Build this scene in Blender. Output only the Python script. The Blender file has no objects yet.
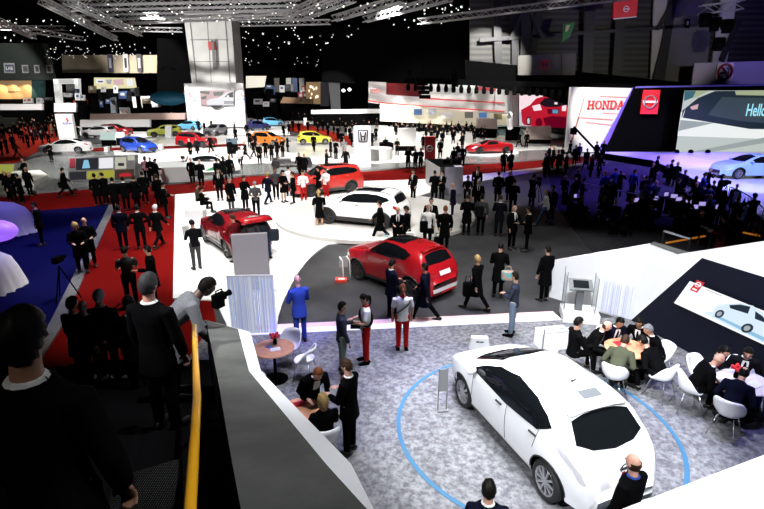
import bpy, bmesh, math, random
from mathutils import Vector, Matrix, Euler
random.seed(11)
SC = bpy.context.scene
COL = SC.collection
R = math.radians
# ------------------------------------------------------------------ camera model
FPX, PITCH, EYE = 509.0, R(17.9), 6.1
CP, SP = math.cos(PITCH), math.sin(PITCH)

def ray(px, py):
    x = (px - 382) / FPX
    y = -(py - 254.5) / FPX
    return Vector((x, CP + y * SP, -SP + y * CP))

def G(px, py, z=0.0):
    """point on the horizontal plane z seen at a pixel of the photograph"""
    d = ray(px, py)
    t = (z - EYE) / d.z
    return Vector((d.x * t, d.y * t, z))

def D(px, py, Y):
    d = ray(px, py)
    t = Y / d.y
    return Vector((d.x * t, Y, EYE + d.z * t))

def PX(p):
    z = p[2] - EYE
    dep = p[1] * CP - z * SP
    return 382 + FPX * p[0] / dep, 254.5 - FPX * (p[1] * SP + z * CP) / dep

# ------------------------------------------------------------------ materials
MATS = {}

def mat(name, col, rough=0.5, metal=0.0, spec=0.5, emit=None, es=1.0, noise=None, coat=0.0, alpha=1.0, bump=0.0):
    """noise = (scale, amount, second colour)"""
    if name in MATS:
        return MATS[name]
    m = bpy.data.materials.new(name)
    m.use_nodes = True
    nt = m.node_tree
    b = nt.nodes['Principled BSDF']
    c4 = (col[0], col[1], col[2], 1)
    b.inputs['Base Color'].default_value = c4
    b.inputs['Roughness'].default_value = rough
    b.inputs['Metallic'].default_value = metal
    b.inputs['Specular IOR Level'].default_value = spec
    b.inputs['Coat Weight'].default_value = coat
    b.inputs['Coat Roughness'].default_value = 0.05
    b.inputs['Alpha'].default_value = alpha
    if emit is not None:
        b.inputs['Emission Color'].default_value = (emit[0], emit[1], emit[2], 1)
        b.inputs['Emission Strength'].default_value = es
    if noise:
        tc = nt.nodes.new('ShaderNodeTexCoord')
        n = nt.nodes.new('ShaderNodeTexNoise')
        n.inputs['Scale'].default_value = noise[0]
        n.inputs['Detail'].default_value = 5
        n.inputs['Roughness'].default_value = 0.6
        rp = nt.nodes.new('ShaderNodeValToRGB')
        c2 = noise[2] if len(noise) > 2 else tuple(max(0, x * (1 - noise[1])) for x in col)
        rp.color_ramp.elements[0].position = 0.38
        rp.color_ramp.elements[1].position = 0.66
        rp.color_ramp.elements[0].color = (c2[0], c2[1], c2[2], 1)
        rp.color_ramp.elements[1].color = c4
        nt.links.new(tc.outputs['Object'], n.inputs['Vector'])
        nt.links.new(n.outputs['Fac'], rp.inputs['Fac'])
        nt.links.new(rp.outputs['Color'], b.inputs['Base Color'])
        if bump:
            bp = nt.nodes.new('ShaderNodeBump')
            bp.inputs['Strength'].default_value = bump
            nt.links.new(n.outputs['Fac'], bp.inputs['Height'])
            nt.links.new(bp.outputs['Normal'], b.inputs['Normal'])
    MATS[name] = m
    return m

# ------------------------------------------------------------------ mesh building
class MB:
    def __init__(self):
        self.v = []; self.f = []; self.mi = []; self.cur = 0
    def add(self, vs, fs, M=None):
        b = len(self.v)
        for p in vs:
            p = Vector(p)
            self.v.append(tuple(M @ p) if M is not None else tuple(p))
        for f in fs:
            self.f.append(tuple(b + i for i in f)); self.mi.append(self.cur)
        return self
    def box(self, c, s, M=None):
        x, y, z = c; a, b, d = s[0] / 2, s[1] / 2, s[2] / 2
        vs = [(x + i * a, y + j * b, z + k * d) for k in (-1, 1) for j in (-1, 1) for i in (-1, 1)]
        fs = [(0, 2, 3, 1), (4, 5, 7, 6), (0, 1, 5, 4), (2, 6, 7, 3), (0, 4, 6, 2), (1, 3, 7, 5)]
        return self.add(vs, fs, M)
    def bar(self, p0, p1, w, h=None, up=(0, 0, 1)):
        """square bar between two points"""
        h = h or w
        p0, p1 = Vector(p0), Vector(p1); d = (p1 - p0)
        if d.length < 1e-6: return self
        d = d.normalized(); u = Vector(up)
        if abs(d.dot(u)) > .98: u = Vector((1, 0, 0))
        s = d.cross(u).normalized(); u = s.cross(d)
        vs = []
        for p in (p0, p1):
            for a, b in ((-1, -1), (1, -1), (1, 1), (-1, 1)):
                vs.append(p + s * (a * w / 2) + u * (b * h / 2))
        return self.add(vs, [(3, 2, 1, 0), (4, 5, 6, 7), (0, 1, 5, 4), (1, 2, 6, 5), (2, 3, 7, 6), (3, 0, 4, 7)])
    def tube(self, pts, r, n=8, cap=True):
        """pts list, r number or list of radius or (rx, ry)"""
        pts = [Vector(p) for p in pts]; k = len(pts)
        rs = r if isinstance(r, (list, tuple)) else [r] * k
        vs = []; ref = None
        for i, p in enumerate(pts):
            d = (pts[min(i + 1, k - 1)] - pts[max(i - 1, 0)])
            d = d.normalized() if d.length > 1e-9 else Vector((0, 0, 1))
            if ref is None:
                ref = Vector((1, 0, 0)) if abs(d.x) < .8 else Vector((0, 1, 0))
            s = (ref - d * ref.dot(d)).normalized(); u = d.cross(s); ref = s
            rr = rs[i]; rx, ry = rr if isinstance(rr, (list, tuple)) else (rr, rr)
            for j in range(n):
                a = 2 * math.pi * j / n
                vs.append(p + s * (rx * math.cos(a)) + u * (ry * math.sin(a)))
        fs = []
        for i in range(k - 1):
            for j in range(n):
                j2 = (j + 1) % n
                fs.append((i * n + j, i * n + j2, (i + 1) * n + j2, (i + 1) * n + j))
        if cap:
            fs.append(tuple(reversed(range(n)))); fs.append(tuple((k - 1) * n + j for j in range(n)))
        return self.add(vs, fs)
    def lathe(self, prof, n=20, M=None, close=False, cap=True):
        """prof list of (r, z) turned about z"""
        vs = []; fs = []; k = len(prof)
        for r, z in prof:
            for j in range(n):
                a = 2 * math.pi * j / n
                vs.append((r * math.cos(a), r * math.sin(a), z))
        for i in range(k - 1 if not close else k):
            i2 = (i + 1) % k
            for j in range(n):
                j2 = (j + 1) % n
                fs.append((i * n + j, i * n + j2, i2 * n + j2, i2 * n + j))
        if not close and cap:
            if prof[0][0] > 1e-4: fs.append(tuple(reversed(range(n))))
            if prof[-1][0] > 1e-4: fs.append(tuple((k - 1) * n + j for j in range(n)))
        return self.add(vs, fs, M)
    def prism(self, poly, z0, z1, M=None):
        """poly list of (x, y), z0 / z1 numbers"""
        n = len(poly)
        ar = sum(poly[i][0] * poly[(i + 1) % n][1] - poly[(i + 1) % n][0] * poly[i][1] for i in range(n))
        if ar < 0: poly = list(reversed(poly))
        vs = [(p[0], p[1], z0) for p in poly] + [(p[0], p[1], z1) for p in poly]
        fs = [tuple(reversed(range(n))), tuple(range(n, 2 * n))]
        for i in range(n):
            j = (i + 1) % n
            fs.append((i, j, n + j, n + i))
        return self.add(vs, fs, M)
    def sphere(self, c, r, n=12, m=8, M=None):
        rx, ry, rz = r if isinstance(r, (list, tuple)) else (r, r, r)
        vs = []; fs = []
        for i in range(1, m):
            t = math.pi * i / m
            for j in range(n):
                a = 2 * math.pi * j / n
                vs.append((c[0] + rx * math.sin(t) * math.cos(a), c[1] + ry * math.sin(t) * math.sin(a), c[2] + rz * math.cos(t)))
        top = len(vs); vs.append((c[0], c[1], c[2] + rz)); vs.append((c[0], c[1], c[2] - rz))
        for i in range(m - 2):
            for j in range(n):
                j2 = (j + 1) % n
                fs.append((i * n + j, (i + 1) * n + j, (i + 1) * n + j2, i * n + j2))
        for j in range(n):
            j2 = (j + 1) % n
            fs.append((top, j, j2)); fs.append((top + 1, (m - 2) * n + j2, (m - 2) * n + j))
        return self.add(vs, fs, M)
    def mesh(self, name, mats, smooth=False):
        me = bpy.data.meshes.new(name)
        me.from_pydata(self.v, [], self.f)
        for m in (mats if isinstance(mats, (list, tuple)) else [mats]):
            me.materials.append(m)
        if any(self.mi):
            me.polygons.foreach_set('material_index', self.mi)
        if smooth:
            me.polygons.foreach_set('use_smooth', [True] * len(self.f))
        me.update()
        return me
    def build(self, name, mats, parent=None, smooth=False, bevel=0, loc=None, rotz=0):
        me = self.mesh(name, mats, smooth)
        o = bpy.data.objects.new(name, me); COL.objects.link(o)
        if parent is not None: o.parent = parent
        if loc is not None: o.location = loc
        if rotz: o.rotation_euler = (0, 0, rotz)
        if bevel:
            md = o.modifiers.new('Bevel', 'BEVEL'); md.width = bevel; md.segments = 2; md.limit_method = 'ANGLE'
        return o

def tag(o, label, cat, group=None, kind=None):
    if label: o['label'] = label
    if cat: o['category'] = cat
    if group: o['group'] = group
    if kind: o['kind'] = kind
    return o

def thing(name, label, cat, loc=(0, 0, 0), rotz=0, group=None):
    o = bpy.data.objects.new(name, None); COL.objects.link(o)
    o.empty_display_size = 0.2
    o.location = loc; o.rotation_euler = (0, 0, rotz)
    return tag(o, label, cat, group)

def struct(o):
    o['kind'] = 'structure'
    return o

def obj_from_mesh(name, me, parent=None, mats=None):
    o = bpy.data.objects.new(name, me); COL.objects.link(o)
    if parent is not None: o.parent = parent
    if mats is not None:
        for i, m in enumerate(mats):
            o.material_slots[i].link = 'OBJECT'; o.material_slots[i].material = m
    return o

def copy_tree(root, loc=None, rotz=None, label=None, group=None):
    """a copy of a thing with copies of its parts and sub-parts"""
    r = root.copy(); COL.objects.link(r)
    if loc is not None: r.location = loc
    if rotz is not None: r.rotation_euler = (0, 0, rotz)
    if label: r['label'] = label
    if group: r['group'] = group
    for ch in root.children:
        c = ch.copy(); COL.objects.link(c); c.parent = r
        for g in ch.children:
            d = g.copy(); COL.objects.link(d); d.parent = c
    return r

def basis(o, x, y):
    """matrix from a plane's origin and its two in-plane directions"""
    o, x, y = Vector(o), Vector(x).normalized(), Vector(y)
    y = (y - x * x.dot(y)).normalized(); z = x.cross(y)
    return Matrix(((x.x, y.x, z.x, o.x), (x.y, y.y, z.y, o.y), (x.z, y.z, z.z, o.z), (0, 0, 0, 1)))

def text_mesh(body, size, depth=0.0, bold=0.0):
    cu = bpy.data.curves.new('lettering', 'FONT')
    cu.body = body; cu.size = size; cu.extrude = depth; cu.offset = bold
    cu.resolution_u = 3
    o = bpy.data.objects.new('lettering', cu)
    COL.objects.link(o)
    dg = bpy.context.evaluated_depsgraph_get()
    me = bpy.data.meshes.new_from_object(o.evaluated_get(dg))
    bpy.data.objects.remove(o)
    bpy.data.curves.remove(cu)
    return me

def text_obj(name, body, size, m, parent, M, depth=0.004, bold=0.0, fit=None):
    """fit = (width, height) stretches the lettering; origin at the lower left"""
    me = text_mesh(body, size, depth, bold)
    xs = [v.co.x for v in me.vertices]; ys = [v.co.y for v in me.vertices]
    x0, x1, y0, y1 = min(xs), max(xs), min(ys), max(ys)
    sx = fit[0] / (x1 - x0) if fit else 1; sy = fit[1] / (y1 - y0) if fit else 1
    for v in me.vertices:
        v.co = M @ Vector(((v.co.x - x0) * sx, (v.co.y - y0) * sy, v.co.z))
    me.materials.clear(); me.materials.append(m)
    o = bpy.data.objects.new(name, me); COL.objects.link(o); o.parent = parent
    return o

def spot(p, target, power, deg, col=(1, 1, 1), blend=.4, r=.12):
    l = bpy.data.lights.new('show_or_fill_lamp', 'SPOT'); l.energy = power; l.spot_size = R(deg); l.spot_blend = blend; l.color = col; l.shadow_soft_size = r  # one name for hanging show lamps and added fill spots
    o = bpy.data.objects.new('show_or_fill_lamp', l); COL.objects.link(o); o.location = p
    o.rotation_euler = (Vector(target) - Vector(p)).to_track_quat('-Z', 'Y').to_euler()
    return o
# ------------------------------------------------------------------ cars
def pch(pts):
    """monotone cubic through points"""
    xs = [p[0] for p in pts]; ys = [p[1] for p in pts]; n = len(xs)
    d = [(ys[i + 1] - ys[i]) / max(1e-9, xs[i + 1] - xs[i]) for i in range(n - 1)]
    m = [d[0]] + [0 if d[i - 1] * d[i] <= 0 else 2 * d[i - 1] * d[i] / (d[i - 1] + d[i]) for i in range(1, n - 1)] + [d[-1]]
    def f(x):
        if x <= xs[0]: return ys[0]
        if x >= xs[-1]: return ys[-1]
        i = 0
        while x > xs[i + 1]: i += 1
        h = xs[i + 1] - xs[i]; t = (x - xs[i]) / h
        return ((2 * t ** 3 - 3 * t * t + 1) * ys[i] + (t ** 3 - 2 * t * t + t) * h * m[i]
                + (-2 * t ** 3 + 3 * t * t) * ys[i + 1] + (t ** 3 - t * t) * h * m[i + 1])
    return f

def poly_grid(poly, dx, dy):
    """a 2D polygon cut into a grid; returns verts, faces"""
    bm = bmesh.new()
    bm.faces.new([bm.verts.new((p[0], p[1], 0)) for p in poly])
    for ax, st in ((0, dx), (1, dy)):
        lo = min(p[ax] for p in poly); hi = max(p[ax] for p in poly)
        k = max(1, int((hi - lo) / st))
        for i in range(1, k):
            co = [0, 0, 0]; co[ax] = lo + (hi - lo) * i / k
            no = [0, 0, 0]; no[ax] = 1
            bmesh.ops.bisect_plane(bm, geom=bm.verts[:] + bm.edges[:] + bm.faces[:], plane_co=co, plane_no=no)
    bmesh.ops.triangulate(bm, faces=[f for f in bm.faces if len(f.verts) > 4])
    bm.verts.index_update()
    vs = [(v.co.x, v.co.y) for v in bm.verts]; fs = [tuple(v.index for v in f.verts) for f in bm.faces]
    bm.free()
    return vs, fs

class CarShape:
    def __init__(s, sp):
        s.sp = sp
        s.L = sp['L']; s.zt_ = pch(sp['top']); s.zb_ = pch(sp['belt']); s.w_ = pch(sp['plan'])
        s.fx = sp['fo']; s.rx = sp['fo'] + sp['wb']; s.rw = sp['rw']
        s.sill = sp.get('sill', .24); s.lean = sp.get('lean', .28); s.n = sp.get('n', 3.2)
        s.arch = s.rw + sp.get('gap', .05)
    def zt(s, x): return s.zt_(x)
    def zb(s, x): return min(s.zb_(x), s.zt_(x) - .02)
    def zl(s, x):
        z = s.sill + .10 * max(0, 1 - x / .5) * 0 
        for c in (s.fx, s.rx):
            q = s.arch ** 2 - (x - c) ** 2
            if q > 0: z = max(z, s.rw + math.sqrt(q))
        return min(z, s.zb(x) - .04)
    def side(s, x, z):
        zt, zb, w = s.zt(x), s.zb(x), s.w_(x)
        if z >= zb:
            b = min(1, (z - zb) / (zt - zb))
            return max(0, (w - s.lean * (z - zb))) * (1 - b ** s.n) ** (1 / s.n)
        t = min(1, (zb - z) / max(.05, zb - s.sill))
        bul = 0
        for c in (s.fx, s.rx):      # flares over the wheels
            d = abs(x - c) / (s.arch + .16)
            if d < 1: bul = max(bul, s.sp.get('flare', .02) * (1 - d * d))
        return w * (1 + .02 * math.sin(math.pi * min(1, t * 1.1)) - s.sp.get('tuck', .05) * t * t) + bul * min(1, t * 3)
    def up(s, x, y):
        zt, zb, w = s.zt(x), s.zb(x), s.w_(x)
        y = abs(y); lo, hi = 0.0, 1.0
        for _ in range(26):
            b = (lo + hi) / 2
            yy = (w - s.lean * (zt - zb) * b) * (1 - b ** s.n) ** (1 / s.n)
            if yy > y: lo = b
            else: hi = b
        return zb + (zt - zb) * lo
    def pos_side(s, x, z, sg, off):
        e = .01; y = s.side(x, z)
        n = Vector((-(s.side(x + e, z) - s.side(x - e, z)) / (2 * e), 1, -(s.side(x, z + e) - s.side(x, z - e)) / (2 * e)))
        if n.length > 8: n = Vector((n.x, 1, n.z))
        n.normalize(); p = Vector((x, y, z)) + n * off
        return (s.X(p.x), p.y * sg, p.z)
    def pos_up(s, x, y, off):
        e = .012; z = s.up(x, y)
        n = Vector((-(s.up(x + e, y) - s.up(x - e, y)) / (2 * e), -(s.up(x, y + e) - s.up(x, y - e)) / (2 * e), 1)).normalized()
        p = Vector((x, y, z)) + n * off
        return (s.X(p.x), p.y, p.z)
    def X(s, x):      # nose at +X, origin midway between the axles
        return (s.fx + s.rx) / 2 - x
    def shell(s):
        xs = set()
        k = 64
        for i in range(k + 1):
            t = i / k; xs.add(round(s.L * (t - .06 * math.sin(2 * math.pi * t) * 1.2), 4))
        for c in (s.fx, s.rx):
            for j in range(-8, 9):
                xs.add(round(c + s.arch * math.sin(j / 8 * math.pi / 2), 4))
        xs = sorted(x for x in xs if 0 <= x <= s.L)
        nu, nl = 20, 7
        m = MB(); rows = []
        for x in xs:
            zt, zb, w, zl = s.zt(x), s.zb(x), s.w_(x), s.zl(x)
            half = []
            for i in range(nu + 1):
                ph = math.pi / 2 * (1 - i / nu)
                b = math.sin(ph) ** (2 / s.n) if ph > 0 else 0
                a = max(0, math.cos(ph)) ** (2 / s.n)
                half.append(((w - s.lean * (zt - zb) * b) * a if i else 0, zb + (zt - zb) * b))
            for i in range(1, nl + 1):
                z = zb + (zl - zb) * i / nl
                half.append((s.side(x, z), z))
            row = [(s.X(x), y, z) for y, z in half] + [(s.X(x), -y, z) for y, z in half[1:]]
            rows.append(row)
        nh = nu + nl + 1; nr = len(rows[0]); vs = [p for r in rows for p in r]; fs = []
        for i in range(len(rows) - 1):
            a, b = i * nr, (i + 1) * nr
            for j in range(nh - 1):
                fs.append((a + j, b + j, b + j + 1, a + j + 1))
                j1 = 0 if j == 0 else nh - 1 + j; j2 = nh + j
                fs.append((a + j1, a + j2, b + j2, b + j1))
        order = list(range(nh - 1, -1, -1)) + list(range(nh, nr))
        fs.append(tuple(order)); fs.append(tuple((len(rows) - 1) * nr + j for j in reversed(order)))
        m.add(vs, fs)
        return m

def wheel_meshes(r, w, spokes):
    t = MB()
    k = [(r * .70, -w * .45), (r * .86, -w * .5), (r * .97, -w * .42), (r, -w * .25), (r, w * .25), (r * .97, w * .42), (r * .86, w * .5), (r * .70, w * .45), (r * .70, -w * .45)]
    Mx = Matrix.Rotation(R(90), 4, 'X')
    t.lathe(k, 28, Mx)
    d = MB()       # outer face at local -Y after the turn: z -> -y
    d.lathe([(r * .72, w * .42), (r * .70, w * .46), (r * .64, w * .40), (r * .62, w * .2)], 28, Mx, cap=False)
    d.cur = 1
    d.lathe([(r * .63, w * .2), (.0, w * .16)], 28, Mx, cap=False)
    d.cur = 0
    d.lathe([(r * .13, w * .2), (r * .13, w * .40), (0, w * .44)], 12, Mx)
    for i in range(spokes):
        a = 2 * math.pi * i / spokes
        p0 = Vector((math.cos(a) * r * .10, -w * .36, math.sin(a) * r * .10)); p1 = Vector((math.cos(a) * r * .66, -w * .38, math.sin(a) * r * .66))
        d.bar(p0, p1, r * (.62 / spokes + .05), w * .14, up=(0, 1, 0))
    return t, d

CAR_CACHE = {}

def car_parts(style):
    """list of (name, mesh, material keys, children) in the car's own space"""
    if style in CAR_CACHE: return CAR_CACHE[style]
    sp = STYLES[style]; s = CarShape(sp); out = []
    PH = mat('paint_holder', (.5, .5, .5))
    glass = mat('car_glass', (.004, .005, .006), .05, spec=.6)
    black = mat('black_trim', (.012, .012, .013), .4)
    under = mat('car_underside', (.004, .004, .004), .8)
    rub = mat('tyre_rubber', (.008, .008, .009), .75)
    rimm = mat('alloy_rim', (.45, .45, .47) if not sp.get('darkrim') else (.02, .02, .022), .3, .8)
    if sp.get('darkrim'): rimm = mat('dark_rim', (.05, .05, .055), .3, .6)
    lens = mat('headlamp_lens', (.75, .8, .85), .1, spec=.8)
    red = mat('tail_lamp', (.35, .01, .01), .15, spec=.6)
    chrome = mat('chrome', (.75, .75, .77), .15, 1.0)
    platem = mat('blank_plate', (.75, .75, .75), .4)
    body = s.shell().mesh(style + '_body', PH, True)
    out.append(('body', body, 'paint', []))
    def side_patch(name, poly, m, sg, off=sp.get('goff', .012), st=.09, kids=()):
        vs, fs = poly_grid(poly, st, st)
        b = MB(); b.add([s.pos_side(x, z, sg, off) for x, z in vs], [f if sg < 0 else tuple(reversed(f)) for f in fs])
        out.append((name, b.mesh(name, m, True), None, list(kids)))
    def up_patch(name, poly, m, off=.010, st=.09):
        vs, fs = poly_grid(poly, st, st)
        b = MB(); b.add([s.pos_up(x, y, off) for x, y in vs], [tuple(reversed(f)) for f in fs])
        out.append((name, b.mesh(name, m, True), None, []))
    if 'roofblack' in sp: up_patch('roof_panel', sp['roofblack'], glass, .004)
    up_patch('windshield', sp['ws'], glass)
    if 'rear' in sp: up_patch('rear_window', sp['rear'], glass)
    for sg in (1, -1):
        for wpoly in sp['windows']:
            side_patch('side_window', wpoly, glass, sg)
        if 'pillars' in sp:
            for x0, z0, x1, z1 in sp['pillars']:
                b = MB(); b.bar(s.pos_side(x0, z0, sg, .008), s.pos_side(x1, z1, sg, .008), .05, .012)
                out.append(('window_pillar', b.mesh('window_pillar', black), None, []))
        if 'hl' in sp: side_patch('headlight', sp['hl'], lens, sg, .008, .06)
        if 'hlu' in sp: up_patch('headlight', [(x, y * sg) for x, y in sp['hlu']][::sg], lens, .010, .06)
        if 'tl' in sp: side_patch('tail_light', sp['tl'], mat('clear_lamp', (.5, .5, .52), .1, spec=.8) if sp.get('clearlamp') else red, sg, .010, .05)
        if 'clad' in sp:
            side_patch('sill_cladding', [(s.fx + s.arch, s.sill + .0), (s.rx - s.arch, s.sill), (s.rx - s.arch, s.sill + sp['clad']), (s.fx + s.arch, s.sill + sp['clad'])], black if sp.get('cladm') is None else mat('white_sill', (.8, .8, .8), .3), sg, .012)
        # arch lips
        for c in (s.fx, s.rx):
            b = MB(); pts = []
            for j in range(0, 15):
                a = math.pi * j / 14
                x = c - (s.arch + .012) * math.cos(a); z = s.rw + (s.arch + .012) * math.sin(a)
                pts.append(s.pos_side(min(max(x, .02), s.L - .02), max(z, s.sill), sg, .004))
            b.tube(pts, sp.get('lip', .012), 6)
            out.append(('wheel_arch_trim', b.mesh('wheel_arch_trim', black if sp.get('blacklip', 1) else PH, True), None if sp.get('blacklip', 1) else 'paint', []))
        # mirror
        mx, mz = sp['mirror']
        p = Vector(s.pos_side(mx, mz, sg, 0))
        b = MB(); b.sphere((p.x - .02, p.y + sg * .12, p.z + .05), (.07, .11, .075), 12, 8); b.bar(p, (p.x, p.y + sg * .1, p.z + .03), .04)
        out.append(('wing_mirror', b.mesh('wing_mirror', PH, True), 'paint', []))
        for hx, hz in sp.get('handles', []):
            b = MB(); b.bar(s.pos_side(hx - .09, hz, sg, .02), s.pos_side(hx + .09, hz + .01, sg, .02), .025)
            out.append(('door_handle', b.mesh('door_handle', black if sp.get('hblack') else chrome), None, []))
        if 'rails' in sp:
            x0, x1, yy = sp['rails']; pts = []
            for j in range(9):
                x = x0 + (x1 - x0) * j / 8; q = s.pos_up(x, yy * sg, .02 if j in (0, 8) else .045); pts.append(q)
            b = MB(); b.tube(pts, .018, 6)
            out.append(('roof_rail', b.mesh('roof_rail', black if sp.get('railblack') else chrome, True), None, []))
        # door seams
        for x0, z0, x1, z1 in sp.get('seams', []):
            b = MB(); pts = [s.pos_side(x0 + (x1 - x0) * j / 6, z0 + (z1 - z0) * j / 6, sg, .002) for j in range(7)]
            b.tube(pts, .006, 4)
            out.append(('door_seam', b.mesh('door_seam', black), None, []))
    # underbody with wheel wells
    b = MB(); w = sp['W'] / 2
    b.box(((s.X(.25) + s.X(s.L - .25)) / 2, 0, (s.sill + .02 + .42) / 2), (s.L - .5, 2 * (w - .27), .42 - s.sill + .02))
    for c in (s.fx, s.rx):
        b.box((s.X(c), 0, s.rw + s.arch * .45), (2 * s.arch + .04, 2 * (w - .25), s.arch * 1.0))
    b.box(((s.X(s.fx + s.arch) + s.X(s.rx - s.arch)) / 2, 0, s.sill + .03), (sp['wb'] - 2 * s.arch, 2 * w - .14, .06))
    out.append(('underbody', b.mesh('underbody', under), None, []))
    # wheels
    ww = sp.get('tw', .215)
    t, d = wheel_meshes(s.rw, ww, sp.get('spokes', 5))
    tm, dm = t.mesh('tire', rub, True), d.mesh('rim', [rimm, black])
    yw = w - ww / 2 - .012
    for c in (s.fx, s.rx):
        for sg in (-1, 1):
            out.append(('tire', tm, None, [('rim', dm, None)], Vector((s.X(c), sg * yw, s.rw)), 0 if sg < 0 else math.pi))
    # front: grille and lower intake, rear: plate and bumper
    if 'grille' in sp:
        for g in sp['grille']:
            vs, fs = poly_grid(g[0], .08, .05); m = {'b': black, 'c': chrome, 'p': platem}[g[1]]
            bb = MB(); bb.add([front_pos(s, y, z, .012) for y, z in vs], fs)
            out.append((g[2], bb.mesh(g[2], m, True), None, []))
    for g in sp.get('tail', []):
        vs, fs = poly_grid(g[0], .08, .05)
        m = {'b': black, 'c': chrome, 'p': platem, 'r': red, 'g': glass, 'w': mat('white_bumper_trim', (.8, .8, .8), .3)}[g[1]]
        bb = MB(); bb.add([rear_pos(s, y, z, .012) for y, z in vs], [tuple(reversed(f)) for f in fs])
        out.append((g[2], bb.mesh(g[2], m, True), None, []))
    if sp.get('spoiler'):
        x, y, dz = sp['spoiler']; b = MB()
        b.tube([s.pos_up(x, -y, dz), s.pos_up(x, -y * .5, dz), s.pos_up(x, 0, dz), s.pos_up(x, y * .5, dz), s.pos_up(x, y, dz)], [(.10, .022)] * 5, 8)
        out.append(('spoiler', b.mesh('spoiler', PH, True), 'paint', []))
    if sp.get('antenna'):
        x, z = sp['antenna']; p = Vector(s.pos_up(x, 0, 0)); b = MB(); b.tube([p, p + Vector((-.08, 0, .07)), p + Vector((-.16, 0, .09))], [.02, .014, .006], 6)
        out.append(('antenna', b.mesh('antenna', black, True), None, []))
    if sp.get('badge'):
        x0 = None
        z = sp['badge']; p = Vector(rear_pos(s, 0, z, .02)); b = MB()
        ring = [(p.x, .075 * math.cos(a), p.z + .075 * math.sin(a)) for a in [2 * math.pi * j / 16 for j in range(17)]]
        b.tube(ring, .012, 5, False); b.box((p.x, 0, p.z), (.02, .19, .03))
        out.append(('badge', b.mesh('badge', mat('badge_grey', (.12, .12, .13), .25, .8)), None, []))
    CAR_CACHE[style] = (out, s)
    return CAR_CACHE[style]

def _end_pos(s, y, z, off, lo, hi, inv):
    """x where the nose or tail surface meets height z at half width y"""
    a, b = lo, hi
    for _ in range(24):
        m = (a + b) / 2
        inside = s.zt(m) > z and s.zl_plain(m) <= z and s.side(m, z) > abs(y)
        if inside: b = m
        else: a = m
    return b
def front_pos(s, y, z, off):
    x = _end_pos(s, y, z, off, -.001, s.fx, 0)
    return (s.X(x) + off, y, z)
def rear_pos(s, y, z, off):
    x = _end_pos(s, y, z, off, s.L + .001, s.rx, 1)
    return (s.X(x) - off, y, z)
CarShape.zl_plain = lambda s, x: s.sill - .01

def car(style, paint, loc, rotz, label, group=None, name='car', cat='car', extra=None, skip=()):
    parts, s = car_parts(style)
    t = thing(name, label, cat, loc, rotz, group)
    for p in parts:
        if p[0] in skip: continue
        o = obj_from_mesh(p[0], p[1], t)
        if p[2] == 'paint':
            o.material_slots[0].link = 'OBJECT'; o.material_slots[0].material = paint
        if len(p) > 4:
            o.location = p[4]; o.rotation_euler = (0, 0, p[5])
        for k in p[3]:
            obj_from_mesh(k[0], k[1], o)
    return t, s

def sc_pts(pts, a, b): return [(x * a, z * b) for x, z in pts]

STYLES = {}
STYLES['leaf'] = dict(L=4.45, W=1.77, wb=2.70, fo=.94, rw=.325, spokes=10, n=3.6, lean=.27, flare=.015,
    top=[(0, .50), (.03, .60), (.15, .74), (.5, .90), (.85, 1.02), (1.0, 1.07), (1.5, 1.30), (1.9, 1.46), (2.4, 1.555), (3.1, 1.535), (3.55, 1.46), (3.68, 1.42), (3.88, 1.25), (4.12, 1.03), (4.30, .90), (4.41, .68), (4.45, .5)],
    belt=[(0, .46), (.15, .64), (.5, .79), (1.1, .93), (2.5, .99), (3.4, 1.06), (3.9, 1.02), (4.2, .88), (4.45, .48)],
    plan=[(0, .42), (.05, .56), (.18, .70), (.45, .80), (.9, .865), (2.4, .885), (3.4, .875), (3.9, .82), (4.2, .74), (4.38, .64), (4.45, .54)],
    ws=[(1.10, -.68), (1.84, -.55), (1.92, 0), (1.84, .55), (1.10, .68), (.96, .38), (.90, 0), (.96, -.38)],
    rear=[(3.73, -.56), (3.98, -.64), (4.08, -.4), (4.12, 0), (4.08, .4), (3.98, .64), (3.73, .56), (3.70, .3), (3.69, 0), (3.70, -.3)],
    windows=[[(1.28, 1.02), (1.6, 1.21), (2.0, 1.37), (2.5, 1.45), (3.1, 1.41), (3.45, 1.32), (3.62, 1.22), (3.36, 1.06), (2.5, .99)]],
    pillars=[(2.53, 1.03, 2.50, 1.43), (1.72, 1.03, 1.72, 1.2)],
    hblack=1, mirror=(1.42, 1.02), handles=[(2.30, .90), (3.28, .94)], seams=[(2.50, .32, 2.52, 1.02), (1.35, .5, 1.38, 1.0), (3.30, .72, 3.40, 1.08), (1.5, .27, 3.2, .27)],
    hlu=[(.40, .52), (.75, .64), (1.02, .72), (.80, .76), (.45, .70)], clearlamp=1, tl=[(3.78, 1.06), (3.78, 1.24), (3.85, 1.22), (3.95, 1.04), (4.24, .86), (4.32, .72), (4.25, .72), (4.12, .86), (3.84, 1.0)],
    grille=[([(-.3, .36), (.3, .36), (.28, .50), (-.28, .50)], 'b', 'grille')],
    tail=[([(-.62, .30), (.62, .30), (.58, .38), (-.58, .38)], 'b', 'lower_bumper'), ([(-.26, .60), (.26, .60), (.26, .70), (-.26, .70)], 'p', 'plate_recess')],
    spoiler=(3.62, .56, .02), antenna=(3.05, 0), badge=.86, clad=.05)
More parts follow.
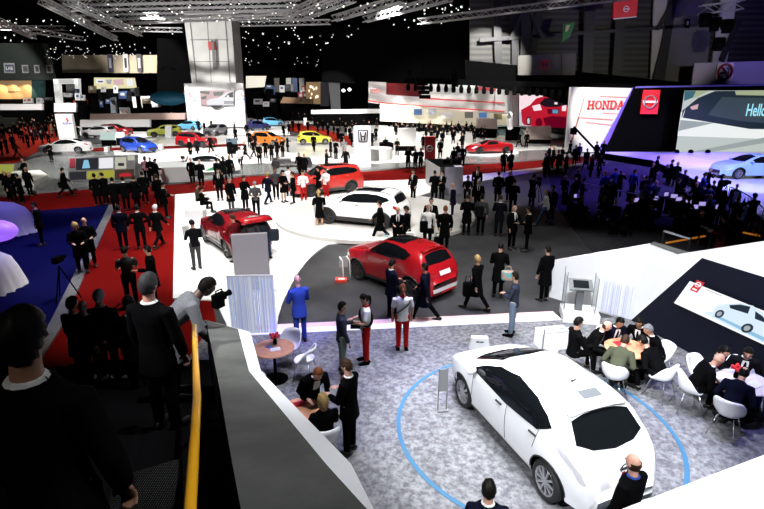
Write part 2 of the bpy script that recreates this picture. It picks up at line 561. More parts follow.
STYLES['juke'] = dict(L=4.13, W=1.77, wb=2.53, fo=.84, rw=.345, spokes=5, n=3.4, lean=.30, flare=.06, gap=.06, lip=.02, darkrim=1,
    top=[(0, .60), (.04, .78), (.15, .92), (.5, 1.02), (.95, 1.08), (1.2, 1.12), (1.6, 1.38), (1.95, 1.54), (2.4, 1.575), (3.0, 1.54), (3.45, 1.46), (3.62, 1.40), (3.85, 1.14), (4.0, .98), (4.1, .82), (4.13, .6)],
    belt=[(0, .56), (.15, .80), (.5, .92), (1.1, 1.0), (2.5, 1.04), (3.3, 1.10), (3.75, 1.02), (4.0, .86), (4.13, .56)],
    plan=[(0, .48), (.06, .62), (.2, .74), (.5, .83), (.9, .87), (2.3, .855), (3.3, .875), (3.7, .84), (3.95, .77), (4.08, .68), (4.13, .58)],
    ws=[(1.24, -.62), (1.86, -.52), (1.92, 0), (1.86, .52), (1.24, .62), (1.16, .3), (1.14, 0), (1.16, -.3)],
    rear=[(3.66, -.54), (3.86, -.60), (3.89, 0), (3.86, .60), (3.66, .54), (3.63, 0)],
    roofblack=[(1.95, -.48), (2.75, -.48), (2.75, .48), (1.95, .48)],
    windows=[[(1.42, 1.12), (1.8, 1.38), (2.0, 1.46), (2.5, 1.47), (3.0, 1.42), (3.28, 1.34), (3.12, 1.18), (2.4, 1.10)]], pillars=[(2.42, 1.10, 2.42, 1.47)],
    mirror=(1.5, 1.12), handles=[(2.22, .98)], seams=[(2.42, .4, 2.44, 1.08), (1.36, .5, 1.4, 1.06), (3.1, .75, 3.16, 1.1)],
    hl=[(.10, .74), (.34, .84), (.42, .78), (.2, .66)], tl=[(3.76, 1.16), (3.92, 1.0), (4.06, .82), (3.98, .80), (3.82, .94)],
    grille=[([(-.42, .42), (.42, .42), (.48, .72), (-.48, .72)], 'b', 'grille')],
    tail=[([(-.26, .80), (.26, .80), (.26, .92), (-.26, .92)], 'p', 'license_plate'), ([(-.6, .32), (.6, .32), (.62, .44), (-.62, .44)], 'w', 'lower_bumper')],
    spoiler=(3.52, .52, .03), antenna=(2.95, 0), clad=.10)
STYLES['suv'] = dict(L=4.40, W=1.84, wb=2.65, fo=.88, rw=.36, spokes=5, n=3.8, lean=.26, flare=.035, gap=.06, lip=.045, darkrim=1,
    top=[(0, .62), (.04, .80), (.14, .95), (.5, 1.05), (1.0, 1.11), (1.2, 1.15), (1.7, 1.42), (2.1, 1.58), (2.6, 1.62), (3.3, 1.60), (3.85, 1.54), (3.98, 1.48), (4.15, 1.20), (4.28, 1.02), (4.38, .86), (4.40, .6)],
    belt=[(0, .58), (.15, .82), (.5, .95), (1.1, 1.03), (2.5, 1.07), (3.5, 1.13), (4.0, 1.08), (4.25, .92), (4.40, .58)],
    plan=[(0, .50), (.06, .66), (.2, .78), (.5, .86), (.9, .90), (2.3, .905), (3.5, .905), (4.0, .87), (4.25, .80), (4.36, .70), (4.40, .6)],
    ws=[(1.26, -.64), (1.98, -.54), (2.06, 0), (1.98, .54), (1.26, .64), (1.18, .3), (1.16, 0), (1.18, -.3)],
    rear=[(4.0, -.60), (4.16, -.66), (4.19, 0), (4.16, .66), (4.0, .60), (3.99, 0)], roofblack=[(2.1, -.42), (3.3, -.42), (3.3, .42), (2.1, .42)],
    windows=[[(1.46, 1.13), (1.85, 1.38), (2.15, 1.47), (2.7, 1.51), (3.3, 1.49), (3.75, 1.40), (3.88, 1.30), (3.6, 1.20), (2.5, 1.13)]], pillars=[(2.6, 1.13, 2.58, 1.5), (3.32, 1.16, 3.36, 1.47)],
    mirror=(1.58, 1.15), handles=[(2.38, 1.0), (3.25, 1.03)], seams=[(2.58, .42, 2.6, 1.1), (1.42, .5, 1.44, 1.08)],
    hl=[(.10, .82), (.40, .94), (.52, .90), (.22, .76)], tl=[(4.05, 1.12), (4.18, 1.06), (4.33, .90), (4.26, .86), (4.04, 1.0)],
    grille=[([(-.42, .50), (.42, .50), (.45, .80), (-.45, .80)], 'b', 'grille')],
    tail=[([(-.26, .74), (.26, .74), (.26, .86), (-.26, .86)], 'p', 'license_plate'), ([(-.62, .34), (.62, .34), (.62, .48), (-.62, .48)], 'b', 'lower_bumper')],
    rails=(2.0, 3.8, .56), railblack=1, spoiler=(3.9, .56, .02), clad=.2)
STYLES['xsuv'] = dict(STYLES['suv'], L=4.64, wb=2.70, fo=.92,
    top=[(0, .62), (.04, .80), (.14, .98), (.5, 1.09), (1.0, 1.15), (1.25, 1.19), (1.75, 1.50), (2.1, 1.65), (2.6, 1.71), (3.5, 1.70), (4.15, 1.62), (4.26, 1.54), (4.42, 1.24), (4.54, 1.05), (4.62, .86), (4.64, .6)],
    belt=[(0, .58), (.15, .84), (.5, .98), (1.1, 1.06), (2.5, 1.10), (3.6, 1.16), (4.2, 1.12), (4.48, .95), (4.64, .58)],
    plan=[(0, .50), (.06, .66), (.2, .78), (.5, .86), (.9, .90), (2.3, .91), (3.7, .91), (4.2, .88), (4.48, .80), (4.6, .70), (4.64, .6)],
    ws=[(1.32, -.64), (2.0, -.54), (2.08, 0), (2.0, .54), (1.32, .64), (1.24, .3), (1.22, 0), (1.24, -.3)],
    rear=[(4.28, -.60), (4.43, -.66), (4.45, 0), (4.43, .66), (4.28, .60), (4.27, 0)], roofblack=[(2.2, -.42), (3.4, -.42), (3.4, .42), (2.2, .42)],
    windows=[[(1.5, 1.17), (1.9, 1.46), (2.2, 1.55), (2.7, 1.59), (3.5, 1.58), (3.98, 1.49), (4.1, 1.36), (3.85, 1.24), (2.5, 1.17)]], pillars=[(2.65, 1.17, 2.62, 1.58), (3.5, 1.2, 3.54, 1.55)],
    mirror=(1.62, 1.19), handles=[(2.42, 1.04), (3.35, 1.07)], seams=[(2.63, .42, 2.65, 1.15), (1.46, .5, 1.48, 1.12)],
    tl=[(4.3, 1.18), (4.44, 1.10), (4.57, .90), (4.5, .88), (4.28, 1.06)], rails=(2.0, 4.05, .58), railblack=0, spoiler=(4.2, .58, .02))
STYLES['hatch'] = dict(L=3.98, W=1.70, wb=2.53, fo=.80, rw=.31, spokes=5, n=3.5, lean=.27, flare=.015,
    top=[(0, .50), (.03, .66), (.14, .78), (.5, .90), (.85, .97), (1.0, 1.0), (1.5, 1.28), (1.85, 1.44), (2.3, 1.51), (3.0, 1.49), (3.5, 1.42), (3.62, 1.36), (3.78, 1.10), (3.9, .94), (3.96, .78), (3.98, .5)],
    belt=[(0, .46), (.15, .66), (.5, .79), (1.0, .89), (2.4, .95), (3.2, 1.01), (3.6, .98), (3.85, .84), (3.98, .48)],
    plan=[(0, .44), (.05, .58), (.2, .71), (.5, .79), (.9, .835), (2.3, .85), (3.2, .845), (3.6, .81), (3.85, .74), (3.95, .64), (3.98, .56)],
    ws=[(1.08, -.60), (1.75, -.50), (1.82, 0), (1.75, .50), (1.08, .60), (1.0, .3), (.98, 0), (1.0, -.3)],
    rear=[(3.65, -.54), (3.79, -.60), (3.82, 0), (3.79, .60), (3.65, .54), (3.63, 0)],
    windows=[[(1.22, .98), (1.6, 1.23), (1.9, 1.36), (2.4, 1.41), (3.0, 1.38), (3.4, 1.27), (3.3, 1.08), (2.4, 1.0)]], pillars=[(2.32, 1.0, 2.3, 1.4)],
    mirror=(1.35, 1.0), handles=[(2.12, .87), (2.95, .91)], seams=[(2.3, .34, 2.32, .96), (1.2, .45, 1.22, .93)],
    hl=[(.10, .62), (.50, .80), (.62, .77), (.24, .60)], tl=[(3.66, 1.04), (3.78, 1.0), (3.92, .82), (3.86, .80), (3.66, .92)],
    grille=[([(-.40, .32), (.40, .32), (.44, .56), (-.44, .56)], 'b', 'grille')],
    tail=[([(-.26, .62), (.26, .62), (.26, .73), (-.26, .73)], 'p', 'license_plate'), ([(-.56, .28), (.56, .28), (.56, .38), (-.56, .38)], 'b', 'lower_bumper')], spoiler=(3.55, .5, .02))
STYLES['sedan'] = dict(L=4.60, W=1.79, wb=2.68, fo=.92, rw=.32, spokes=5, n=3.4, lean=.30, flare=.015,
    top=[(0, .48), (.03, .62), (.14, .74), (.5, .86), (1.0, .95), (1.2, .98), (1.75, 1.24), (2.15, 1.39), (2.6, 1.43), (3.1, 1.38), (3.6, 1.24), (3.95, 1.09), (4.2, 1.05), (4.45, 1.0), (4.56, .86), (4.60, .5)],
    belt=[(0, .44), (.15, .64), (.5, .77), (1.1, .87), (2.5, .92), (3.6, .97), (4.2, .95), (4.5, .80), (4.60, .46)],
    plan=[(0, .44), (.05, .58), (.2, .72), (.5, .80), (.9, .86), (2.3, .885), (3.5, .88), (4.1, .84), (4.45, .74), (4.56, .66), (4.60, .58)],
    ws=[(1.28, -.62), (2.0, -.52), (2.08, 0), (2.0, .52), (1.28, .62), (1.2, .3), (1.18, 0), (1.2, -.3)], rear=[(3.2, -.50), (3.85, -.58), (3.9, 0), (3.85, .58), (3.2, .50), (3.15, 0)],
    windows=[[(1.45, .97), (1.9, 1.22), (2.2, 1.31), (2.6, 1.34), (3.05, 1.29), (3.5, 1.14), (3.62, 1.02), (2.5, .96)]], pillars=[(2.55, .96, 2.52, 1.33)],
    mirror=(1.55, .98), handles=[(2.35, .85), (3.25, .88)], seams=[(2.53, .34, 2.55, .93), (1.4, .45, 1.42, .9)],
    hl=[(.10, .60), (.50, .77), (.66, .75), (.26, .58)], tl=[(4.15, .98), (4.35, .98), (4.54, .84), (4.48, .78), (4.2, .88)],
    grille=[([(-.42, .30), (.42, .30), (.46, .54), (-.46, .54)], 'b', 'grille')], tail=[([(-.26, .66), (.26, .66), (.26, .77), (-.26, .77)], 'p', 'license_plate')])
STYLES['sports'] = dict(L=4.47, W=1.94, wb=2.63, fo=.98, rw=.335, spokes=10, n=3.4, lean=.36, goff=.022, flare=.05, sill=.16, darkrim=1, tw=.25, blacklip=0,
    top=[(0, .36), (.03, .46), (.2, .60), (.6, .74), (1.1, .84), (1.3, .88), (1.85, 1.10), (2.2, 1.20), (2.6, 1.21), (3.0, 1.15), (3.6, 1.0), (4.1, .93), (4.35, .90), (4.44, .76), (4.47, .5)],
    belt=[(0, .34), (.2, .52), (.6, .68), (1.1, .77), (2.0, .80), (2.8, .86), (3.6, .90), (4.2, .84), (4.47, .46)],
    plan=[(0, .46), (.06, .66), (.25, .80), (.6, .90), (1.0, .945), (1.6, .91), (2.3, .92), (3.1, .965), (3.9, .95), (4.3, .86), (4.44, .76), (4.47, .70)],
    ws=[(1.34, -.62), (2.0, -.46), (2.08, 0), (2.0, .46), (1.34, .62), (1.2, .3), (1.16, 0), (1.2, -.3)], rear=[(2.7, -.42), (3.3, -.46), (3.36, 0), (3.3, .46), (2.7, .42), (2.66, 0)],
    roofblack=[(2.05, -.46), (2.66, -.44), (2.66, .44), (2.05, .46)], windows=[[(1.55, .88), (1.95, 1.06), (2.25, 1.13), (2.6, 1.12), (2.85, 1.02), (2.7, .90), (2.2, .86)]],
    mirror=(1.62, .88), hl=[(.20, .52), (.55, .70), (.75, .70), (.4, .54)], tl=[(4.2, .84), (4.34, .84), (4.42, .74), (4.3, .74)],
    grille=[([(-.55, .22), (.55, .22), (.5, .40), (-.5, .40)], 'b', 'grille')], tail=[([(-.5, .50), (.5, .50), (.5, .62), (-.5, .62)], 'b', 'rear_vent')], seams=[(1.45, .35, 1.6, .84), (2.75, .4, 2.7, .88)])
STYLES['concept'] = dict(STYLES['sedan'], L=4.85, wb=2.80, fo=.98, rw=.36, spokes=10,
    top=[(0, .50), (.03, .64), (.2, .80), (.6, .96), (1.1, 1.05), (1.3, 1.09), (1.9, 1.36), (2.4, 1.50), (2.9, 1.52), (3.4, 1.45), (4.0, 1.26), (4.4, 1.12), (4.7, 1.02), (4.82, .86), (4.85, .5)],
    belt=[(0, .46), (.2, .70), (.6, .85), (1.1, .94), (2.5, .98), (3.8, 1.06), (4.4, .98), (4.7, .82), (4.85, .48)],
    plan=[(0, .44), (.05, .6), (.2, .74), (.5, .84), (.9, .90), (2.3, .92), (3.7, .91), (4.3, .86), (4.7, .76), (4.82, .66), (4.85, .58)],
    ws=[(1.38, -.64), (2.15, -.54), (2.25, 0), (2.15, .54), (1.38, .64), (1.3, .3), (1.28, 0), (1.3, -.3)], rear=[(3.5, -.50), (4.3, -.60), (4.36, 0), (4.3, .60), (3.5, .50), (3.45, 0)],
    windows=[[(1.55, 1.06), (2.0, 1.29), (2.4, 1.40), (2.9, 1.43), (3.4, 1.36), (3.9, 1.18), (3.95, 1.10), (2.5, 1.04)]], pillars=[(2.7, 1.04, 2.68, 1.42)],
    mirror=(1.65, 1.07), handles=[(2.5, .93), (3.4, .96)], tl=[(4.3, 1.04), (4.5, 1.02), (4.76, .86), (4.7, .8), (4.4, .92)], seams=[(2.68, .36, 2.7, 1.0)])
# ------------------------------------------------------------------ people
def ss(t): 
    t = max(0.0, min(1.0, t)); return t * t * (3 - 2 * t)

def head_r(d):
    """radius of the head in a direction (x right, y forward, z up), metres"""
    x, y, z = d
    a, b, c = .074, .094, .118
    if z < 0: a *= 1 - .22 * ss(-z * 1.3); b *= 1 - .06 * ss(-z)
    r = 1 / math.sqrt((x / a) ** 2 + (y / b) ** 2 + (z / c) ** 2)
    if y > 0:
        r += .022 * math.exp(-((x / .13) ** 2 + ((z + .12) / .16) ** 2))           # nose
        r += .006 * math.exp(-((x / .25) ** 2 + ((z + .52) / .10) ** 2))           # lips
        r += .010 * math.exp(-((x / .3) ** 2 + ((z + .85) / .16) ** 2))            # chin
        for s in (-1, 1):
            r -= .010 * math.exp(-(((x - s * .36) / .18) ** 2 + ((z - .08) / .12) ** 2))   # eye sockets
    return r

def head_mesh(mb, c, yaw=0, pitch=0, sc=1.0, lat=14, lon=20):
    Rm = Matrix.Rotation(yaw, 3, 'Z') @ Matrix.Rotation(pitch, 3, 'X')
    vs = []; fs = []
    for i in range(1, lat):
        t = math.pi * i / lat
        for j in range(lon):
            a = 2 * math.pi * j / lon + math.pi / 2
            d = (math.sin(t) * math.cos(a), math.sin(t) * math.sin(a), math.cos(t))
            vs.append(Vector(c) + Rm @ (Vector(d) * head_r(d) * sc))
    top = len(vs)
    vs.append(Vector(c) + Rm @ Vector((0, 0, head_r((0, 0, 1)) * sc))); vs.append(Vector(c) + Rm @ Vector((0, 0, -head_r((0, 0, -1)) * sc)))
    for i in range(lat - 2):
        for j in range(lon):
            j2 = (j + 1) % lon; fs.append((i * lon + j, (i + 1) * lon + j, (i + 1) * lon + j2, i * lon + j2))
    for j in range(lon):
        j2 = (j + 1) % lon
        fs.append((top, j, j2)); fs.append((top + 1, (lat - 2) * lon + j2, (lat - 2) * lon + j))
    mb.add(vs, fs)
    for s in (-1, 1):
        e = Vector(c) + Rm @ Vector((s * .078 * sc, -.008, -.005))
        mb.sphere(e, (.012, .02, .03), 8, 6)

def hair_mesh(style, c, yaw=0, pitch=0, lat=22, lon=28, sc=1.0):
    if style == 'crown': lat, lon = 44, 56
    """hair as a closed shell round the head"""
    Rm = Matrix.Rotation(yaw, 3, 'Z') @ Matrix.Rotation(pitch, 3, 'X'); c = Vector(c)
    def keep(d):
        x, y, z = d
        if style == 'ring':
            return y < -.02 and -.62 < z < .30
        line = .50 if y > .45 else (.05 if y > -.1 else -.55)
        if y > -.1 and y <= .45: line = .50 + (.05 - .50) * ss((.45 - y) / .35)
        elif y <= -.1: line = .05 + (-.62 - .05) * ss((-.1 - y) / .35)
        if style in ('long', 'bob'):
            if y < .30: line = min(line, -.95)
        if style == 'crown' and x * 0 + y * -.42 + z * .9 > .90 + .03 * math.sin(23 * x + 31 * y): return False
        return z > line
    th = {'short': .014, 'bob': .024, 'long': .026, 'ring': .010, 'tail': .014, 'crown': .012}[style]
    grid = {}; vs = []; fs = []
    pts = []
    for i in range(lat + 1):
        t = math.pi * i / lat
        for j in range(lon):
            a = 2 * math.pi * j / lon
            pts.append((math.sin(t) * math.cos(a), math.sin(t) * math.sin(a), math.cos(t)))
    def vid(k, outer):
        key = (k, outer)
        if key not in grid:
            d = pts[k]; base = 1 / math.sqrt((d[0] / .074) ** 2 + (d[1] / .094) ** 2 + (d[2] / .118) ** 2)
            r = (base + th * (1 + .25 * math.sin(9 * d[0] + 7 * d[2])) if outer else base * .93) * sc
            p = Vector(d) * r
            if style in ('long', 'bob') and d[2] < -.1 and outer: p.z -= (.10 if style == 'long' else .03) * ss(-d[2])
            grid[key] = len(vs); vs.append(c + Rm @ p)
        return grid[key]
    cell = {}
    for i in range(lat):
        for j in range(lon):
            q = (i * lon + j, i * lon + (j + 1) % lon, (i + 1) * lon + (j + 1) % lon, (i + 1) * lon + j)
            cen = [sum(pts[k][n] for k in q) / 4 for n in range(3)]
            cell[(i, j)] = q if keep(cen) else None
    for (i, j), q in cell.items():
        if not q: continue
        fs.append([vid(k, 1) for k in (q[0], q[3], q[2], q[1])]); fs.append([vid(k, 0) for k in q])
        for (di, dj, a, b) in ((-1, 0, 0, 1), (1, 0, 2, 3), (0, -1, 3, 0), (0, 1, 1, 2)):
            nb = cell.get((i + di, (j + dj) % lon))
            if not nb and 0 <= i + di < lat:
                fs.append([vid(q[a], 1), vid(q[b], 1), vid(q[b], 0), vid(q[a], 0)])
    fs = [tuple(dict.fromkeys(f)) for f in fs]; fs = [f for f in fs if len(f) > 2]
    m = MB(); m.add(vs, fs)
    if style == 'tail':
        b = c + Rm @ Vector((0, -.10, .03))
        m.tube([b, b + Vector((0, -.05, -.03)), b + Vector((0, -.06, -.14)), b + Vector((0, -.04, -.26))], [.022, .032, .03, .012], 8)
    return m

class Pose:
    """joint positions of a 1.75 m adult facing +Y with the feet on z = 0"""
    def __init__(s, lean=0, hip=(0, 0), knee=(0, 0), spread=.10, arms=None, yaw=0, nod=0, seat=None, twist=0):
        A = arms or ((8, 10, 12, .1), (8, 10, 12, .1))       # pitch, abduct, elbow bend, inward
        s.yaw, s.nod, s.lean = R(yaw), R(nod) - R(lean), R(lean)
        pz = .93
        ankles = []
        s.legs = []
        for i, sg in enumerate((-1, 1)):
            h = Vector((sg * .09, 0, 0)); t = R(hip[i]); k = R(knee[i])
            out = (spread - .09) * sg
            kn = h + Vector((out * .6 + (sg * .05 if seat else 0), math.sin(t), -math.cos(t))).normalized() * .43
            an = kn + Vector((out * .4, math.sin(t - k), -math.cos(t - k))).normalized() * .42
            s.legs.append([h, kn, an])
        low = min(l[2].z for l in s.legs)
        pz = -low + .085
        s.pz = pz
        for l in s.legs:
            for p in l: p.z += pz
        s.feet = []
        for i, l in enumerate(s.legs):
            lift = l[2].z - .085
            s.feet.append((l[2] + Vector((0, -.055, -.045)), l[2] + Vector((.03 * (-1, 1)[i], .19, -.055 - min(lift, .05) * .6))))
        s.arms = []
        for i, sg in enumerate((-1, 1)):
            p, ab, e, inw = A[i]
            sh = Vector((sg * .185, -.01, pz + .445))
            d1 = Vector((sg * math.sin(R(ab)), math.sin(R(p)), -math.cos(R(p)))).normalized()
            d2 = Vector((-sg * inw, math.sin(R(p + e)), -math.cos(R(p + e)))).normalized()
            el = sh + d1 * .29; wr = el + d2 * .25; ha = wr + d2 * .09
            s.arms.append([s.up(q) for q in (sh, el, wr, ha)])
        s.neck = s.up(Vector((0, -.01, pz + .52))); s.headc = s.up(Vector((0, .025, pz + .70)))
        s.twist = twist
    def up(s, p):
        """bend the trunk forward above the hips"""
        a = -s.lean * ss((p.z - s.pz + .05) / .30)
        o = Vector((0, 0, s.pz)); q = p - o
        return o + Matrix.Rotation(a, 3, 'X') @ q
    def torso(s, hem, grow, low=None):
        """rings (centre, rx, ry) from hem to neck; heights above the pelvis"""
        tab = [(-.62, .21, .18), (-.40, .195, .17), (-.22, .178, .145), (-.10, .168, .130), (0, .155, .120), (.12, .138, .108), (.24, .146, .112), (.36, .168, .118), (.43, .172, .106), (.475, .145, .09), (.505, .100, .076), (.535, .066, .062)]
        pts = []; rs = []
        for z, a, b in tab:
            if z < hem - .01: continue
            pts.append(s.up(Vector((0, -.005, s.pz + z)))); rs.append((a + grow, b + grow))
        return pts, rs

def ring_loft(m, pts, rs, n=18, sq=2.4):
    """elliptical rings kept level with the trunk's own x axis"""
    vs = []; fs = []; k = len(pts)
    for i, p in enumerate(pts):
        d = (pts[min(i + 1, k - 1)] - pts[max(i - 1, 0)]).normalized()
        sx = Vector((1, 0, 0)); u = d.cross(sx)
        for j in range(n):
            a = 2 * math.pi * j / n; ca, sa = math.cos(a), math.sin(a)
            vs.append(p + sx * (rs[i][0] * math.copysign(abs(ca) ** (2 / sq), ca)) + u * (rs[i][1] * math.copysign(abs(sa) ** (2 / sq), sa)))
    for i in range(k - 1):
        for j in range(n):
            j2 = (j + 1) % n; fs.append((i * n + j, i * n + j2, (i + 1) * n + j2, (i + 1) * n + j))
    fs.append(tuple(reversed(range(n)))); fs.append(tuple((k - 1) * n + j for j in range(n)))
    m.add(vs, fs)

def hand(m, wr, tip, sg, curl=25, lo=False):
    d = (tip - wr).normalized(); side = d.cross(Vector((0, 0, 1)))
    side = side.normalized() if side.length > .2 else Vector((1, 0, 0))
    nrm = side.cross(d)
    pe = wr + d * .085
    m.tube([wr, wr + d * .03, pe], [(.026, .022), (.038, .018), (.040, .015)], 8)
    if lo: m.tube([pe, pe + d * .07 - nrm * .02], [(.036, .013), (.03, .01)], 6); return
    for k in range(4):
        b = pe + side * (-.030 + .020 * k); L = (.068, .076, .072, .056)[k]
        c = R(curl); d2 = (d * math.cos(c) - nrm * math.sin(c)); d3 = (d * math.cos(c * 2.2) - nrm * math.sin(c * 2.2))
        m.tube([b - d * .02, b + d * L * .15, b + d2 * L * .55, b + d2 * L * .55 + d3 * L * .45], [.0095, .0095, .009, .0075], 6)
    t0 = wr + d * .03 - side * sg * .03; t1 = t0 + (d * .6 - side * sg * .8).normalized() * .035
    m.tube([t0, t1, t1 + (d * .95 - nrm * .3).normalized() * .035], [.012, .011, .008], 6)

def remesh(m, name, vox):
    me = m.mesh(name, [])
    o = bpy.data.objects.new('tmp', me); COL.objects.link(o)
    r = o.modifiers.new('r', 'REMESH'); r.mode = 'VOXEL'; r.voxel_size = vox
    sm = o.modifiers.new('s', 'SMOOTH'); sm.factor = .5; sm.iterations = 2
    dg = bpy.context.evaluated_depsgraph_get()
    out = bpy.data.meshes.new_from_object(o.evaluated_get(dg))
    out.name = name
    bpy.data.objects.remove(o); bpy.data.meshes.remove(me)
    out.polygons.foreach_set('use_smooth', [True] * len(out.polygons))
    return out

PH_MAT = None
P_CACHE = {}

def person_meshes(pose_name, wear, hair, lod):
    """dict part -> mesh. wear: suit, shirt, coat, skirt, tee ; lod 0 near, 1 middle, 2 far (one mesh)"""
    key = (pose_name, wear, hair, lod)
    if key in P_CACHE: return P_CACHE[key]
    p = POSES[pose_name]; ph = mat('cloth_holder', (.02, .02, .02)); out = {}
    hem = {'suit': -.22, 'coat': -.40, 'shirt': -.10, 'skirt': -.40, 'tee': -.10}[wear]
    sit = p.legs[0][1].z > p.legs[0][0].z - .2
    if sit: hem = max(hem, -.10)
    vox = (.009, .013, .03)[lod]
    # bare body
    def bodymb():
        b = MB()
        pts, rs = p.torso(-.10, -.022); ring_loft(b, pts, rs)
        b.tube([p.neck - Vector((0, 0, .04)), (p.neck + p.headc) / 2, p.headc - Vector((0, .012, .02))], [.062, .056, .054], 10)
        head_mesh(b, p.headc, p.yaw, p.nod, 1.0, *((14, 20) if lod < 2 else (7, 9)))
        for i, sg in enumerate((-1, 1)):
            sh, el, wr, ha = p.arms[i]
            b.tube([sh - Vector((sg * .05, 0, 0)), sh, (sh + el) / 2, el, (el + wr) / 2, wr], [.05, .052, .045, .036, .036, .024], 10)
            hand(b, wr, ha, sg, 25, lod > 0)
            h, kn, an = p.legs[i]
            b.tube([h + Vector((0, 0, .05)), h, (h + kn) / 2, kn, kn * .65 + an * .35, an, an - Vector((0, 0, .03))], [.07, .088, .072, .05, .054, .034, .035], 10)
            b.tube([p.feet[i][0], p.feet[i][0].lerp(p.feet[i][1], .6)], [.026, .022], 8)
        return b
    def topmb():
        t = MB()
        pts, rs = p.torso(hem, 0 if wear in ('tee', 'shirt', 'skirt') else .012); ring_loft(t, pts, rs)
        for i, sg in enumerate((-1, 1)):
            sh, el, wr, ha = p.arms[i]; g = .008 if wear in ('tee', 'shirt', 'skirt') else .016
            if wear == 'tee':
                q = sh.lerp(el, .75); t.tube([sh - Vector((sg * .06, 0, .01)), sh, q], [.06, .066, .058], 10)
            else:
                t.tube([sh - Vector((sg * .06, 0, .01)), sh, (sh + el) / 2, el, (el + wr) / 2, el.lerp(wr, .93)], [.055 + g, .058 + g, .052 + g, .045 + g, .042 + g, .034 + g], 10)
        return t
    def legmb():
        t = MB(); pts, rs = p.torso(-.10, -.006); ring_loft(t, pts[:3], rs[:3])
        for i, sg in enumerate((-1, 1)):
            h, kn, an = p.legs[i]
            t.tube([h + Vector((0, 0, .04)), h - Vector((0, 0, .02)) if not sit else h, (h + kn) / 2, kn, (kn + an) / 2, an.lerp(kn, .04)], [.085, .10, .086, .068, .062, .056], 10)
        return t
    def shoemb(i):
        m = MB(); a, b = p.feet[i]
        m.tube([a + Vector((0, -.02, .0)), a + Vector((0, .02, .02)), a.lerp(b, .45) + Vector((0, 0, .012)), a.lerp(b, .8), b + Vector((0, .015, 0))], [(.03, .035), (.042, .05), (.044, .042), (.045, .032), (.025, .018)], 10)
        z0 = min(v[2] for v in m.v)
        m.box(((a.x + b.x) / 2, (a.y + b.y) / 2, z0 + .008), (.085, (b - a).length * .95, .016))
        return m
    if lod == 2:
        m = MB(); m.cur = 0; q = bodymb(); m.add(q.v, q.f); m.cur = 1; q = topmb(); m.add(q.v, q.f)
        if wear != 'skirt': m.cur = 2; q = legmb(); m.add(q.v, q.f)
        m.cur = 3
        for i in (0, 1): q = shoemb(i); m.add(q.v, q.f)
        if hair != 'none': q = hair_mesh(hair, p.headc, p.yaw, p.nod, 8, 10); m.cur = 4; m.add(q.v, q.f)
        out['person'] = m.mesh('person', [ph] * 5, True)
    else:
        b = remesh(bodymb(), 'body', (.008, .012)[lod]); b.materials.append(ph); out['body'] = b
        t = remesh(topmb(), 'top', (.012, .016)[lod]); t.materials.append(ph); out['top'] = t
        if wear != 'skirt':
            t = remesh(legmb(), 'trousers', (.012, .016)[lod]); t.materials.append(ph); out['trousers'] = t
        out['shoe'] = [shoemb(0).mesh('shoe', ph, True), shoemb(1).mesh('shoe', ph, True)]
        if hair != 'none':
            out['hair'] = hair_mesh(hair, p.headc, p.yaw, p.nod).mesh('hair', ph, True)
        if wear in ('suit', 'coat') :
            # shirt front and tie between the lapels
            def front(z, x, off):
                pts, rs = p.torso(-.10, .012)
                q = p.up(Vector((x, 0, p.pz + z)))
                tab = [(-.10, .130), (0, .120), (.12, .108), (.24, .112), (.36, .118), (.43, .106), (.475, .09), (.505, .076), (.535, .062)]
                f = pch(tab)
                fy = f(z) * (1 - (abs(x) / .2) ** 2.4) ** (1 / 2.4)
                return p.up(Vector((x, fy + .012 - .005 + off, p.pz + z)))
            m = MB(); vs = []; fs = []
            rows = [(.16, .004), (.24, .03), (.32, .05), (.40, .06), (.47, .058), (.52, .05)]
            for z, w in rows:
                for x in (-w, 0, w): vs.append(front(z, x, .010))
            for i in range(len(rows) - 1):
                for j in (0, 1): fs.append((i * 3 + j, i * 3 + j + 1, i * 3 + j + 4, i * 3 + j + 3))
            n0 = len(vs); vs += [v + Vector((0, -.03, 0)) for v in vs]
            fs += [tuple(n0 + k for k in reversed(f)) for f in fs]
            m.add(vs, fs); 
            cp = [p.neck + Vector((.066 * math.cos(a), .062 * math.sin(a) + .004, .012)) for a in [2 * math.pi * k / 12 for k in range(13)]]
            m.tube(cp, .016, 6, False)
            out['shirt'] = m.mesh('shirt', ph, False)
            m = MB(); m.tube([front(.50, 0, .022), front(.46, 0, .022), front(.34, 0, .022), front(.22, 0, .022), front(.17, 0, .02)], [(.014, .008), (.022, .008), (.030, .006), (.036, .006), (.01, .004)], 6)
            out['tie'] = m.mesh('tie', ph)
        if lod == 0:
            for k, s in enumerate((-1, 1)):
                Rm = Matrix.Rotation(p.yaw, 3, 'Z') @ Matrix.Rotation(p.nod, 3, 'X')
                m = MB(); m.sphere(p.headc + Rm @ Vector((s * .031, .083, .010)), (.012, .008, .007), 8, 6)
                out.setdefault('eye', []).append(m.mesh('eye', ph, True))
    P_CACHE[key] = out
    return out

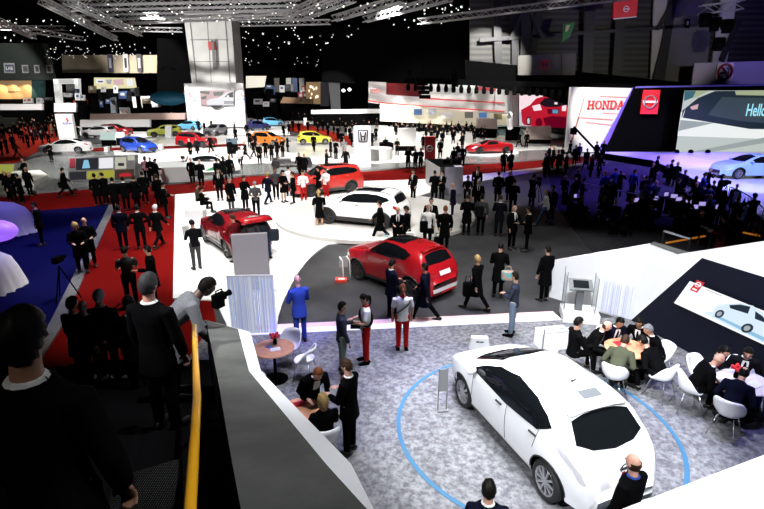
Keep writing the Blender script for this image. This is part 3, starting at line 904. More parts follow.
AR_DOWN = (6, 12, 14, .05)
POSES = {
    'stand': Pose(arms=(AR_DOWN, AR_DOWN)),
    'stand_wide': Pose(arms=((2, 14, 20, .2), (8, 12, 30, .3)), spread=.15, yaw=25),
    'hands_front': Pose(arms=((14, 12, 75, .45), (14, 12, 75, .45)), nod=-22, spread=.11),
    'folded': Pose(arms=((18, 12, 82, .9), (18, 12, 76, .9)), spread=.12, yaw=-10),
    'talk': Pose(arms=((20, 14, 75, .15), AR_DOWN), spread=.11, yaw=-15),
    'point': Pose(arms=((40, 10, 35, .1), (10, 14, 60, .4)), spread=.12, nod=-8),
    'walk': Pose(hip=(24, -16), knee=(6, 26), arms=((-22, 8, 18, .05), (24, 8, 28, .1))),
    'walk_hold': Pose(hip=(-16, 24), knee=(26, 6), arms=((14, 12, 75, .4), (14, 12, 75, .4)), nod=-12),
    'lean': Pose(lean=38, hip=(4, 8), knee=(4, 14), arms=((22, 16, 14, .1), (16, 14, 55, .4)), nod=18),
    'lean_out': Pose(lean=48, hip=(4, 8), knee=(4, 14), arms=((52, 16, 30, .3), (56, 16, 24, .3)), nod=22),
    'bend': Pose(lean=62, hip=(6, 2), knee=(10, 8), arms=((30, 16, 40, .3), (34, 16, 40, .3)), nod=30),
    'photo': Pose(arms=((42, 26, 100, .55), (42, 26, 100, .55)), spread=.13, nod=-4),
    'hips': Pose(arms=((-12, 38, 62, .9), (-12, 38, 62, .9)), spread=.14),
    'sit': Pose(hip=(86, 86), knee=(84, 84), arms=((28, 10, 62, .35), (28, 10, 62, .35)), seat=1, nod=-12),
    'sit_lean': Pose(lean=26, hip=(84, 88), knee=(92, 86), arms=((22, 20, 78, .35), (24, 20, 76, .35)), seat=1, nod=10),
    'sit_low': Pose(lean=40, hip=(84, 88), knee=(96, 88), arms=((14, 22, 72, .5), (16, 22, 70, .5)), seat=1, nod=12),
}

CLOTH = {}
def cloth(name, col, rough=.85):
    if name not in CLOTH:
        CLOTH[name] = mat('cloth_' + name, col, .95, spec=.03, noise=(60, .25))
    return CLOTH[name]

for n_, c_ in dict(black=(.0022, .0022, .0025), charcoal=(.006, .006, .008), navy=(.0045, .0055, .014), grey=(.05, .05, .055), lightgrey=(.16, .16, .17), white=(.8, .8, .8), red=(.42, .012, .012),
                   jeans=(.02, .035, .08), brown=(.045, .022, .012), olive=(.05, .055, .035), khaki=(.18, .15, .10), pink=(.35, .16, .2), blue=(.03, .06, .25), palejeans=(.14, .18, .24), darkred=(.10, .008, .01), cream=(.5, .45, .36), sage=(.14, .18, .15), maroon=(.04, .006, .007), denim=(.03, .06, .14), slate=(.025, .03, .045)).items():
    cloth(n_, c_)
HAIRC = {'black': mat('hair_black', (.006, .005, .004), .5, spec=.08, noise=(90, .4)), 'brown': mat('hair_brown', (.035, .018, .010), .5, spec=.08, noise=(90, .4)), 'grey': mat('hair_grey', (.22, .22, .23), .55, spec=.08, noise=(90, .4)),
         'blond': mat('hair_blond', (.38, .25, .10), .5, spec=.08, noise=(90, .4)), 'ginger': mat('hair_ginger', (.15, .05, .02), .5, spec=.08, noise=(90, .4)), 'darkgrey': mat('hair_darkgrey', (.045, .045, .047), .55, spec=.08, noise=(90, .5)), 'white': mat('hair_white', (.5, .5, .5), .55, spec=.08, noise=(90, .3))}
SKINS = [mat('skin_light', (.46, .25, .17), .5, noise=(14, .12)), mat('skin_tan', (.33, .165, .10), .5, noise=(14, .12)), mat('skin_dark', (.09, .045, .03), .5, noise=(14, .12)), mat('skin_pink', (.52, .27, .20), .5, noise=(14, .12))]
EYE_M = mat('eye_dark', (.01, .008, .006), .2)
LEATHER = mat('shoe_black', (.004, .004, .004), .35)

def person(loc, face, pose='stand', wear='suit', top='black', legs=None, hair='short', hairc='black', skin=0, lod=1, label='', group=None, scale=1.0, shoe=None, shirt='white', tie='black', hide=()):
    """face: degrees, 0 looks away from the camera (+Y), 90 to the left, 180 at the camera"""
    ms = person_meshes(pose, wear, hair, lod)
    legs = legs or top
    if wear == 'coat' and shirt == 'white': shirt = None
    sm = LEATHER if shoe is None else cloth(shoe, None)
    if lod == 2:
        o = obj_from_mesh('person', ms['person'], None, [SKINS[skin], CLOTH[top], CLOTH[legs] if wear != 'skirt' else SKINS[skin], sm, HAIRC[hairc]])
        o.location = loc; o.rotation_euler = (0, 0, R(face)); o.scale = (scale,) * 3
        tag(o, label, 'person', group)
        return o
    t = thing('person', label, 'person', loc, R(face), group); t.scale = (scale,) * 3
    obj_from_mesh('body', ms['body'], t, [SKINS[skin]])
    nm = {'suit': 'jacket', 'coat': 'coat', 'shirt': 'shirt', 'skirt': 'dress', 'tee': 'tee_shirt'}[wear]
    obj_from_mesh(nm, ms['top'], t, [CLOTH[top]])
    if 'trousers' in ms: obj_from_mesh('trousers', ms['trousers'], t, [CLOTH[legs]])
    for s in ms['shoe']: obj_from_mesh('shoe', s, t, [sm])
    if 'hair' in ms: obj_from_mesh('hair', ms['hair'], t, [HAIRC[hairc]])
    if 'shirt' in ms and shirt: obj_from_mesh('shirt_front', ms['shirt'], t, [CLOTH[shirt]])
    if 'tie' in ms and tie and shirt: obj_from_mesh('tie', ms['tie'], t, [CLOTH[tie]])
    for e in ms.get('eye', []): obj_from_mesh('eye', e, t, [EYE_M])
    return t
# ------------------------------------------------------------------ the hall
GRAY = lambda v: (v, v, v)
M_CHAR = mat('charcoal_vinyl', (.042, .042, .046), .55, spec=.25, noise=(1.3, .35))
M_WHITE = mat('white_floor', (.80, .80, .80), .35, spec=.3, noise=(.6, .03))
M_RED = mat('red_carpet', (.115, .0015, .001), .95, spec=.05, noise=(40, .25))
M_ORED = mat('orange_red_carpet', (.20, .010, .004), .95, spec=.05, noise=(40, .25))
M_BLUE = mat('blue_carpet', (.0012, .0016, .040), .95, spec=.05, noise=(30, .3))
M_GREYC = mat('grey_carpet', (.205, .205, .215), .95, spec=.05, noise=(10, .5, (.085, .085, .095)))
M_HON = mat('grey_gloss_floor', (.16, .17, .17), .22, spec=.6, noise=(.8, .2))
M_BLACK = mat('black_paint', (.0012, .0012, .0014), .8, spec=.03)
M_DRAPE = mat('black_drape', (.0006, .0006, .0007), .9, spec=.05)
M_WALLW = mat('white_panel', (.80, .80, .82), .45, spec=.3)
M_STEEL = mat('dark_steel', (.018, .018, .02), .5, .3)
M_ALU = mat('truss_aluminium', (.36, .36, .37), .4, .5)
M_CONC = mat('grey_felt', (.115, .115, .108), .95, spec=.05, noise=(2.2, .3), bump=.05)
M_YEL = mat('yellow_paint', (.75, .36, .015), .25, coat=.5)
M_NAVY = mat('navy_panel', (.0035, .005, .013), .6, spec=.2)
M_GLASS = mat('clear_glass', (.6, .75, .75), .03, spec=.6, alpha=.25)
M_CHROME = mat('polished_metal', (.7, .7, .72), .2, 1.0)
M_WPL = mat('white_plastic', (.82, .82, .84), .25, coat=.3)
M_WOOD = mat('pale_wood', (.62, .30, .17), .4, noise=(6, .25))
M_REDP = mat('red_panel', (.55, .01, .02), .4)
M_GREY = mat('grey_metal', (.22, .22, .23), .45, .4)

def emis(name, c, s):
    return mat('lit_' + name, (0, 0, 0), .5, emit=c, es=s)

def floor_poly(name, pts, z, m, z0=-.05, px=True):
    poly = [tuple(G(*p, z)[:2]) if px else p for p in pts]
    b = MB(); b.prism(poly, z0, z)
    return struct(b.build(name, m))

base = MB(); base.box((0, 230, -.15), (520, 520, .3)); struct(base.build('floor', M_CHAR))
floor_poly('floor_aisle_carpet', [(-120, 205), (0, 196), (105, 187), (183, 183), (243, 176), (365, 171), (425, 167), (512, 162), (560, 158), (600, 156), (600, 160), (545, 168), (425, 181), (272, 185), (180, 198), (98, 206), (21, 212), (-120, 222)], .012, M_RED)
floor_poly('floor_entrance_carpet', [(98, 205.5), (180, 197), (174, 300), (212, 300), (235, 420), (-30, 420), (52, 321), (87, 268), (116, 204)], .010, M_RED)
floor_poly('floor_blue_stand', [(-200, 231), (-120, 222), (21, 212), (98, 206), (109, 205), (77, 268), (50, 322), (-20, 415), (-400, 480)], .03, M_BLUE)
b = MB(); a = [tuple(G(*p, .06)[:2]) for p in ((109, 205), (116, 204), (87, 268), (66, 319), (-5, 430), (-20, 430), (50, 322), (77, 268))]
b.prism(a, 0, .06); struct(b.build('trim_1', mat('grey_kerb', (.11, .11, .105), .6, noise=(3, .4))))
# white stand floor
floor_poly('floor_white_stand', [(175, 194.5), (223, 190.5), (272, 183), (365, 181), (425, 179), (480, 174), (545, 167), (545, 170.5), (480, 181), (430, 192), (409, 199), (392, 225), (380, 243), (350, 241.5), (329, 243.5), (320, 249), (311.6, 256), (304, 264.5), (298, 273), (291.5, 284), (286, 295), (281.5, 305), (278.5, 315), (276.5, 327), (277, 336), (240, 352), (215, 300), (173, 298)], .05, M_WHITE)
# round podium under the white car
POD = (-.34, 25.0, 4.95)
b = MB(); b.lathe([(POD[2], 0), (POD[2], .16), (POD[2] - .05, .20), (0, .20)], 72)
pod = b.build('display_podium', mat('podium_white', (.50, .49, .47), .3, noise=(.7, .1)), None, True, loc=(POD[0], POD[1], .05))
tag(pod, 'low round white podium under the white off-road car', 'podium')
pod.modifiers.new('e', 'EDGE_SPLIT').split_angle = R(40)
floor_poly('floor_press_area', [(548, 171), (600, 160), (640, 160), (900, 176), (900, 330), (764, 262), (690, 262), (600, 262), (570, 225), (552, 200)], .008, mat('press_dim_tone', (.034, .033, .038), .9, spec=.05, noise=(3, .3)))  # tone darker than the hall floor imitates the dim light here
# grey carpet of the lounge, and its lit edge
L0, L1 = G(240, 338), G(660, 317)
b = MB(); b.prism([(-4.6, 1.0), (9.5, 1.0), (9.0, 9.5), (6.95, 12.65), (L1.x, L1.y), (L0.x, L0.y), (-4.6, 11.9)], -.05, .06)
struct(b.build('floor_lounge_carpet', M_GREYC))
def band(n, off0, off1, m, z):
    d = (L1 - L0).normalized(); nn = Vector((-d.y, d.x, 0)); e = L0 + d * 6.95 * 1.25
    q = [L0 + nn * off0, e + nn * off0, e + nn * off1, L0 + nn * off1]
    b = MB(); b.prism([(p.x, p.y) for p in q], 0, z); return struct(b.build(n, m))
band('trim_2', .0, .30, mat('white_edge', (.75, .74, .80), .4), .07)
band('trim_3', .30, .58, mat('pink_edge', (.62, .42, .42), .5), .065)
# painted ring round the white hatchback
b = MB(); b.lathe([(2.50, .062), (2.58, .062), (2.58, .068), (2.50, .068), (2.50, .062)], 96, cap=False)
ringo = b.build('floor_ring', mat('sky_blue_inlay', (.02, .10, .19), .7), loc=(2.85, 8.17, 0)); struct(ringo)
# Honda side
floor_poly('floor_grey_platform', [(-120, 200), (0, 195), (105, 186), (183, 182), (243, 175), (365, 170), (425, 166), (512, 161), (560, 157.5), (600, 155.5), (596, 144), (540, 138), (400, 136), (120, 140), (60, 150), (20, 163), (-120, 170)], .14, M_HON, 0)
floor_poly('floor_white_platform', [(118, 163.5), (185, 164), (270, 163), (365, 164), (425, 161), (480, 154), (530, 150), (596, 148), (596, 140), (520, 128), (380, 122), (345, 128), (345, 143), (290, 136), (180, 135), (110, 142)], .16, mat('white_gloss_floor', (.78, .78, .76), .15, spec=.5), .0)
floor_poly('floor_far_white', [(70, 133), (110, 141), (180, 134), (290, 135), (288, 124), (345, 124), (380, 121.5), (520, 127), (596, 137), (560, 118), (330, 113), (60, 116)], .02, mat('white_far_floor', (.78, .78, .78), .5))
floor_poly('floor_far_carpet', [(-120, 150), (0, 128), (66, 120), (66, 143), (40, 150), (14, 164), (-120, 176)], .03, M_ORED)
floor_poly('floor_middle_carpet', [(288, 124), (300, 123), (352, 137), (352, 146), (335, 141), (290, 130)], .17, M_ORED)
for k, (pts) in enumerate((((118, 147.5), (245, 143.5), (245, 145.5), (118, 150)), ((92, 148), (118, 147.5), (118, 149.8), (92, 151)))):
    floor_poly('trim_%d' % (4 + k), pts, .20, M_RED, 0)
# shell
def slab(name, c, s, m):
    b = MB(); b.box(c, s); return struct(b.build(name, m))
slab('ceiling', (0, 230, 25.3), (520, 520, .6), mat('black_ceiling', (.004, .004, .004), .9, spec=.05))
slab('wall_far', (0, 489, 12), (520, .6, 25), mat('dark_far_wall', (.006, .006, .006), .9, spec=.05))
slab('wall_left', (-259, 230, 12), (.6, 520, 25), M_DRAPE)
slab('wall_right', (259, 230, 12), (.6, 520, 25), M_DRAPE)
slab('wall_behind', (0, -29, 12), (520, .6, 25), M_DRAPE)

def face_poly(name, pxs, Y, th, m, parent=None, smooth=False, bevel=0):
    """a panel facing the camera: outline from sight lines met by the plane at depth Y, extruded backwards"""
    P = [D(px, py, Y) for px, py in pxs]
    b = MB(); b.prism([(p.x, -p.z) for p in P], 0, th, Matrix(((1, 0, 0, 0), (0, 0, 1, Y), (0, -1, 0, 0), (0, 0, 0, 1))))
    return b.build(name, m, parent, smooth, bevel)

# corrugated hall side wall behind the stands, with its steel frame
def corr_mat():
    m = mat('corrugated_sheet', (.11, .11, .10), .6)
    nt = m.node_tree; bsdf = nt.nodes['Principled BSDF']
    tc = nt.nodes.new('ShaderNodeTexCoord'); w = nt.nodes.new('ShaderNodeTexWave')
    w.bands_direction = 'Z'; w.inputs['Scale'].default_value = .55; w.inputs['Distortion'].default_value = .15
    r = nt.nodes.new('ShaderNodeValToRGB'); r.color_ramp.elements[0].color = (.012, .012, .011, 1); r.color_ramp.elements[1].color = (.045, .045, .038, 1)
    nt.links.new(tc.outputs['Object'], w.inputs['Vector']); nt.links.new(w.outputs['Fac'], r.inputs['Fac']); nt.links.new(r.outputs['Color'], bsdf.inputs['Base Color'])
    return m
WY = 58.03
struct(face_poly('wall_side_sheet', [(470, -20), (800, -20), (800, 100), (470, 82)], WY + .6, .3, corr_mat()))
for k, (x0, x1, xb0, xb1) in enumerate(((492, 500, 496, 503), (512, 519, 512, 518), (522, 532, 520, 529), (586, 597, 582, 592), (618, 628, 612, 622))):
    o = face_poly('wall_column_%d' % (k + 1), [(x0, -20), (x1, -20), (xb1, 84), (xb0, 84)], WY - .2, .5, M_STEEL); struct(o)
for k, q in enumerate((((538, 0), (546, 0), (531, 84), (524, 84)), ((672, -20), (680, -20), (664, 84), (656, 84)), ((480, 38), (720, 22), (720, 25), (480, 42)))):
    struct(face_poly('wall_frame_%d' % (k + 1), q, WY - .35, .4, M_STEEL))
for k, q in enumerate((((524, 8), (527, 8), (512, 40), (508, 40)), ((527, 8), (530, 8), (545, 38), (541, 38)), ((664, 36), (667, 34), (656, 84), (652, 84)), ((672, 2), (676, 2), (660, 30), (656, 30)), ((738, 18), (742, 20), (724, 62), (720, 60)))):
    struct(face_poly('wall_brace_%d' % (k + 1), q, WY - .5, .25, M_STEEL))
struct(face_poly('wall_pale_bay', [(655, -20), (676, -20), (662, 87), (650, 87)], WY - .05, .2, mat('bay_sheet', (.45, .43, .40), .6)))
struct(face_poly('wall_plain_bay', [(676, -20), (714, -20), (706, 87), (664, 87)], WY - .05, .2, mat('grey_sheet', (.12, .115, .10), .6, noise=(.3, .3))))
struct(face_poly('wall_pale_strip', [(724, -20), (740, -20), (727, 62), (712, 64)], WY - .1, .2, mat('bay_sheet', (.45, .43, .40), .6)))
struct(face_poly('wall_lavender_band', [(695, 63), (800, 60), (800, 89), (692, 87)], 53.49, .2, mat('lavender_panel', (.36, .31, .46), .6)))
# black masking drapes between the stands
for n, q, Y in (('wall_drape_1', ((322, 30), (474, 16), (474, 90), (322, 82)), 94.01), ('wall_drape_2', ((466, 60), (700, 84), (700, 160), (545, 96), (466, 84)), 56.91), ('wall_drape_3', ((157, 38), (190, 40), (193, 112), (157, 112)), 110.81), ('wall_drape_4', ((236, 70), (330, 40), (330, 84), (236, 78)), 130.43)):
    struct(face_poly(n, q, Y, .3, M_DRAPE))
# ------------------------------------------------------------------ stand walls, ribbons and curtains of the near stand
def quad_solid(b, q, off):
    """a six-sided slab from four points and an offset vector"""
    q = [Vector(p) for p in q]; o = Vector(off); n = len(q)
    b.add(q + [p + o for p in q], [tuple(range(n)), tuple(n + i for i in reversed(range(n)))] + [(i, n + i, n + (i + 1) % n, (i + 1) % n) for i in range(n)])

def TT(px, py, t):
    d = ray(px, py); return Vector((d.x * t, d.y * t, EYE + d.z * t))

# --- low wall beside the stairs: grey felt top, white outer skin, black inner face
def top_at(px, py, Y):      # the sloping top plane falls 2.0 m over 5.6 m going away
    d = ray(px, py); k = -2.0 / 5.6; z0 = 4.9 - k * 1.26
    t = (z0 - EYE) / (d.z - k * d.y); return Vector((d.x * t, d.y * t, EYE + d.z * t))
gl = [top_at(*p, 0) for p in ((206, 320), (218, 380), (230, 450), (243, 520))]
gr = [top_at(*p, 0) for p in ((238, 329), (249, 371), (327, 465), (377, 520))]
wo = [top_at(*p, 0) - Vector((0, 0, .012)) for p in ((250, 331), (261, 370), (351, 461), (381, 520))]
t = thing('parapet', 'sloping low wall with grey felt top and white outer edge beside the yellow handrail', 'wall', tuple(Vector((gl[1].x, gl[1].y, 0))))
O = t.location
def loc(q): return [p - O for p in q]
b = MB(); L_, R_ = loc(gl), loc(gr); up = Vector((0, 0, .03))
vs = L_ + R_; n = len(L_)
b.add(vs + [p - up for p in vs], [(i, n + i, n + i + 1, i + 1) for i in range(n - 1)] + [(2 * n + i, 2 * n + i + 1, 3 * n + i + 1, 3 * n + i) for i in range(n - 1)]
      + [(i, i + 1, 2 * n + i + 1, 2 * n + i) for i in range(n - 1)] + [(n + i + 1, n + i, 3 * n + i, 3 * n + i + 1) for i in range(n - 1)] + [(0, 2 * n, 3 * n, n), (n - 1, 2 * n - 1, 4 * n - 1, 3 * n - 1)])
o = b.build('felt_top', M_CONC, t)
b = MB(); W_ = loc(wo); R2 = [p - up * .0 for p in R_]
dn = [Vector((p.x + .10, p.y, 0)) - Vector((0, 0, 0)) for p in W_]
for i in range(n - 1):
    b.add([R2[i], W_[i], W_[i + 1], R2[i + 1]], [(0, 1, 2, 3)])
    f0, f1 = Vector((W_[i].x - .25, W_[i].y - .1, .0)), Vector((W_[i + 1].x - .25, W_[i + 1].y - .1, .0))
    b.add([W_[i], f0, f1, W_[i + 1]], [(0, 1, 2, 3)])
b.add([R2[0], L_[0], Vector((L_[0].x, L_[0].y, 0)), Vector((W_[0].x - .25, W_[0].y - .1, 0)), W_[0]], [(0, 1, 2, 3, 4)])
bm = bmesh.new(); me = b.mesh('white_skin', M_WALLW); bm.from_mesh(me); bmesh.ops.remove_doubles(bm, verts=bm.verts, dist=.001); bmesh.ops.recalc_face_normals(bm, faces=bm.faces); bm.to_mesh(me); bm.free()
o = obj_from_mesh('white_skin', me, t); md = o.modifiers.new('s', 'SOLIDIFY'); md.thickness = .02
b = MB()
for i in range(n - 1):
    quad_solid(b, [L_[i] - up, L_[i + 1] - up, Vector((L_[i + 1].x, L_[i + 1].y, 0)), Vector((L_[i].x, L_[i].y, 0))], (.04, 0, 0))
b.build('inner_face', M_BLACK, t)

# --- stairs down from the gallery
def step_z(i): return 4.35 - .12 * i if i <= 10 else 3.15 - .19 * (i - 10)
b = MB()
for i in range(26):
    z = step_z(i); y = -.7 + .42 * i
    xr = gl[-1].x - .08 - .36 * max(0, y - 1.2) if y > 1.2 else gl[-1].x - .06
    if z <= .1: break
    b.prism([(-6.5, y), (xr, y), (xr - .13, y + .42), (-6.5, y + .42)], 0, z)
struct(b.build('floor_stairs', M_BLACK))
def stair_z(y): return step_z(math.floor((y + .7) / .42))

# --- yellow handrail
pts = [TT(194.5, 326, 5.0), TT(195, 341, 4.3), TT(195.5, 362, 3.6), TT(197, 398, 2.75), TT(194, 450, 2.22), TT(190, 512, 1.88), TT(187, 560, 1.72)]
hr = thing('handrail', 'bent yellow steel handrail running up the dark stairs', 'handrail', (pts[3].x, pts[3].y, stair_z(pts[3].y)))
o = MB(); o.tube([p - hr.location for p in pts], .0235, 14); o.build('rail', M_YEL, hr, True)
for q in (pts[1], pts[4]):
    o = MB(); o.tube([q - hr.location - Vector((0, 0, .02)), Vector((q.x, q.y, stair_z(q.y))) - hr.location], .018, 8); o.build('post', M_BLACK, hr, True)
# perforated metal tread under the rail
def perf_mat():
    m = mat('perforated_sheet', (.02, .02, .02), .8, spec=.03); nt = m.node_tree; bs = nt.nodes['Principled BSDF']
    tc = nt.nodes.new('ShaderNodeTexCoord'); v = nt.nodes.new('ShaderNodeTexVoronoi'); v.inputs['Scale'].default_value = 75; v.inputs['Randomness'].default_value = 0
    r = nt.nodes.new('ShaderNodeValToRGB'); r.color_ramp.elements[0].position = .22; r.color_ramp.elements[1].position = .30
    r.color_ramp.elements[0].color = (.30, .30, .30, 1); r.color_ramp.elements[1].color = (.002, .002, .002, 1)
    nt.links.new(tc.outputs['Object'], v.inputs['Vector']); nt.links.new(v.outputs['Distance'], r.inputs['Fac']); nt.links.new(r.outputs['Color'], bs.inputs['Base Color'])
    return m
zz = stair_z(1.4) + .02
q = [G(113, 478, zz), G(182, 458, zz), G(184, 530, zz), G(105, 530, zz)]
b = MB(); b.prism([(p.x, p.y) for p in q], zz - .015, zz)
tag(b.build('grating', perf_mat()), 'dark perforated metal grating on the stairs beside the yellow handrail', 'grating')

# --- white ribbon wall on the right of the lounge (two faces) with navy panel and screen
A0, A1 = Vector((5.18, 14.6, 0)), Vector((6.83, 12.9, 0))
def wallB(s): return Vector((6.83 + .312 * s, 12.9 - s, 0))     # s metres towards the camera
wallN = Vector((-1, -.312, 0)).normalized()
def onB(px, py, off=0.0):
    d = ray(px, py); o = Vector((0, 0, EYE)); p0 = wallB(0) + wallN * off
    t = (p0 - o).dot(wallN) / d.dot(wallN); return o + d * t
P1, P2, P3 = onB(650, 244), onB(678, 254), onB(764, 241)
e = (P3 - P2); P4 = P2 + e * 2.2
TL = Vector((5.08, 14.49, 1.22))
w = thing('ribbon_wall', 'white folded wall behind the lounge tables with grey felt top at its corner', 'wall', tuple(A1))
b = MB(); O = A1
back = Vector((.28, .18, 0))
face = [A0, A1, P1, TL]
quad_solid(b, [p - O for p in face], (.12, .10, 0))
fB = [A1, wallB(7.2), P4, P2, P1]
quad_solid(b, [p - O for p in fB], tuple(-wallN * .16))
b.build('white_face', M_WALLW, w)
b = MB(); q = [P1, P2, P2 + Vector((.34, .10, 0)), P1 + Vector((.2, .2, 0))]
quad_solid(b, [p - O + Vector((0, 0, .012)) for p in q], (0, 0, -.03)); b.build('felt_top', M_CONC, w)
q = [onB(702, 258, .02), onB(800, 288.5, .02), None, None]
zb = .30
def downB(px, z, off=.02):      # point of the wall below/along at height z on a sight column
    lo, hi = -400, 1400
    for _ in range(40):
        m = (lo + hi) / 2
        if onB(px, m, off).z > z: lo = m
        else: hi = m
    return onB(px, lo, off)
na = onB(702, 258, .02); nb = onB(800, 288.5, .02)
s_end = 6.6; pe = wallB(s_end) + wallN * .02
lowL = wallB(.12) + wallN * .02
b = MB(); quad_solid(b, [p - O for p in (Vector((lowL.x, lowL.y, .07)), Vector((pe.x, pe.y, .07)), Vector((pe.x, pe.y, nb.z)), nb, na)], tuple(-wallN * .012))
b.build('navy_panel', M_NAVY, w)
# screen on the navy panel
sa, sb = onB(674, 303, .10), onB(690, 281, .10)
alongB = (wallB(1) - wallB(0)).normalized()
scr = thing('display_screen', 'slanted lit screen with a white car picture on the navy wall', 'screen', tuple(sa))
sh = (sb - sa); lenS = 3.1
b = MB(); quad_solid(b, [Vector((0, 0, 0)), alongB * lenS, alongB * lenS + sh, sh], tuple(-wallN * .075)); b.build('casing', M_BLACK, scr)
def picture(name, parent, M, polys, depth=.004):
    """flat picture made of coloured areas, in the local plane of M; polys: (points, material)"""
    ms = []; b = MB()
    for k, (pts, m) in enumerate(polys):
        if m not in ms: ms.append(m)
        b.cur = ms.index(m); z = depth * (k + 1)
        b.add([M @ Vector((p[0], p[1], z)) for p in pts], [tuple(range(len(pts)))])
    return b.build(name, ms, parent)
def ell(cx, cy, rx, ry, n=20, a0=0, a1=360): return [(cx + rx * math.cos(R(a0 + (a1 - a0) * k / n)), cy + ry * math.sin(R(a0 + (a1 - a0) * k / n))) for k in range(n + (0 if a1 - a0 == 360 else 1))]
hS = sh.dot(Vector((0, 0, 1))); sk = sh.dot(alongB)
MS = basis((0, 0, 0), alongB, (0, 0, 1))
W1 = emis('screen_white', (.95, .97, 1), 1.1); SB1 = emis('sky_blue', (.35, .68, .95), .8); SB2 = emis('pale_blue', (.72, .86, .98), 1.0); SD = emis('night', (.01, .03, .06), .6); SR = emis('logo_red', (.85, .03, .05), .8); SG = emis('screen_grey', (.5, .55, .6), .8)
def sk_(pts): return [(x + sk * (y / hS), y) for x, y in pts]
carp = [(1.02, .30), (1.08, .44), (1.22, .54), (1.42, .66), (1.66, .71), (1.95, .64), (2.2, .50), (2.42, .42), (2.5, .28), (2.44, .16), (1.1, .18)]
picture('screen_picture', scr, MS, [
    (sk_([(0, 0), (lenS, 0), (lenS, hS), (0, hS)]), W1),
    (sk_([(.75, .10), (1.4, .05), (2.7, .02), (3.0, .12), (2.9, .3), (1.2, .36)]), SB2), (sk_([(1.0, .12), (2.5, .06), (2.6, .14), (1.1, .2)]), SB1),
    (sk_([(p[0] - .12, p[1]) for p in carp]), SB2), (sk_([(1.24 - .1, .52), (1.42 - .1, .63), (1.64 - .12, .67), (1.70 - .12, .50), (1.3 - .1, .46)]), SD), (sk_([(1.66, .62), (1.84, .58), (2.06, .47), (1.76, .46)]), SD),
    (sk_(ell(1.10, .24, .09, .11)), SD), (sk_(ell(1.10, .24, .05, .065)), SG), (sk_(ell(1.78, .20, .11, .12)), SD), (sk_(ell(1.78, .20, .06, .07)), SG),
    (sk_([(.16, .50), (.36, .50), (.36, .80), (.16, .80)]), SR), (sk_([(.20, .54), (.32, .54), (.32, .58), (.20, .58)]), W1), (sk_(ell(.26, .70, .07, .07)), W1), (sk_(ell(.26, .70, .05, .05)), SR), (sk_([(.17, .685), (.35, .685), (.35, .715), (.17, .715)]), W1),
    (sk_([(.5, .66), (.9, .66), (.9, .675), (.5, .675)]), SG)])

# --- string curtains
def curtain(name, label, p0, p1, h, n, mats, seed, lean=0.0):
    rnd = random.Random(seed); p0, p1 = Vector(p0), Vector(p1)
    t = thing(name, label, 'curtain', tuple(p0))
    d = (p1 - p0); b = MB()
    for i in range(n):
        u = (i + rnd.random() * .7) / n; c = d * u; ww = rnd.choice((.008, .012, .018, .026))
        b.cur = rnd.randrange(len(mats))
        b.bar(c + Vector((rnd.uniform(-.01, .01), rnd.uniform(-.01, .01), .02)), c + Vector((lean, 0, h)), ww, .004, up=(0, 1, 0))
    o = b.build('curtain_strings', mats, t); o['kind'] = 'stuff'
    b = MB(); b.bar(Vector((lean, 0, h)), d + Vector((lean, 0, h)), .03); b.build('top_rail', M_WALLW, t)
    return t
CL = [mat('string_white', (.80, .81, .86), .6), mat('string_lavender', (.62, .65, .82), .6), mat('string_blue', (.45, .54, .82), .6)]
c0, c1 = G(232, 334, .06), G(277, 333, .06); hC = D(255, 276, c0.y).z
curtain('string_curtain', 'blue and white string curtain in front of the tall white slab', c0, c1, hC - .06, 105, CL, 3)
dA = (A1 - A0).normalized(); nA = Vector((dA.y, -dA.x, 0));
if nA.y > 0: nA = -nA
def onA(px, py, off=.06):
    d = ray(px, py); o = Vector((0, 0, EYE)); p0 = A0 + nA * off
    t = (p0 - o).dot(nA) / d.dot(nA); return o + d * t
ca, cb = onA(602, 300), onA(647, 300); hA = onA(625, 268).z
curtain('string_curtain', 'pale lavender string curtain hung on the white wall behind the left table', (ca.x, ca.y, .06), (cb.x, cb.y, .06), hA + .30, 84, [mat('string_pale', (.62, .64, .84), .6), mat('string_white', (.80, .81, .86), .6), mat('string_grey', (.42, .44, .60), .6)], 5)

# --- tall white slab seen behind the curtain
s0, s1 = G(238, 292, .05), G(269, 290, .05)
t = thing('display_slab', 'tall plain white slab standing behind the string curtain', 'display panel', tuple((s0 + s1) / 2), math.atan2(s1.y - s0.y, s1.x - s0.x))
hS2 = D(250, 235, s0.y).z
wS = (s1 - s0).length * 1.13
b = MB(); b.box((0, .08, hS2 / 2 - .02), (wS, .16, hS2 - .06)); b.build('slab', mat('lavender_white', (.24, .23, .265), .5), t, bevel=.01)
b = MB(); b.box((0, .08, .02), (wS + .3, .5, .04)); b.build('foot_plate', M_WALLW, t)

# --- near white ledge at the lower right
e0, e1 = G(596, 519, 2.75), G(790, 445, 2.75)
b = MB(); q = [e0, e1, e1 + Vector((.4, -1.6, -.35)), e0 + Vector((.3, -1.2, -.35))]
lt = thing('ledge', 'broad white slanting ledge in the near right corner', 'wall', (e0.x, e0.y, 0))
quad_solid(b, [p - lt.location for p in q], (0, 0, -.06)); b.build('ledge_top', M_WALLW, lt)
b = MB(); quad_solid(b, [e0 - lt.location - Vector((0, 0, .06)), e1 - lt.location - Vector((0, 0, .06)), Vector((e1.x, e1.y, .06)) - lt.location, Vector((e0.x, e0.y, .06)) - lt.location], (.03, -.08, 0)); b.build('ledge_face', M_WALLW, lt)

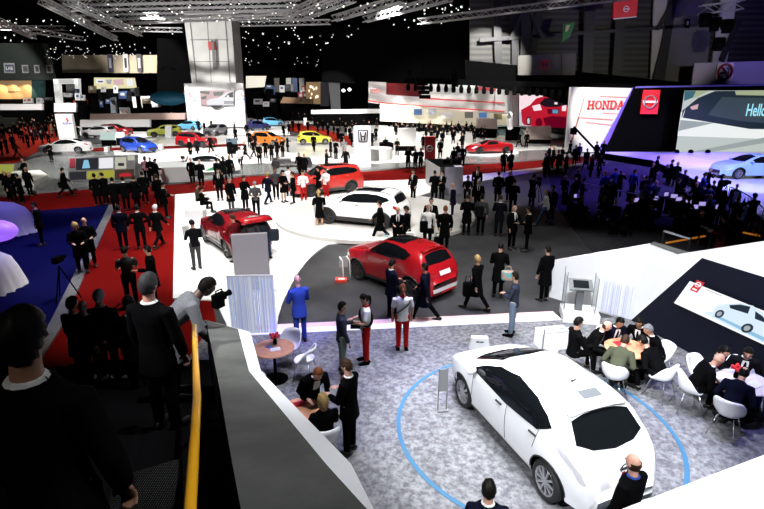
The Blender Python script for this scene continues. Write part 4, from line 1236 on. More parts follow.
# --- lectern with tablet and glass sides on a white plinth
lc = G(580, 322, .06)
t = thing('plinth', 'low white plinth carrying the glass sided lectern', 'plinth', tuple(lc), R(-12))
b = MB(); b.box((0, .25, .13), (.95, .75, .26)); b.build('plinth_body', M_WALLW, t, bevel=.01)
t = thing('lectern', 'grey tablet lectern with clear glass sides on the white plinth', 'lectern', (lc.x, lc.y + .25, lc.z + .27), R(-12))
b = MB(); b.box((0, 0, .32), (.18, .18, .64)); b.build('column', mat('mid_grey_metal', (.14, .15, .155), .4, .3), t)
b = MB(); b.box((0, 0, 0), (.62, .42, .05), Matrix.Translation((0, 0, .72)) @ Matrix.Rotation(R(28), 4, 'X')); b.build('desk', mat('mid_grey_metal', (.14, .15, .155), .4, .3), t, bevel=.008)
b = MB(); b.box((0, 0, .032), (.40, .27, .012), Matrix.Translation((0, 0, .72)) @ Matrix.Rotation(R(28), 4, 'X')); b.build('tablet', mat('dark_screen', (.01, .012, .014), .1), t)
for sx in (-.40, .40):
    b = MB(); b.box((sx, 0, .5), (.012, .5, .98)); b.build('glass_side', M_GLASS, t)
    for sy in (-.25, .25):
        b = MB(); b.tube([(sx, sy, 0), (sx, sy, 1.02 if sx > 0 else 1.15)], .011, 6); b.build('post', M_GREY, t)

# --- slim information stand by the white hatchback, and the white sign lying by its nose
p = G(442, 410, .06)
t = thing('info_stand', 'slim grey information stand by the front wheel of the white hatchback', 'stand', tuple(p), R(8))
hh = D(440, 368, p.y).z - .06
b = MB()
for sx in (-.085, .085): b = MB(); b.box((sx, 0, hh / 2), (.02, .03, hh)); b.build('upright', M_GREY, t)
b = MB(); b.box((0, -.005, hh * .72), (.15, .02, hh * .52)); b.build('info_panel', mat('info_grey', (.20, .20, .21), .4), t)
b = MB(); b.box((0, 0, .012), (.22, .16, .024)); b.build('foot', M_GREY, t)
p = G(479, 349, .06)
t = thing('sign_block', 'small white sign block on the carpet beyond the white hatchback', 'sign', tuple(p), R(-6))
b = MB(); b.prism([(-.26, 0), (.26, 0), (.20, .34), (-.20, .34)], -.07, .07, Matrix.Rotation(R(90), 4, 'X')); b.build('block', M_WALLW, t, bevel=.02)
b = MB(); b.box((-.05, -.072, .225), (.07, .006, .035)); b.box((.05, -.072, .225), (.09, .006, .03)); b.box((0, -.072, .225), (.06, .006, .012)); b.build('dark_mark', mat('dark_ink', (.02, .02, .02), .5), t)
# --- grey framed white counter beyond the hatchback
p = G(556, 350, .06)
t = thing('counter', 'low white counter with metal bars beyond the white hatchback', 'counter', tuple(p), R(12))
b = MB(); b.box((0, .2, .22), (.75, .45, .44)); b.build('counter_body', M_WALLW, t, bevel=.01)
for z in (.5, .6):
    b = MB(); b.bar((-.42, -.05, z), (.42, -.05, z), .03); b.build('bar', mat('light_grey_metal', (.45, .46, .47), .4, .3), t)
for sx in (-.40, .40):
    b = MB(); b.box((sx, -.05, .32), (.03, .03, .62)); b.build('post', M_GREY, t)

# --- lounge tables and chairs
def round_table(p, label, r=.42, h=.72, top=M_WOOD):
    t = thing('round_table', label, 'table', tuple(p))
    b = MB(); b.lathe([(r - .01, h), (r, h + .008), (r, h + .022), (r - .01, h + .03), (0, h + .03)], 36); b.build('table_top', top, t)
    b = MB(); b.lathe([(.035, .03), (.035, h)], 12); b.build('post', M_BLACK, t, True)
    b = MB(); b.lathe([(.27, 0), (.27, .012), (.06, .035), (.035, .05)], 28); b.build('base', M_BLACK, t)
    return t
CH = {}
def chair(p, rot, label, hole=False, group=None):
    """white shell armchair on thin legs, its front towards +Y before turning"""
    key = hole
    if key not in CH:
        b = MB(); rows = []; nu = 32
        rad = [0, .10, .17, .21, .23, .24, .25]
        for k, r in enumerate(rad):
            row = []
            for j in range(nu):
                a = 2 * math.pi * j / nu - math.pi / 2      # -90 deg is the back
                back = .5 - .5 * math.sin(a)
                lift = .0 if k < 3 else (.05 + .33 * ss((back - .22) / .7)) * (k - 2) / 4
                row.append((r * math.cos(a) * (1.02 + .10 * (k > 3) * back), r * math.sin(a) * .98 - .03 * lift, .43 + lift + (.02 if k == 2 else 0)))
            rows.append(row)
        vs = [p_ for r_ in rows for p_ in r_]; fs = []
        for k in range(len(rows) - 1):
            for j in range(nu):
                j2 = (j + 1) % nu
                if hole and k in (3, 4) and (j < 6 or j > nu - 6): continue
                fs.append((k * nu + j, k * nu + j2, (k + 1) * nu + j2, (k + 1) * nu + j))
        b.add(vs, fs); me = b.mesh('seat_shell', M_WPL, True)
        legs = []
        for sx in (-1, 1):
            for sy in (-1, 1):
                c = MB(); c.tube([(sx * .13, sy * .13, .425), (sx * .22, sy * .23, 0)], .011, 8); legs.append(c.mesh('leg', M_CHROME, True))
        CH[key] = (me, legs)
    me, legs = CH[key]
    t = thing('lounge_chair', label, 'chair', tuple(p), R(rot), group)
    o = obj_from_mesh('seat_shell', me, t); md = o.modifiers.new('s', 'SOLIDIFY'); md.thickness = .022
    for l in legs: obj_from_mesh('leg', l, t)
    return t

def flowers(p, label):
    t = thing('flower_vase', label, 'flowers', tuple(p)); rnd = random.Random(p.x)
    b = MB(); b.lathe([(.035, 0), (.045, .05), (.03, .12), (.036, .14)], 14); b.build('vase', M_BLACK, t, True)
    for k in range(6):
        a = k * 1.05; x, y, z = .07 * math.cos(a), .07 * math.sin(a), .19 + .03 * (k % 2)
        b = MB(); b.tube([(0, 0, .12), (x, y, z)], .005, 5); b.sphere((x, y, z), (.045, .045, .035), 9, 6); b.sphere((x * 1.3, y * 1.3, z + .02), (.03, .03, .025), 8, 6)
        b.build('blossom', mat('red_petal', (.5, .008, .015), .6), t)
    return t
def brochure(p, rot, label, m, s=(.21, .15)):
    b = MB(); b.box((0, 0, .004), (s[0], s[1], .008)); b.box((.02, 0, .009), (s[0] * .7, s[1] * .5, .004))
    o = b.build('brochure', m, loc=tuple(p), rotz=R(rot)); return tag(o, label, 'brochure')
TA = G(276, 379, .06)
round_table(TA, 'round pink topped table with red flowers beside the grey parapet', .44, .74)
ztop = .06 + .74 + .032
flowers(Vector((TA.x - .0, TA.y + .16, ztop)), 'small vase of dark red flowers on the pink table by the curtain')
brochure(Vector((TA.x + .05, TA.y - .08, ztop)), 20, 'white and blue leaflet on the pink table below the flowers', mat('leaflet_white', (.75, .75, .8), .5))
brochure(Vector((TA.x - .10, TA.y + .03, ztop)), -35, 'dark blue leaflet on the pink table by the curtain', mat('leaflet_blue', (.10, .12, .3), .5), (.16, .11))
chair(TA + Vector((-.62, .35, 0)), -110, 'white shell chair left of the pink flower table')
chair(TA + Vector((.22, .66, 0)), 160, 'white shell chair behind the pink flower table')
chair(TA + Vector((.66, .02, 0)), 75, 'white chair with open oval back right of the pink flower table', True)
chair(TA + Vector((-.30, -.68, 0)), -20, 'white chair half hidden by the parapet below the flower table')
TB = G(303, 447, .06)
round_table(TB, 'round pale wood table at the parapet where the blonde woman sits', .38, .74)
brochure(TB + Vector((-.05, .18, .74 + .032)), 30, 'red leaflet on the pale wood table beside the parapet', M_REDP, (.2, .14))
TC_ = G(622, 378, .06)
round_table(TC_, 'round wooden table ringed by seated people in front of the lavender curtain', .46, .72)
brochure(TC_ + Vector((-.02, .20, .72 + .032)), 10, 'red and white brochure on the wooden table by the lavender curtain', M_REDP, (.34, .2))
TD = G(737, 415, .06)
round_table(TD, 'round white topped table with red flowers at the right edge', .48, .72, mat('white_laminate', (.72, .66, .66), .35))
flowers(TD + Vector((-.10, .14, .72 + .032)), 'bunch of red flowers on the white table at the right edge')
brochure(TD + Vector((.12, -.1, .72 + .032)), 25, 'open white paper on the white table at the right edge', mat('paper', (.8, .8, .8), .6), (.3, .2))
# ------------------------------------------------------------------ cars on the stands
def paint(name, c, r=.22): return mat('paint_' + name, c, r, coat=.6)
P_WHITE = paint('white', (.80, .80, .81)); P_RED = paint('red', (.30, .006, .010)); P_BRED = paint('bright_red', (.50, .025, .018)); P_DRED = paint('dark_red', (.15, .004, .008)); P_BLUE = paint('blue', (.012, .045, .33)); P_LIME = paint('lime', (.45, .50, .06))
P_CYAN = paint('light_blue', (.14, .45, .72)); P_YEL = paint('yellow', (.80, .78, .07)); P_ORG = paint('orange', (.75, .20, .02)); P_SILV = paint('silver', (.42, .42, .43)); P_TEAL = paint('pale_teal', (.25, .42, .42)); P_ICE = paint('ice_blue', (.40, .58, .85), .15); P_GREY = paint('grey', (.12, .12, .13)); P_BLACK = paint('black', (.01, .01, .01)); P_NAVYC = paint('navy', (.03, .04, .20))

def car_wheels(style, pf, pr, z, *a, near=1, **k):
    """pf, pr: pixels where the near front and rear tyres touch the surface at height z"""
    sp = STYLES[style]; f, r = G(pf[0], pf[1], z), G(pr[0], pr[1], z)
    d = (f - r).normalized(); n = Vector((-d.y, d.x, 0))
    mid = (f + r) / 2
    if n.dot(mid) < 0: n = -n      # away from the camera
    c = mid + n * (sp['W'] / 2 - .12)
    return car(style, a[0], (c.x, c.y, z), math.atan2(d.y, d.x), *a[1:], **k)
def car_dir(style, px, py, z, deg, *a, **k):
    c = G(px, py, z)
    return car(style, a[0], (c.x, c.y, z), R(deg), *a[1:], **k)

leaf, ls = car_wheels('leaf', (463.5, 406), (544, 497.5), .06, P_WHITE, 'big white electric hatchback in the ring of blue line on grey carpet')
leaf.scale = (.96, .94, 1.03)
b = MB(); q = [ls.pos_up(x, y, .012) for x, y in ((3.30, -.28), (3.30, .10), (3.48, .10), (3.48, -.28))]
b.add(q, [(3, 2, 1, 0)])
for sg in (-1, 1):
    r_ = MB(); r_.tube([ls.pos_up(1.95 + 1.6 * k / 8, sg * (.55 - .02 * k / 8), .004) for k in range(9)], .007, 5); r_.build('roof_seam', MATS['black_trim'], leaf)
b.build('solar_panel', mat('dark_solar', (.10, .11, .12), .4), leaf)
jk, _ = car_wheels('juke', (357.6, 279.5), (411.6, 300), 0, P_RED, 'red compact crossover with black roof panel standing on the dark floor')
jk.scale = (.95, .93, 1.04)
car_wheels('suv', (331, 224), (379.5, 229), .25, P_WHITE, 'white off-road car with black roof on the round white podium')
car_wheels('xsuv', (310.5, 197), (351, 192.5), .05, P_BRED, 'bright red family off-roader behind the white podium car')
oj, js = car_wheels('juke', (205.5, 241), (231, 259), .05, P_DRED, 'dark red crossover with raised tailgate and white sill stripe on white floor')
# open tailgate and white stripe of that car
tb = MB(); xh = js.X(3.60); zt = js.zt(3.55)
prof = [(0, 0), (-.35, .16), (-.72, .20), (-.98, .10)]
vs = []
for x, z in prof:
    for y in (-.52, -.2, .2, .52): vs.append((xh + x, y * (1 + .15 * min(1, -x)), zt + .02 + z))
fs = [(i * 4 + j, i * 4 + j + 1, i * 4 + j + 5, i * 4 + j + 4) for i in range(3) for j in range(3)]
tb.add(vs, fs); o = tb.build('tailgate', P_RED, oj, True); m_ = o.modifiers.new('s', 'SOLIDIFY'); m_.thickness = .07
g_ = MB(); g_.add([Vector(v) + Vector((0, 0, .012)) for v in (vs[5], vs[6], vs[10], vs[9])], [(0, 1, 2, 3)]); g_.build('tailgate_window', MATS['car_glass'], o)
b = MB(); x0 = js.X(3.66); b.box((x0 - .10, 0, .88), (.3, 1.06, .52)); b.build('boot_shade_block', MATS['car_underside'], oj)  # black block stands in for the shade inside the open boot
for sg in (-1, 1):
    vs, fs = poly_grid([(1.2, .38), (2.95, .38), (2.9, .50), (1.3, .46)], .1, .1); b = MB(); b.add([js.pos_side(x, z, sg, .016) for x, z in vs], [f if sg < 0 else tuple(reversed(f)) for f in fs]); b.build('sill_stripe', P_WHITE, oj, True)
# Honda, Suzuki and other cars further back: label pieces say where each stands
HP = .16
car_dir('sedan', 66, 153, HP, 196, P_WHITE, 'white saloon on the left platform by the tall white pillar sign')
car_dir('hatch', 139, 152, HP, -28, P_BLUE, 'blue sports hatchback on the grey platform behind the video kiosk')
car_dir('suv', 197, 147, HP, -14, P_RED, 'red off-roader on the platform right of the blue hatchback')
rc, rs = car_dir('hatch', 212, 173.5, .14, 22, P_WHITE, 'white and green racing car seen from behind near the aisle')
for sg in (-1, 1):
    vs, fs = poly_grid([(.75, .35), (2.6, .35), (1.7, .75), (.8, .62)], .1, .1); b = MB(); b.add([rs.pos_side(x, z, sg, .016) for x, z in vs], [f if sg < 0 else tuple(reversed(f)) for f in fs]); b.build('green_decal', mat('green_decal', (.02, .30, .10), .4), rc, True)
b = MB(); p_ = rs.pos_up(3.75, 0, .28); b.box(p_, (.28, 1.5, .03)); [b.box((p_[0], s_ * .5, p_[2] - .14), (.06, .03, .3)) for s_ in (-1, 1)]; b.build('rear_wing', P_BLACK, rc)
car_dir('hatch', 268, 145, HP, -22, P_ORG, 'orange hatchback on the white platform left of the yellow one')
car_dir('hatch', 314, 144, HP, 10, P_YEL, 'yellow hatchback on the white platform behind a man in black')
car_dir('sports', 489, 152.5, .30, 190, P_RED, 'low red sports car on the platform with the grey front edge')
car_dir('concept', 505, 137, HP, -4, P_TEAL, 'pale teal saloon behind the low red sports car')
car_dir('concept', 748, 177, .6, 184, P_ICE, 'silver blue concept saloon on the purple stage before the big screen')
car_dir('suv', 165, 137, .03, -155, P_LIME, 'lime green off-roader left of the light blue car')
car_dir('hatch', 190, 130, .03, 160, P_CYAN, 'light blue small car right of the lime off-roader')
car_dir('suv', 216, 136, .03, -100, P_GREY, 'dark grey off-roader facing out from the white show wall')
car_dir('suv', 226, 126, .03, -100, P_SILV, 'silver off-roader close below the picture on the white show wall')
car_dir('hatch', 273, 126, .03, 12, P_CYAN, 'pale blue car at the back right of the white show wall')
car_dir('hatch', 258, 130, .03, 40, P_NAVYC, 'dark blue small car standing left of the pale blue one')
car_dir('suv', 100, 138, .03, 170, P_SILV, 'silver off-roader behind the white saloon on the left')
car_dir('suv', 117, 136, .03, -10, P_RED, 'red car half hidden behind the blue hatchback')
car_dir('hatch', 345, 124, .03, -160, P_NAVYC, 'navy hatchback on the far white stand beyond the black doorway')
car_dir('sedan', 333, 118, .03, 170, P_WHITE, 'white saloon on the far stand left of the navy hatchback')
car_dir('hatch', 386, 121, .03, -95, P_WHITE, 'white hatchback under the left end of the curved white canopy')
car_dir('hatch', 372, 119, .03, -95, P_SILV, 'silver hatchback at the far left below the curved canopy')
car_dir('sedan', 47, 112, .03, -90, P_NAVYC, 'blue car among white walls on the far left stand')
car_dir('sedan', 33, 107, .03, 10, P_WHITE, 'white car on the far left stand furthest from the aisle')
car_dir('sedan', 72, 109, .03, 5, P_GREY, 'grey car on the far left stand right of the blue car')
car_dir('suv', 141, 110.5, .03, 15, P_WHITE, 'white van like car on the far stand behind the small pillar sign')
car_dir('sedan', 147, 115, .03, 5, P_RED, 'red car on the far stand right of the small pillar sign')
car_dir('sports', 256, 112, .03, 5, P_RED, 'red sports car in the dark far stand right of the show wall')
car_dir('hatch', 97, 118, .03, 10, P_SILV, 'silver car in the far row between the two pillar signs')
car_dir('suv', 8, 125, .03, 15, P_GREY, 'grey off-roader at the left edge above the far red carpet')

# bare chassis on wheels
c = G(292, 166.5, .14)
t = thing('car_chassis', 'bare black car chassis on four wheels in front of the yellow hatchback', 'chassis', tuple(c), R(10))
b = MB(); b.box((0, 0, .34), (2.9, .95, .10)); b.box((1.05, 0, .55), (.7, .8, .35)); b.box((-.6, 0, .5), (1.1, .9, .22)); b.build('frame', M_STEEL, t, bevel=.02)
tm, dm = wheel_meshes(.33, .22, 5)
tm, dm = tm.mesh('tire', MATS['tyre_rubber'], True), dm.mesh('rim', [MATS['dark_rim'], MATS['black_trim']])
for sx in (1.3, -1.3):
    b = MB(); b.tube([(sx, -.65, .33), (sx, .65, .33)], .05, 8); b.build('axle', M_GREY, t)
    for sy in (-.75, .75):
        o = obj_from_mesh('tire', tm, t); o.location = (sx, sy, .33); o.rotation_euler = (0, 0, 0 if sy < 0 else math.pi); obj_from_mesh('rim', dm, o)
# white base under the sports car
c = G(489, 153, .16); b = MB(); b.lathe([(2.9, 0), (2.9, .12), (0, .14)], 48); tag(b.build('display_plinth', M_WHITE, None, loc=tuple(c)), 'thin white disc under the low red sports car', 'podium')

# ------------------------------------------------------------------ signs, walls and screens of the stands
RED_L = emis('letter_red', (.85, .06, .02), 1.0); BLU_L = emis('letter_blue', (.05, .12, .5), .8); INK = mat('dark_ink', (.02, .02, .02), .5)
M_SIGNW = mat('sign_white', (.82, .82, .82), .4); M_ORI = mat('sign_red', (.70, .05, .03), .4); M_BLI = mat('sign_blue', (.05, .12, .45), .4)
def planeM(px, py, Y): return basis(D(px, py, Y), (1, 0, 0), (0, 0, 1))
def pl(pxs, Y, off=0.0): return [D(px, py, Y - off) for px, py in pxs]
def flat(name, pxs, Y, m, parent, th=.02):
    """thin applied sign standing proud of a face at depth Y"""
    b = MB(); q = pl(pxs, Y); ar = sum(q[i].x * q[(i + 1) % len(q)].z - q[(i + 1) % len(q)].x * q[i].z for i in range(len(q)))
    if ar < 0: q.reverse()
    quad_solid(b, [p - parent.location for p in q], (0, th, 0)); return b.build(name, m, parent)
def panel_thing(name, label, cat, pxs, Y, th, m, part='panel', base=False):
    P = pl(pxs, Y); zmin = min(p.z for p in P); xm = sum(p.x for p in P) / len(P)
    t = thing(name, label, cat, (xm, Y, 0 if base else max(0, zmin)))
    if base and zmin > .1:
        xa, xb = min(p.x for p in P), max(p.x for p in P); s_ = MB(); s_.box((0, th / 2 + .05, zmin / 2), ((xb - xa) * .96, th * .8, zmin)); s_.build('support', M_BLACK, t)
    b = MB(); ar = sum(P[i].x * P[(i + 1) % len(P)].z - P[(i + 1) % len(P)].x * P[i].z for i in range(len(P)))
    if ar < 0: P.reverse()
    quad_solid(b, [p - t.location for p in P], (0, th, 0)); b.build(part, m, t)
    return t
def letters(t, body, x0, y0, x1, y1, Y, m, bold=0.0):
    """lettering filling the pixel box"""
    a, b_ = D(x0, y1, Y), D(x1, y0, Y)
    return text_obj('lettering', body, 1, m, t, Matrix.Translation(-t.location) @ basis(a, (1, 0, 0), (0, 0, 1)), .01, bold, (b_.x - a.x, b_.z - a.z))
def s_mark(t, x0, y0, x1, y1, Y, m, name='logo'):
    pts = [(1, .62), (.5, 1), (0, .68), (.62, .30), (.36, .12), (.22, .24), (0, .36 - .02), (.5, 0), (1, .32), (.38, .70), (.64, .88), (.78, .76)]
    return flat(name, [(x0 + (x1 - x0) * u, y1 - (y1 - y0) * v) for u, v in pts], Y, m, t)

def slab_letters(t, word, x0, y0, x1, y1, Y, m):
    """bold slab-serif capitals"""
    S = {'H': [(0, 0, .38, .14), (0, .86, .38, 1), (.1, 0, .28, 1), (.62, 0, 1, .14), (.62, .86, 1, 1), (.72, 0, .9, 1), (.2, .42, .8, .58)],
         'O': None, 'D': None,
         'N': [(0, .86, .3, 1), (.1, 0, .24, 1), (0, 0, .36, .14), (.64, .86, 1, 1), (.76, 0, .9, 1)],
         'A': [(0, 0, .34, .13), (.62, 0, 1, .13), (.3, .3, .7, .42)]}
    n = len(word); cw = (x1 - x0) / n; b = MB()
    a = D(x0, y1, Y); c = D(x1, y0, Y); W = (c.x - a.x) / n; H = c.z - a.z
    def P(i, u, v): return Vector((a.x + W * (i + .04 + .92 * u), Y, a.z + H * v)) - t.location
    def sl(i, q): quad_solid(b, [P(i, u, v) for u, v in q], (0, .15, 0))
    for i, ch in enumerate(word):
        for r in (S.get(ch) or []): sl(i, [(r[0], r[1]), (r[2], r[1]), (r[2], r[3]), (r[0], r[3])])
        if ch == 'N': sl(i, [(.10, 1), (.30, 1), (.9, 0), (.72, 0)])
        if ch == 'A': sl(i, [(.08, .1), (.22, .1), (.56, 1), (.42, 1)]); sl(i, [(.70, .1), (.92, .1), (.60, 1), (.40, 1)])
        if ch in 'OD':
            k = 24
            for j in range(k):
                a0, a1 = 2 * math.pi * j / k, 2 * math.pi * (j + 1) / k
                if ch == 'D' and math.cos((a0 + a1) / 2) < 0: continue
                o = (.5, .5, .5, .3) if ch == 'O' else (.42, .58, .5, .36)
                sl(i, [(o[0] + o[1] * math.cos(a0) * (.5 / .5) * (1 if ch == 'D' else 1), .5 + .5 * math.sin(a0)), (o[0] + o[1] * math.cos(a1), .5 + .5 * math.sin(a1)), (o[0] + o[3] * math.cos(a1), .5 + .38 * math.sin(a1)), (o[0] + o[3] * math.cos(a0), .5 + .38 * math.sin(a0))])
            if ch == 'D': sl(i, [(.1, 0), (.3, 0), (.3, 1), (.1, 1)]); sl(i, [(0, 0), (.45, 0), (.45, .13), (0, .13)]); sl(i, [(0, .87), (.45, .87), (.45, 1), (0, 1)])
    return b.build('lettering', m, t)
def roundel(t, cx, cy, r, Y, ring, bar):
    c = D(cx, cy, Y) - t.location; k = r * Y / FPX
    b = MB(); b.tube([c + Vector((k * math.cos(a), -.03, k * math.sin(a))) for a in [2 * math.pi * j / 20 for j in range(21)]], k * .16, 6, False)
    b.cur = 1; b.box(c + Vector((0, -.05, 0)), (k * 2.5, .06, k * .36))
    return b.build('emblem', [ring, bar], t)

# monoliths
def mono(name, label, x0, x1, yt, yb, m, th=.5, z=.14, body='pillar'):
    g = G((x0 + x1) / 2, yb, z); Y = g.y
    t = thing(name, label, 'sign', (g.x, Y, z)); w = (x1 - x0) * (D(1, yb, Y).x - D(0, yb, Y).x); h = D(x0, yt, Y).z - z
    b = MB(); b.box((0, th / 2, h / 2), (w, th, h)); b.build(body, m, t, bevel=.03)
    return t, Y
t, Y = mono('pillar_sign', 'grey white pillar sign with a dark square letter emblem', 354.5, 371, 126, 167.5, mat('pearl_panel', (.55, .55, .58), .35))
flat('emblem', [(357.5, 130), (368.5, 130), (367.5, 142.5), (358.5, 142.5)], Y - .03, mat('emblem_dark', (.05, .05, .06), .3, .5), t)
flat('emblem_field', [(359, 131.3), (367, 131.3), (366.3, 141.3), (359.8, 141.3)], Y - .05, mat('pearl_panel', (.55, .55, .58), .35), t)
b = MB(); k = [D(*q, Y - .07) - t.location for q in ((360.5, 132), (361.7, 140.8), (365.6, 132), (364.4, 140.8), (361.2, 136.3), (364.9, 136.3))]
b.bar(k[0], k[1], .14); b.bar(k[2], k[3], .14); b.bar(k[4], k[5], .12); b.build('emblem_letter', mat('emblem_dark', (.05, .05, .06), .3, .5), t)
t, Y = mono('pillar_sign', 'red pillar sign with a round white emblem beside the white desk', 424.5, 435, 136.5, 162, M_REDP, .4, .03)
roundel(t, 429.5, 148.5, 2.9, Y, mat('emblem_white', (.8, .8, .8), .4), mat('emblem_white', (.8, .8, .8), .4))
t, Y = mono('pillar_sign', 'tall white pillar sign with red mark behind the white saloon', 59.5, 76, 114, 141, M_SIGNW, .5, .03)
s_mark(t, 65.2, 117.6, 69, 121.6, Y - .04, M_ORI); letters(t, 'SUZUKI', 62.8, 122.4, 71.8, 124.2, Y - .04, M_BLI, .02)
t, Y = mono('pillar_sign', 'small white pillar sign at the back of the far stand', 121.5, 132, 107.5, 124, M_SIGNW, .5, .03)
s_mark(t, 125, 110.5, 128.6, 114.6, Y - .04, M_ORI)
t, Y = mono('pillar_sign', 'white tilted sign with a blue mark on the far left stand', 42, 49, 96, 106, M_SIGNW, .5, .03)
flat('mark', [(44.3, 103), (46, 99.5), (48.3, 99.8), (46.8, 101.5), (47.2, 103.2), (45, 104.3)], Y - .05, M_BLI, t)

# white show wall with the big picture
YW = 86.71
t = panel_thing('show_wall', 'white show wall with a car picture between two red marks', 'wall', [(184, 83.5), (243, 82.8), (245.5, 127), (188, 127)], YW, .6, mat('show_white', (.80, .80, .80), .5))
scr = panel_thing('picture_screen', 'screen picture of a white car on the white show wall', 'screen', [(199.5, 90.5), (234, 90.5), (234, 105.6), (200.5, 105.6)], YW - .4, .3, M_BLACK, 'casing')
O = Matrix.Translation(-scr.location)
def pic(t, Y, polys):
    ms = []; b = MB()
    for k, (pts, m) in enumerate(polys):
        if m not in ms: ms.append(m)
        b.cur = ms.index(m); q = pl(pts, Y, .02 * (k + 1)); b.add([p - t.location for p in q], [tuple(range(len(q)))])
    o = b.build('screen_picture', ms, t)
    bm = bmesh.new(); bm.from_mesh(o.data)
    for f in bm.faces:
        if f.normal.y > 0: f.normal_flip()
    bm.to_mesh(o.data); bm.free(); return o
EPK = emis('blush', (.80, .52, .55), .8); EGN = emis('dim_green', (.22, .26, .22), .7); EWH = emis('paper', (.82, .82, .85), 1.0); EDK = emis('ink', (.03, .03, .04), .6); EGY = emis('soft_grey', (.45, .45, .5), .8)
pic(scr, YW - .4, [([(199.7, 90.7), (233.8, 90.7), (233.8, 105.4), (200.5, 105.4)], EPK), ([(199.8, 91), (210, 91.5), (209, 94.5), (200, 93)], EGN), ([(213, 92), (224, 91.5), (222, 95.5), (214, 96)], EGN), ([(201, 97), (207, 95.5), (206, 99), (201.5, 99.5)], EGN),
    ([(207, 105.4), (206.5, 101), (210, 99), (219, 97.5), (226, 92.5), (233.8, 90.7), (233.8, 105.4)], EWH), ([(224.5, 97), (228, 93.5), (233.2, 91.5), (233.2, 97.5)], EDK), ([(226.5, 95.5), (229, 95), (229, 97.2), (226.8, 97.2)], EWH), (ell(216.5, 105.2, 6, 3.4, 14, 0, 180)[::-1], EDK), ([(224, 101), (233.8, 101), (233.8, 104), (224, 104)], EGY)])
for x in (188.2, 240.2): s_mark(t, x, 92.3, x + 3.6, 97.7, YW - .05, M_ORI)
letters(t, 'SUZUKI', 187.2, 99.5, 197, 101.6, YW - .05, M_BLI, .03); letters(t, 'SUZUKI', 237, 98.3, 244.6, 100.4, YW - .05, M_BLI, .03)
# tall column behind it
t = panel_thing('column', 'tall pale square column rising behind the white show wall', 'column', [(183, 11), (230.5, 10), (236, 84), (192, 84)], 89.19, 5, mat('pale_concrete', (.50, .50, .49), .6, noise=(.25, .2)), 'shaft')
for q in (((189, 16), (190.2, 16), (197.2, 82), (196, 82)), ((224.5, 15.5), (225.7, 15.5), (230.6, 82), (229.4, 82)), ((189, 16), (225, 15.5), (225, 16.3), (189, 16.8)), ((190, 39.5), (229, 39.5), (229, 40.1), (190, 40.1)), ((191, 61.3), (230, 61.3), (230, 61.9), (191, 61.9)), ((206.5, 16), (207.1, 16), (211.6, 82), (211, 82))):
    flat('panel_joint', q, 89.13, mat('joint_grey', (.14, .14, .14), .7), t, .08)
t = thing('hydrant_sign', 'small red box sign with a grey strip on the pale column', 'sign', tuple(D(210, 48, 88.33)))
flat('sign_box', [(207.6, 41.8), (214.6, 41.8), (215.6, 50), (208.6, 50)], 88.57, mat('dull_red', (.35, .02, .02), .5), t, .6); flat('grey_strip', [(211.5, 39.8), (213.8, 41.5), (216, 69), (213, 69.5)], 88.45, mat('grey_strip', (.10, .10, .11), .6), t, .15)
# far left building with square signs
YF = 110.81
t = panel_thing('dark_hall_front', 'dark green stand front with small square signs at the far left', 'building', [(-40, 43), (42, 43), (51, 80), (-40, 80)], YF, 2, mat('green_black', (.020, .030, .024), .6), 'front', base=True)
for x, w, m_ in ((3.5, 11, (.10, .11, .2)), (21.5, 6.5, (.10, .10, .10)), (33.8, 5.2, (.06, .06, .06)), (46, 5.5, (.08, .08, .08))):
    s = panel_thing('square_sign', {3.5: 'largest square sign on the dark green front, white rim', 21.5: 'second square sign from the left on the dark green front', 33.8: 'third square sign from the left on the dark green front', 46: 'rightmost square sign by the corner of the dark green front'}[x], 'sign', [(x, 63 if w > 8 else 65), (x + w, 63 if w > 8 else 65), (x + w + .8, 73), (x + .8, 73)], YF - .3, .2, mat('sign_rim', (.40, .40, .40), .5), 'rim')
    flat('sign_face', [(x + 1.2, 64.6 if w > 8 else 66.2), (x + w - 1, 64.6 if w > 8 else 66.2), (x + w - .4, 71.6), (x + 1.9, 71.6)], YF - .4, mat('sign_face_%d' % int(x), m_, .5), s)
    if w > 8: letters(s, 'LAB', x + 2.8, 66.6, x + w - 2, 70, YF - .5, M_SIGNW, .03)
lb = panel_thing('lit_showroom', 'warm lit showroom opening under the dark green front', 'showroom', [(-40, 80.5), (31.5, 80.5), (31.5, 99), (-40, 99)], YF - .6, .3, mat('warm_wall', (.40, .25, .12), .6), 'back_wall', base=True)
b = MB(); a_, c_ = D(-40, 99, YF), D(31.5, 99, YF); b.box(((a_.x + c_.x) / 2 - lb.location.x, -.9, .0), (c_.x - a_.x, 1.8, .2)); b.build('showroom_floor', M_WOOD, lb)
for x in (12, 26, 0):
    spot(D(x, 81.5, YF - 2.2), D(x, 97, YF - .7), 1500, 80, (1, .75, .45))
letters(lb, 'CITROEN', 8, 91, 20.5, 92.4, YF - .7, INK)
t = panel_thing('teal_front', 'dark teal glazed front right of the warm showroom', 'building', [(31.5, 80.5), (45, 80.5), (45, 98), (31.5, 98)], YF - .6, .3, mat('teal_front', (.02, .05, .05), .3), 'front', base=True)
# white portal frame
t = thing('white_portal', 'white portal frame on the far left stand beside the showroom', 'portal', (D(66, 108, 110.81).x, 110.81, 0))
YP = 112.9
for n_, q in (('post', ((53, 79), (58, 79), (62, 117.5), (57, 117.5))), ('post', ((74, 79), (78, 79), (80, 117.5), (76, 117.5))), ('lintel', ((53, 79), (78, 78.5), (78, 84), (54, 84))), ('inner_panel', ((66, 84), (75, 84), (75, 95), (66, 95)))):
    flat(n_, q, YP - 4, M_GREY if n_ == 'inner_panel' else mat('lit_portal_white', (.75, .75, .72), .5, emit=(1, 1, .95), es=.5), t, 1.0)
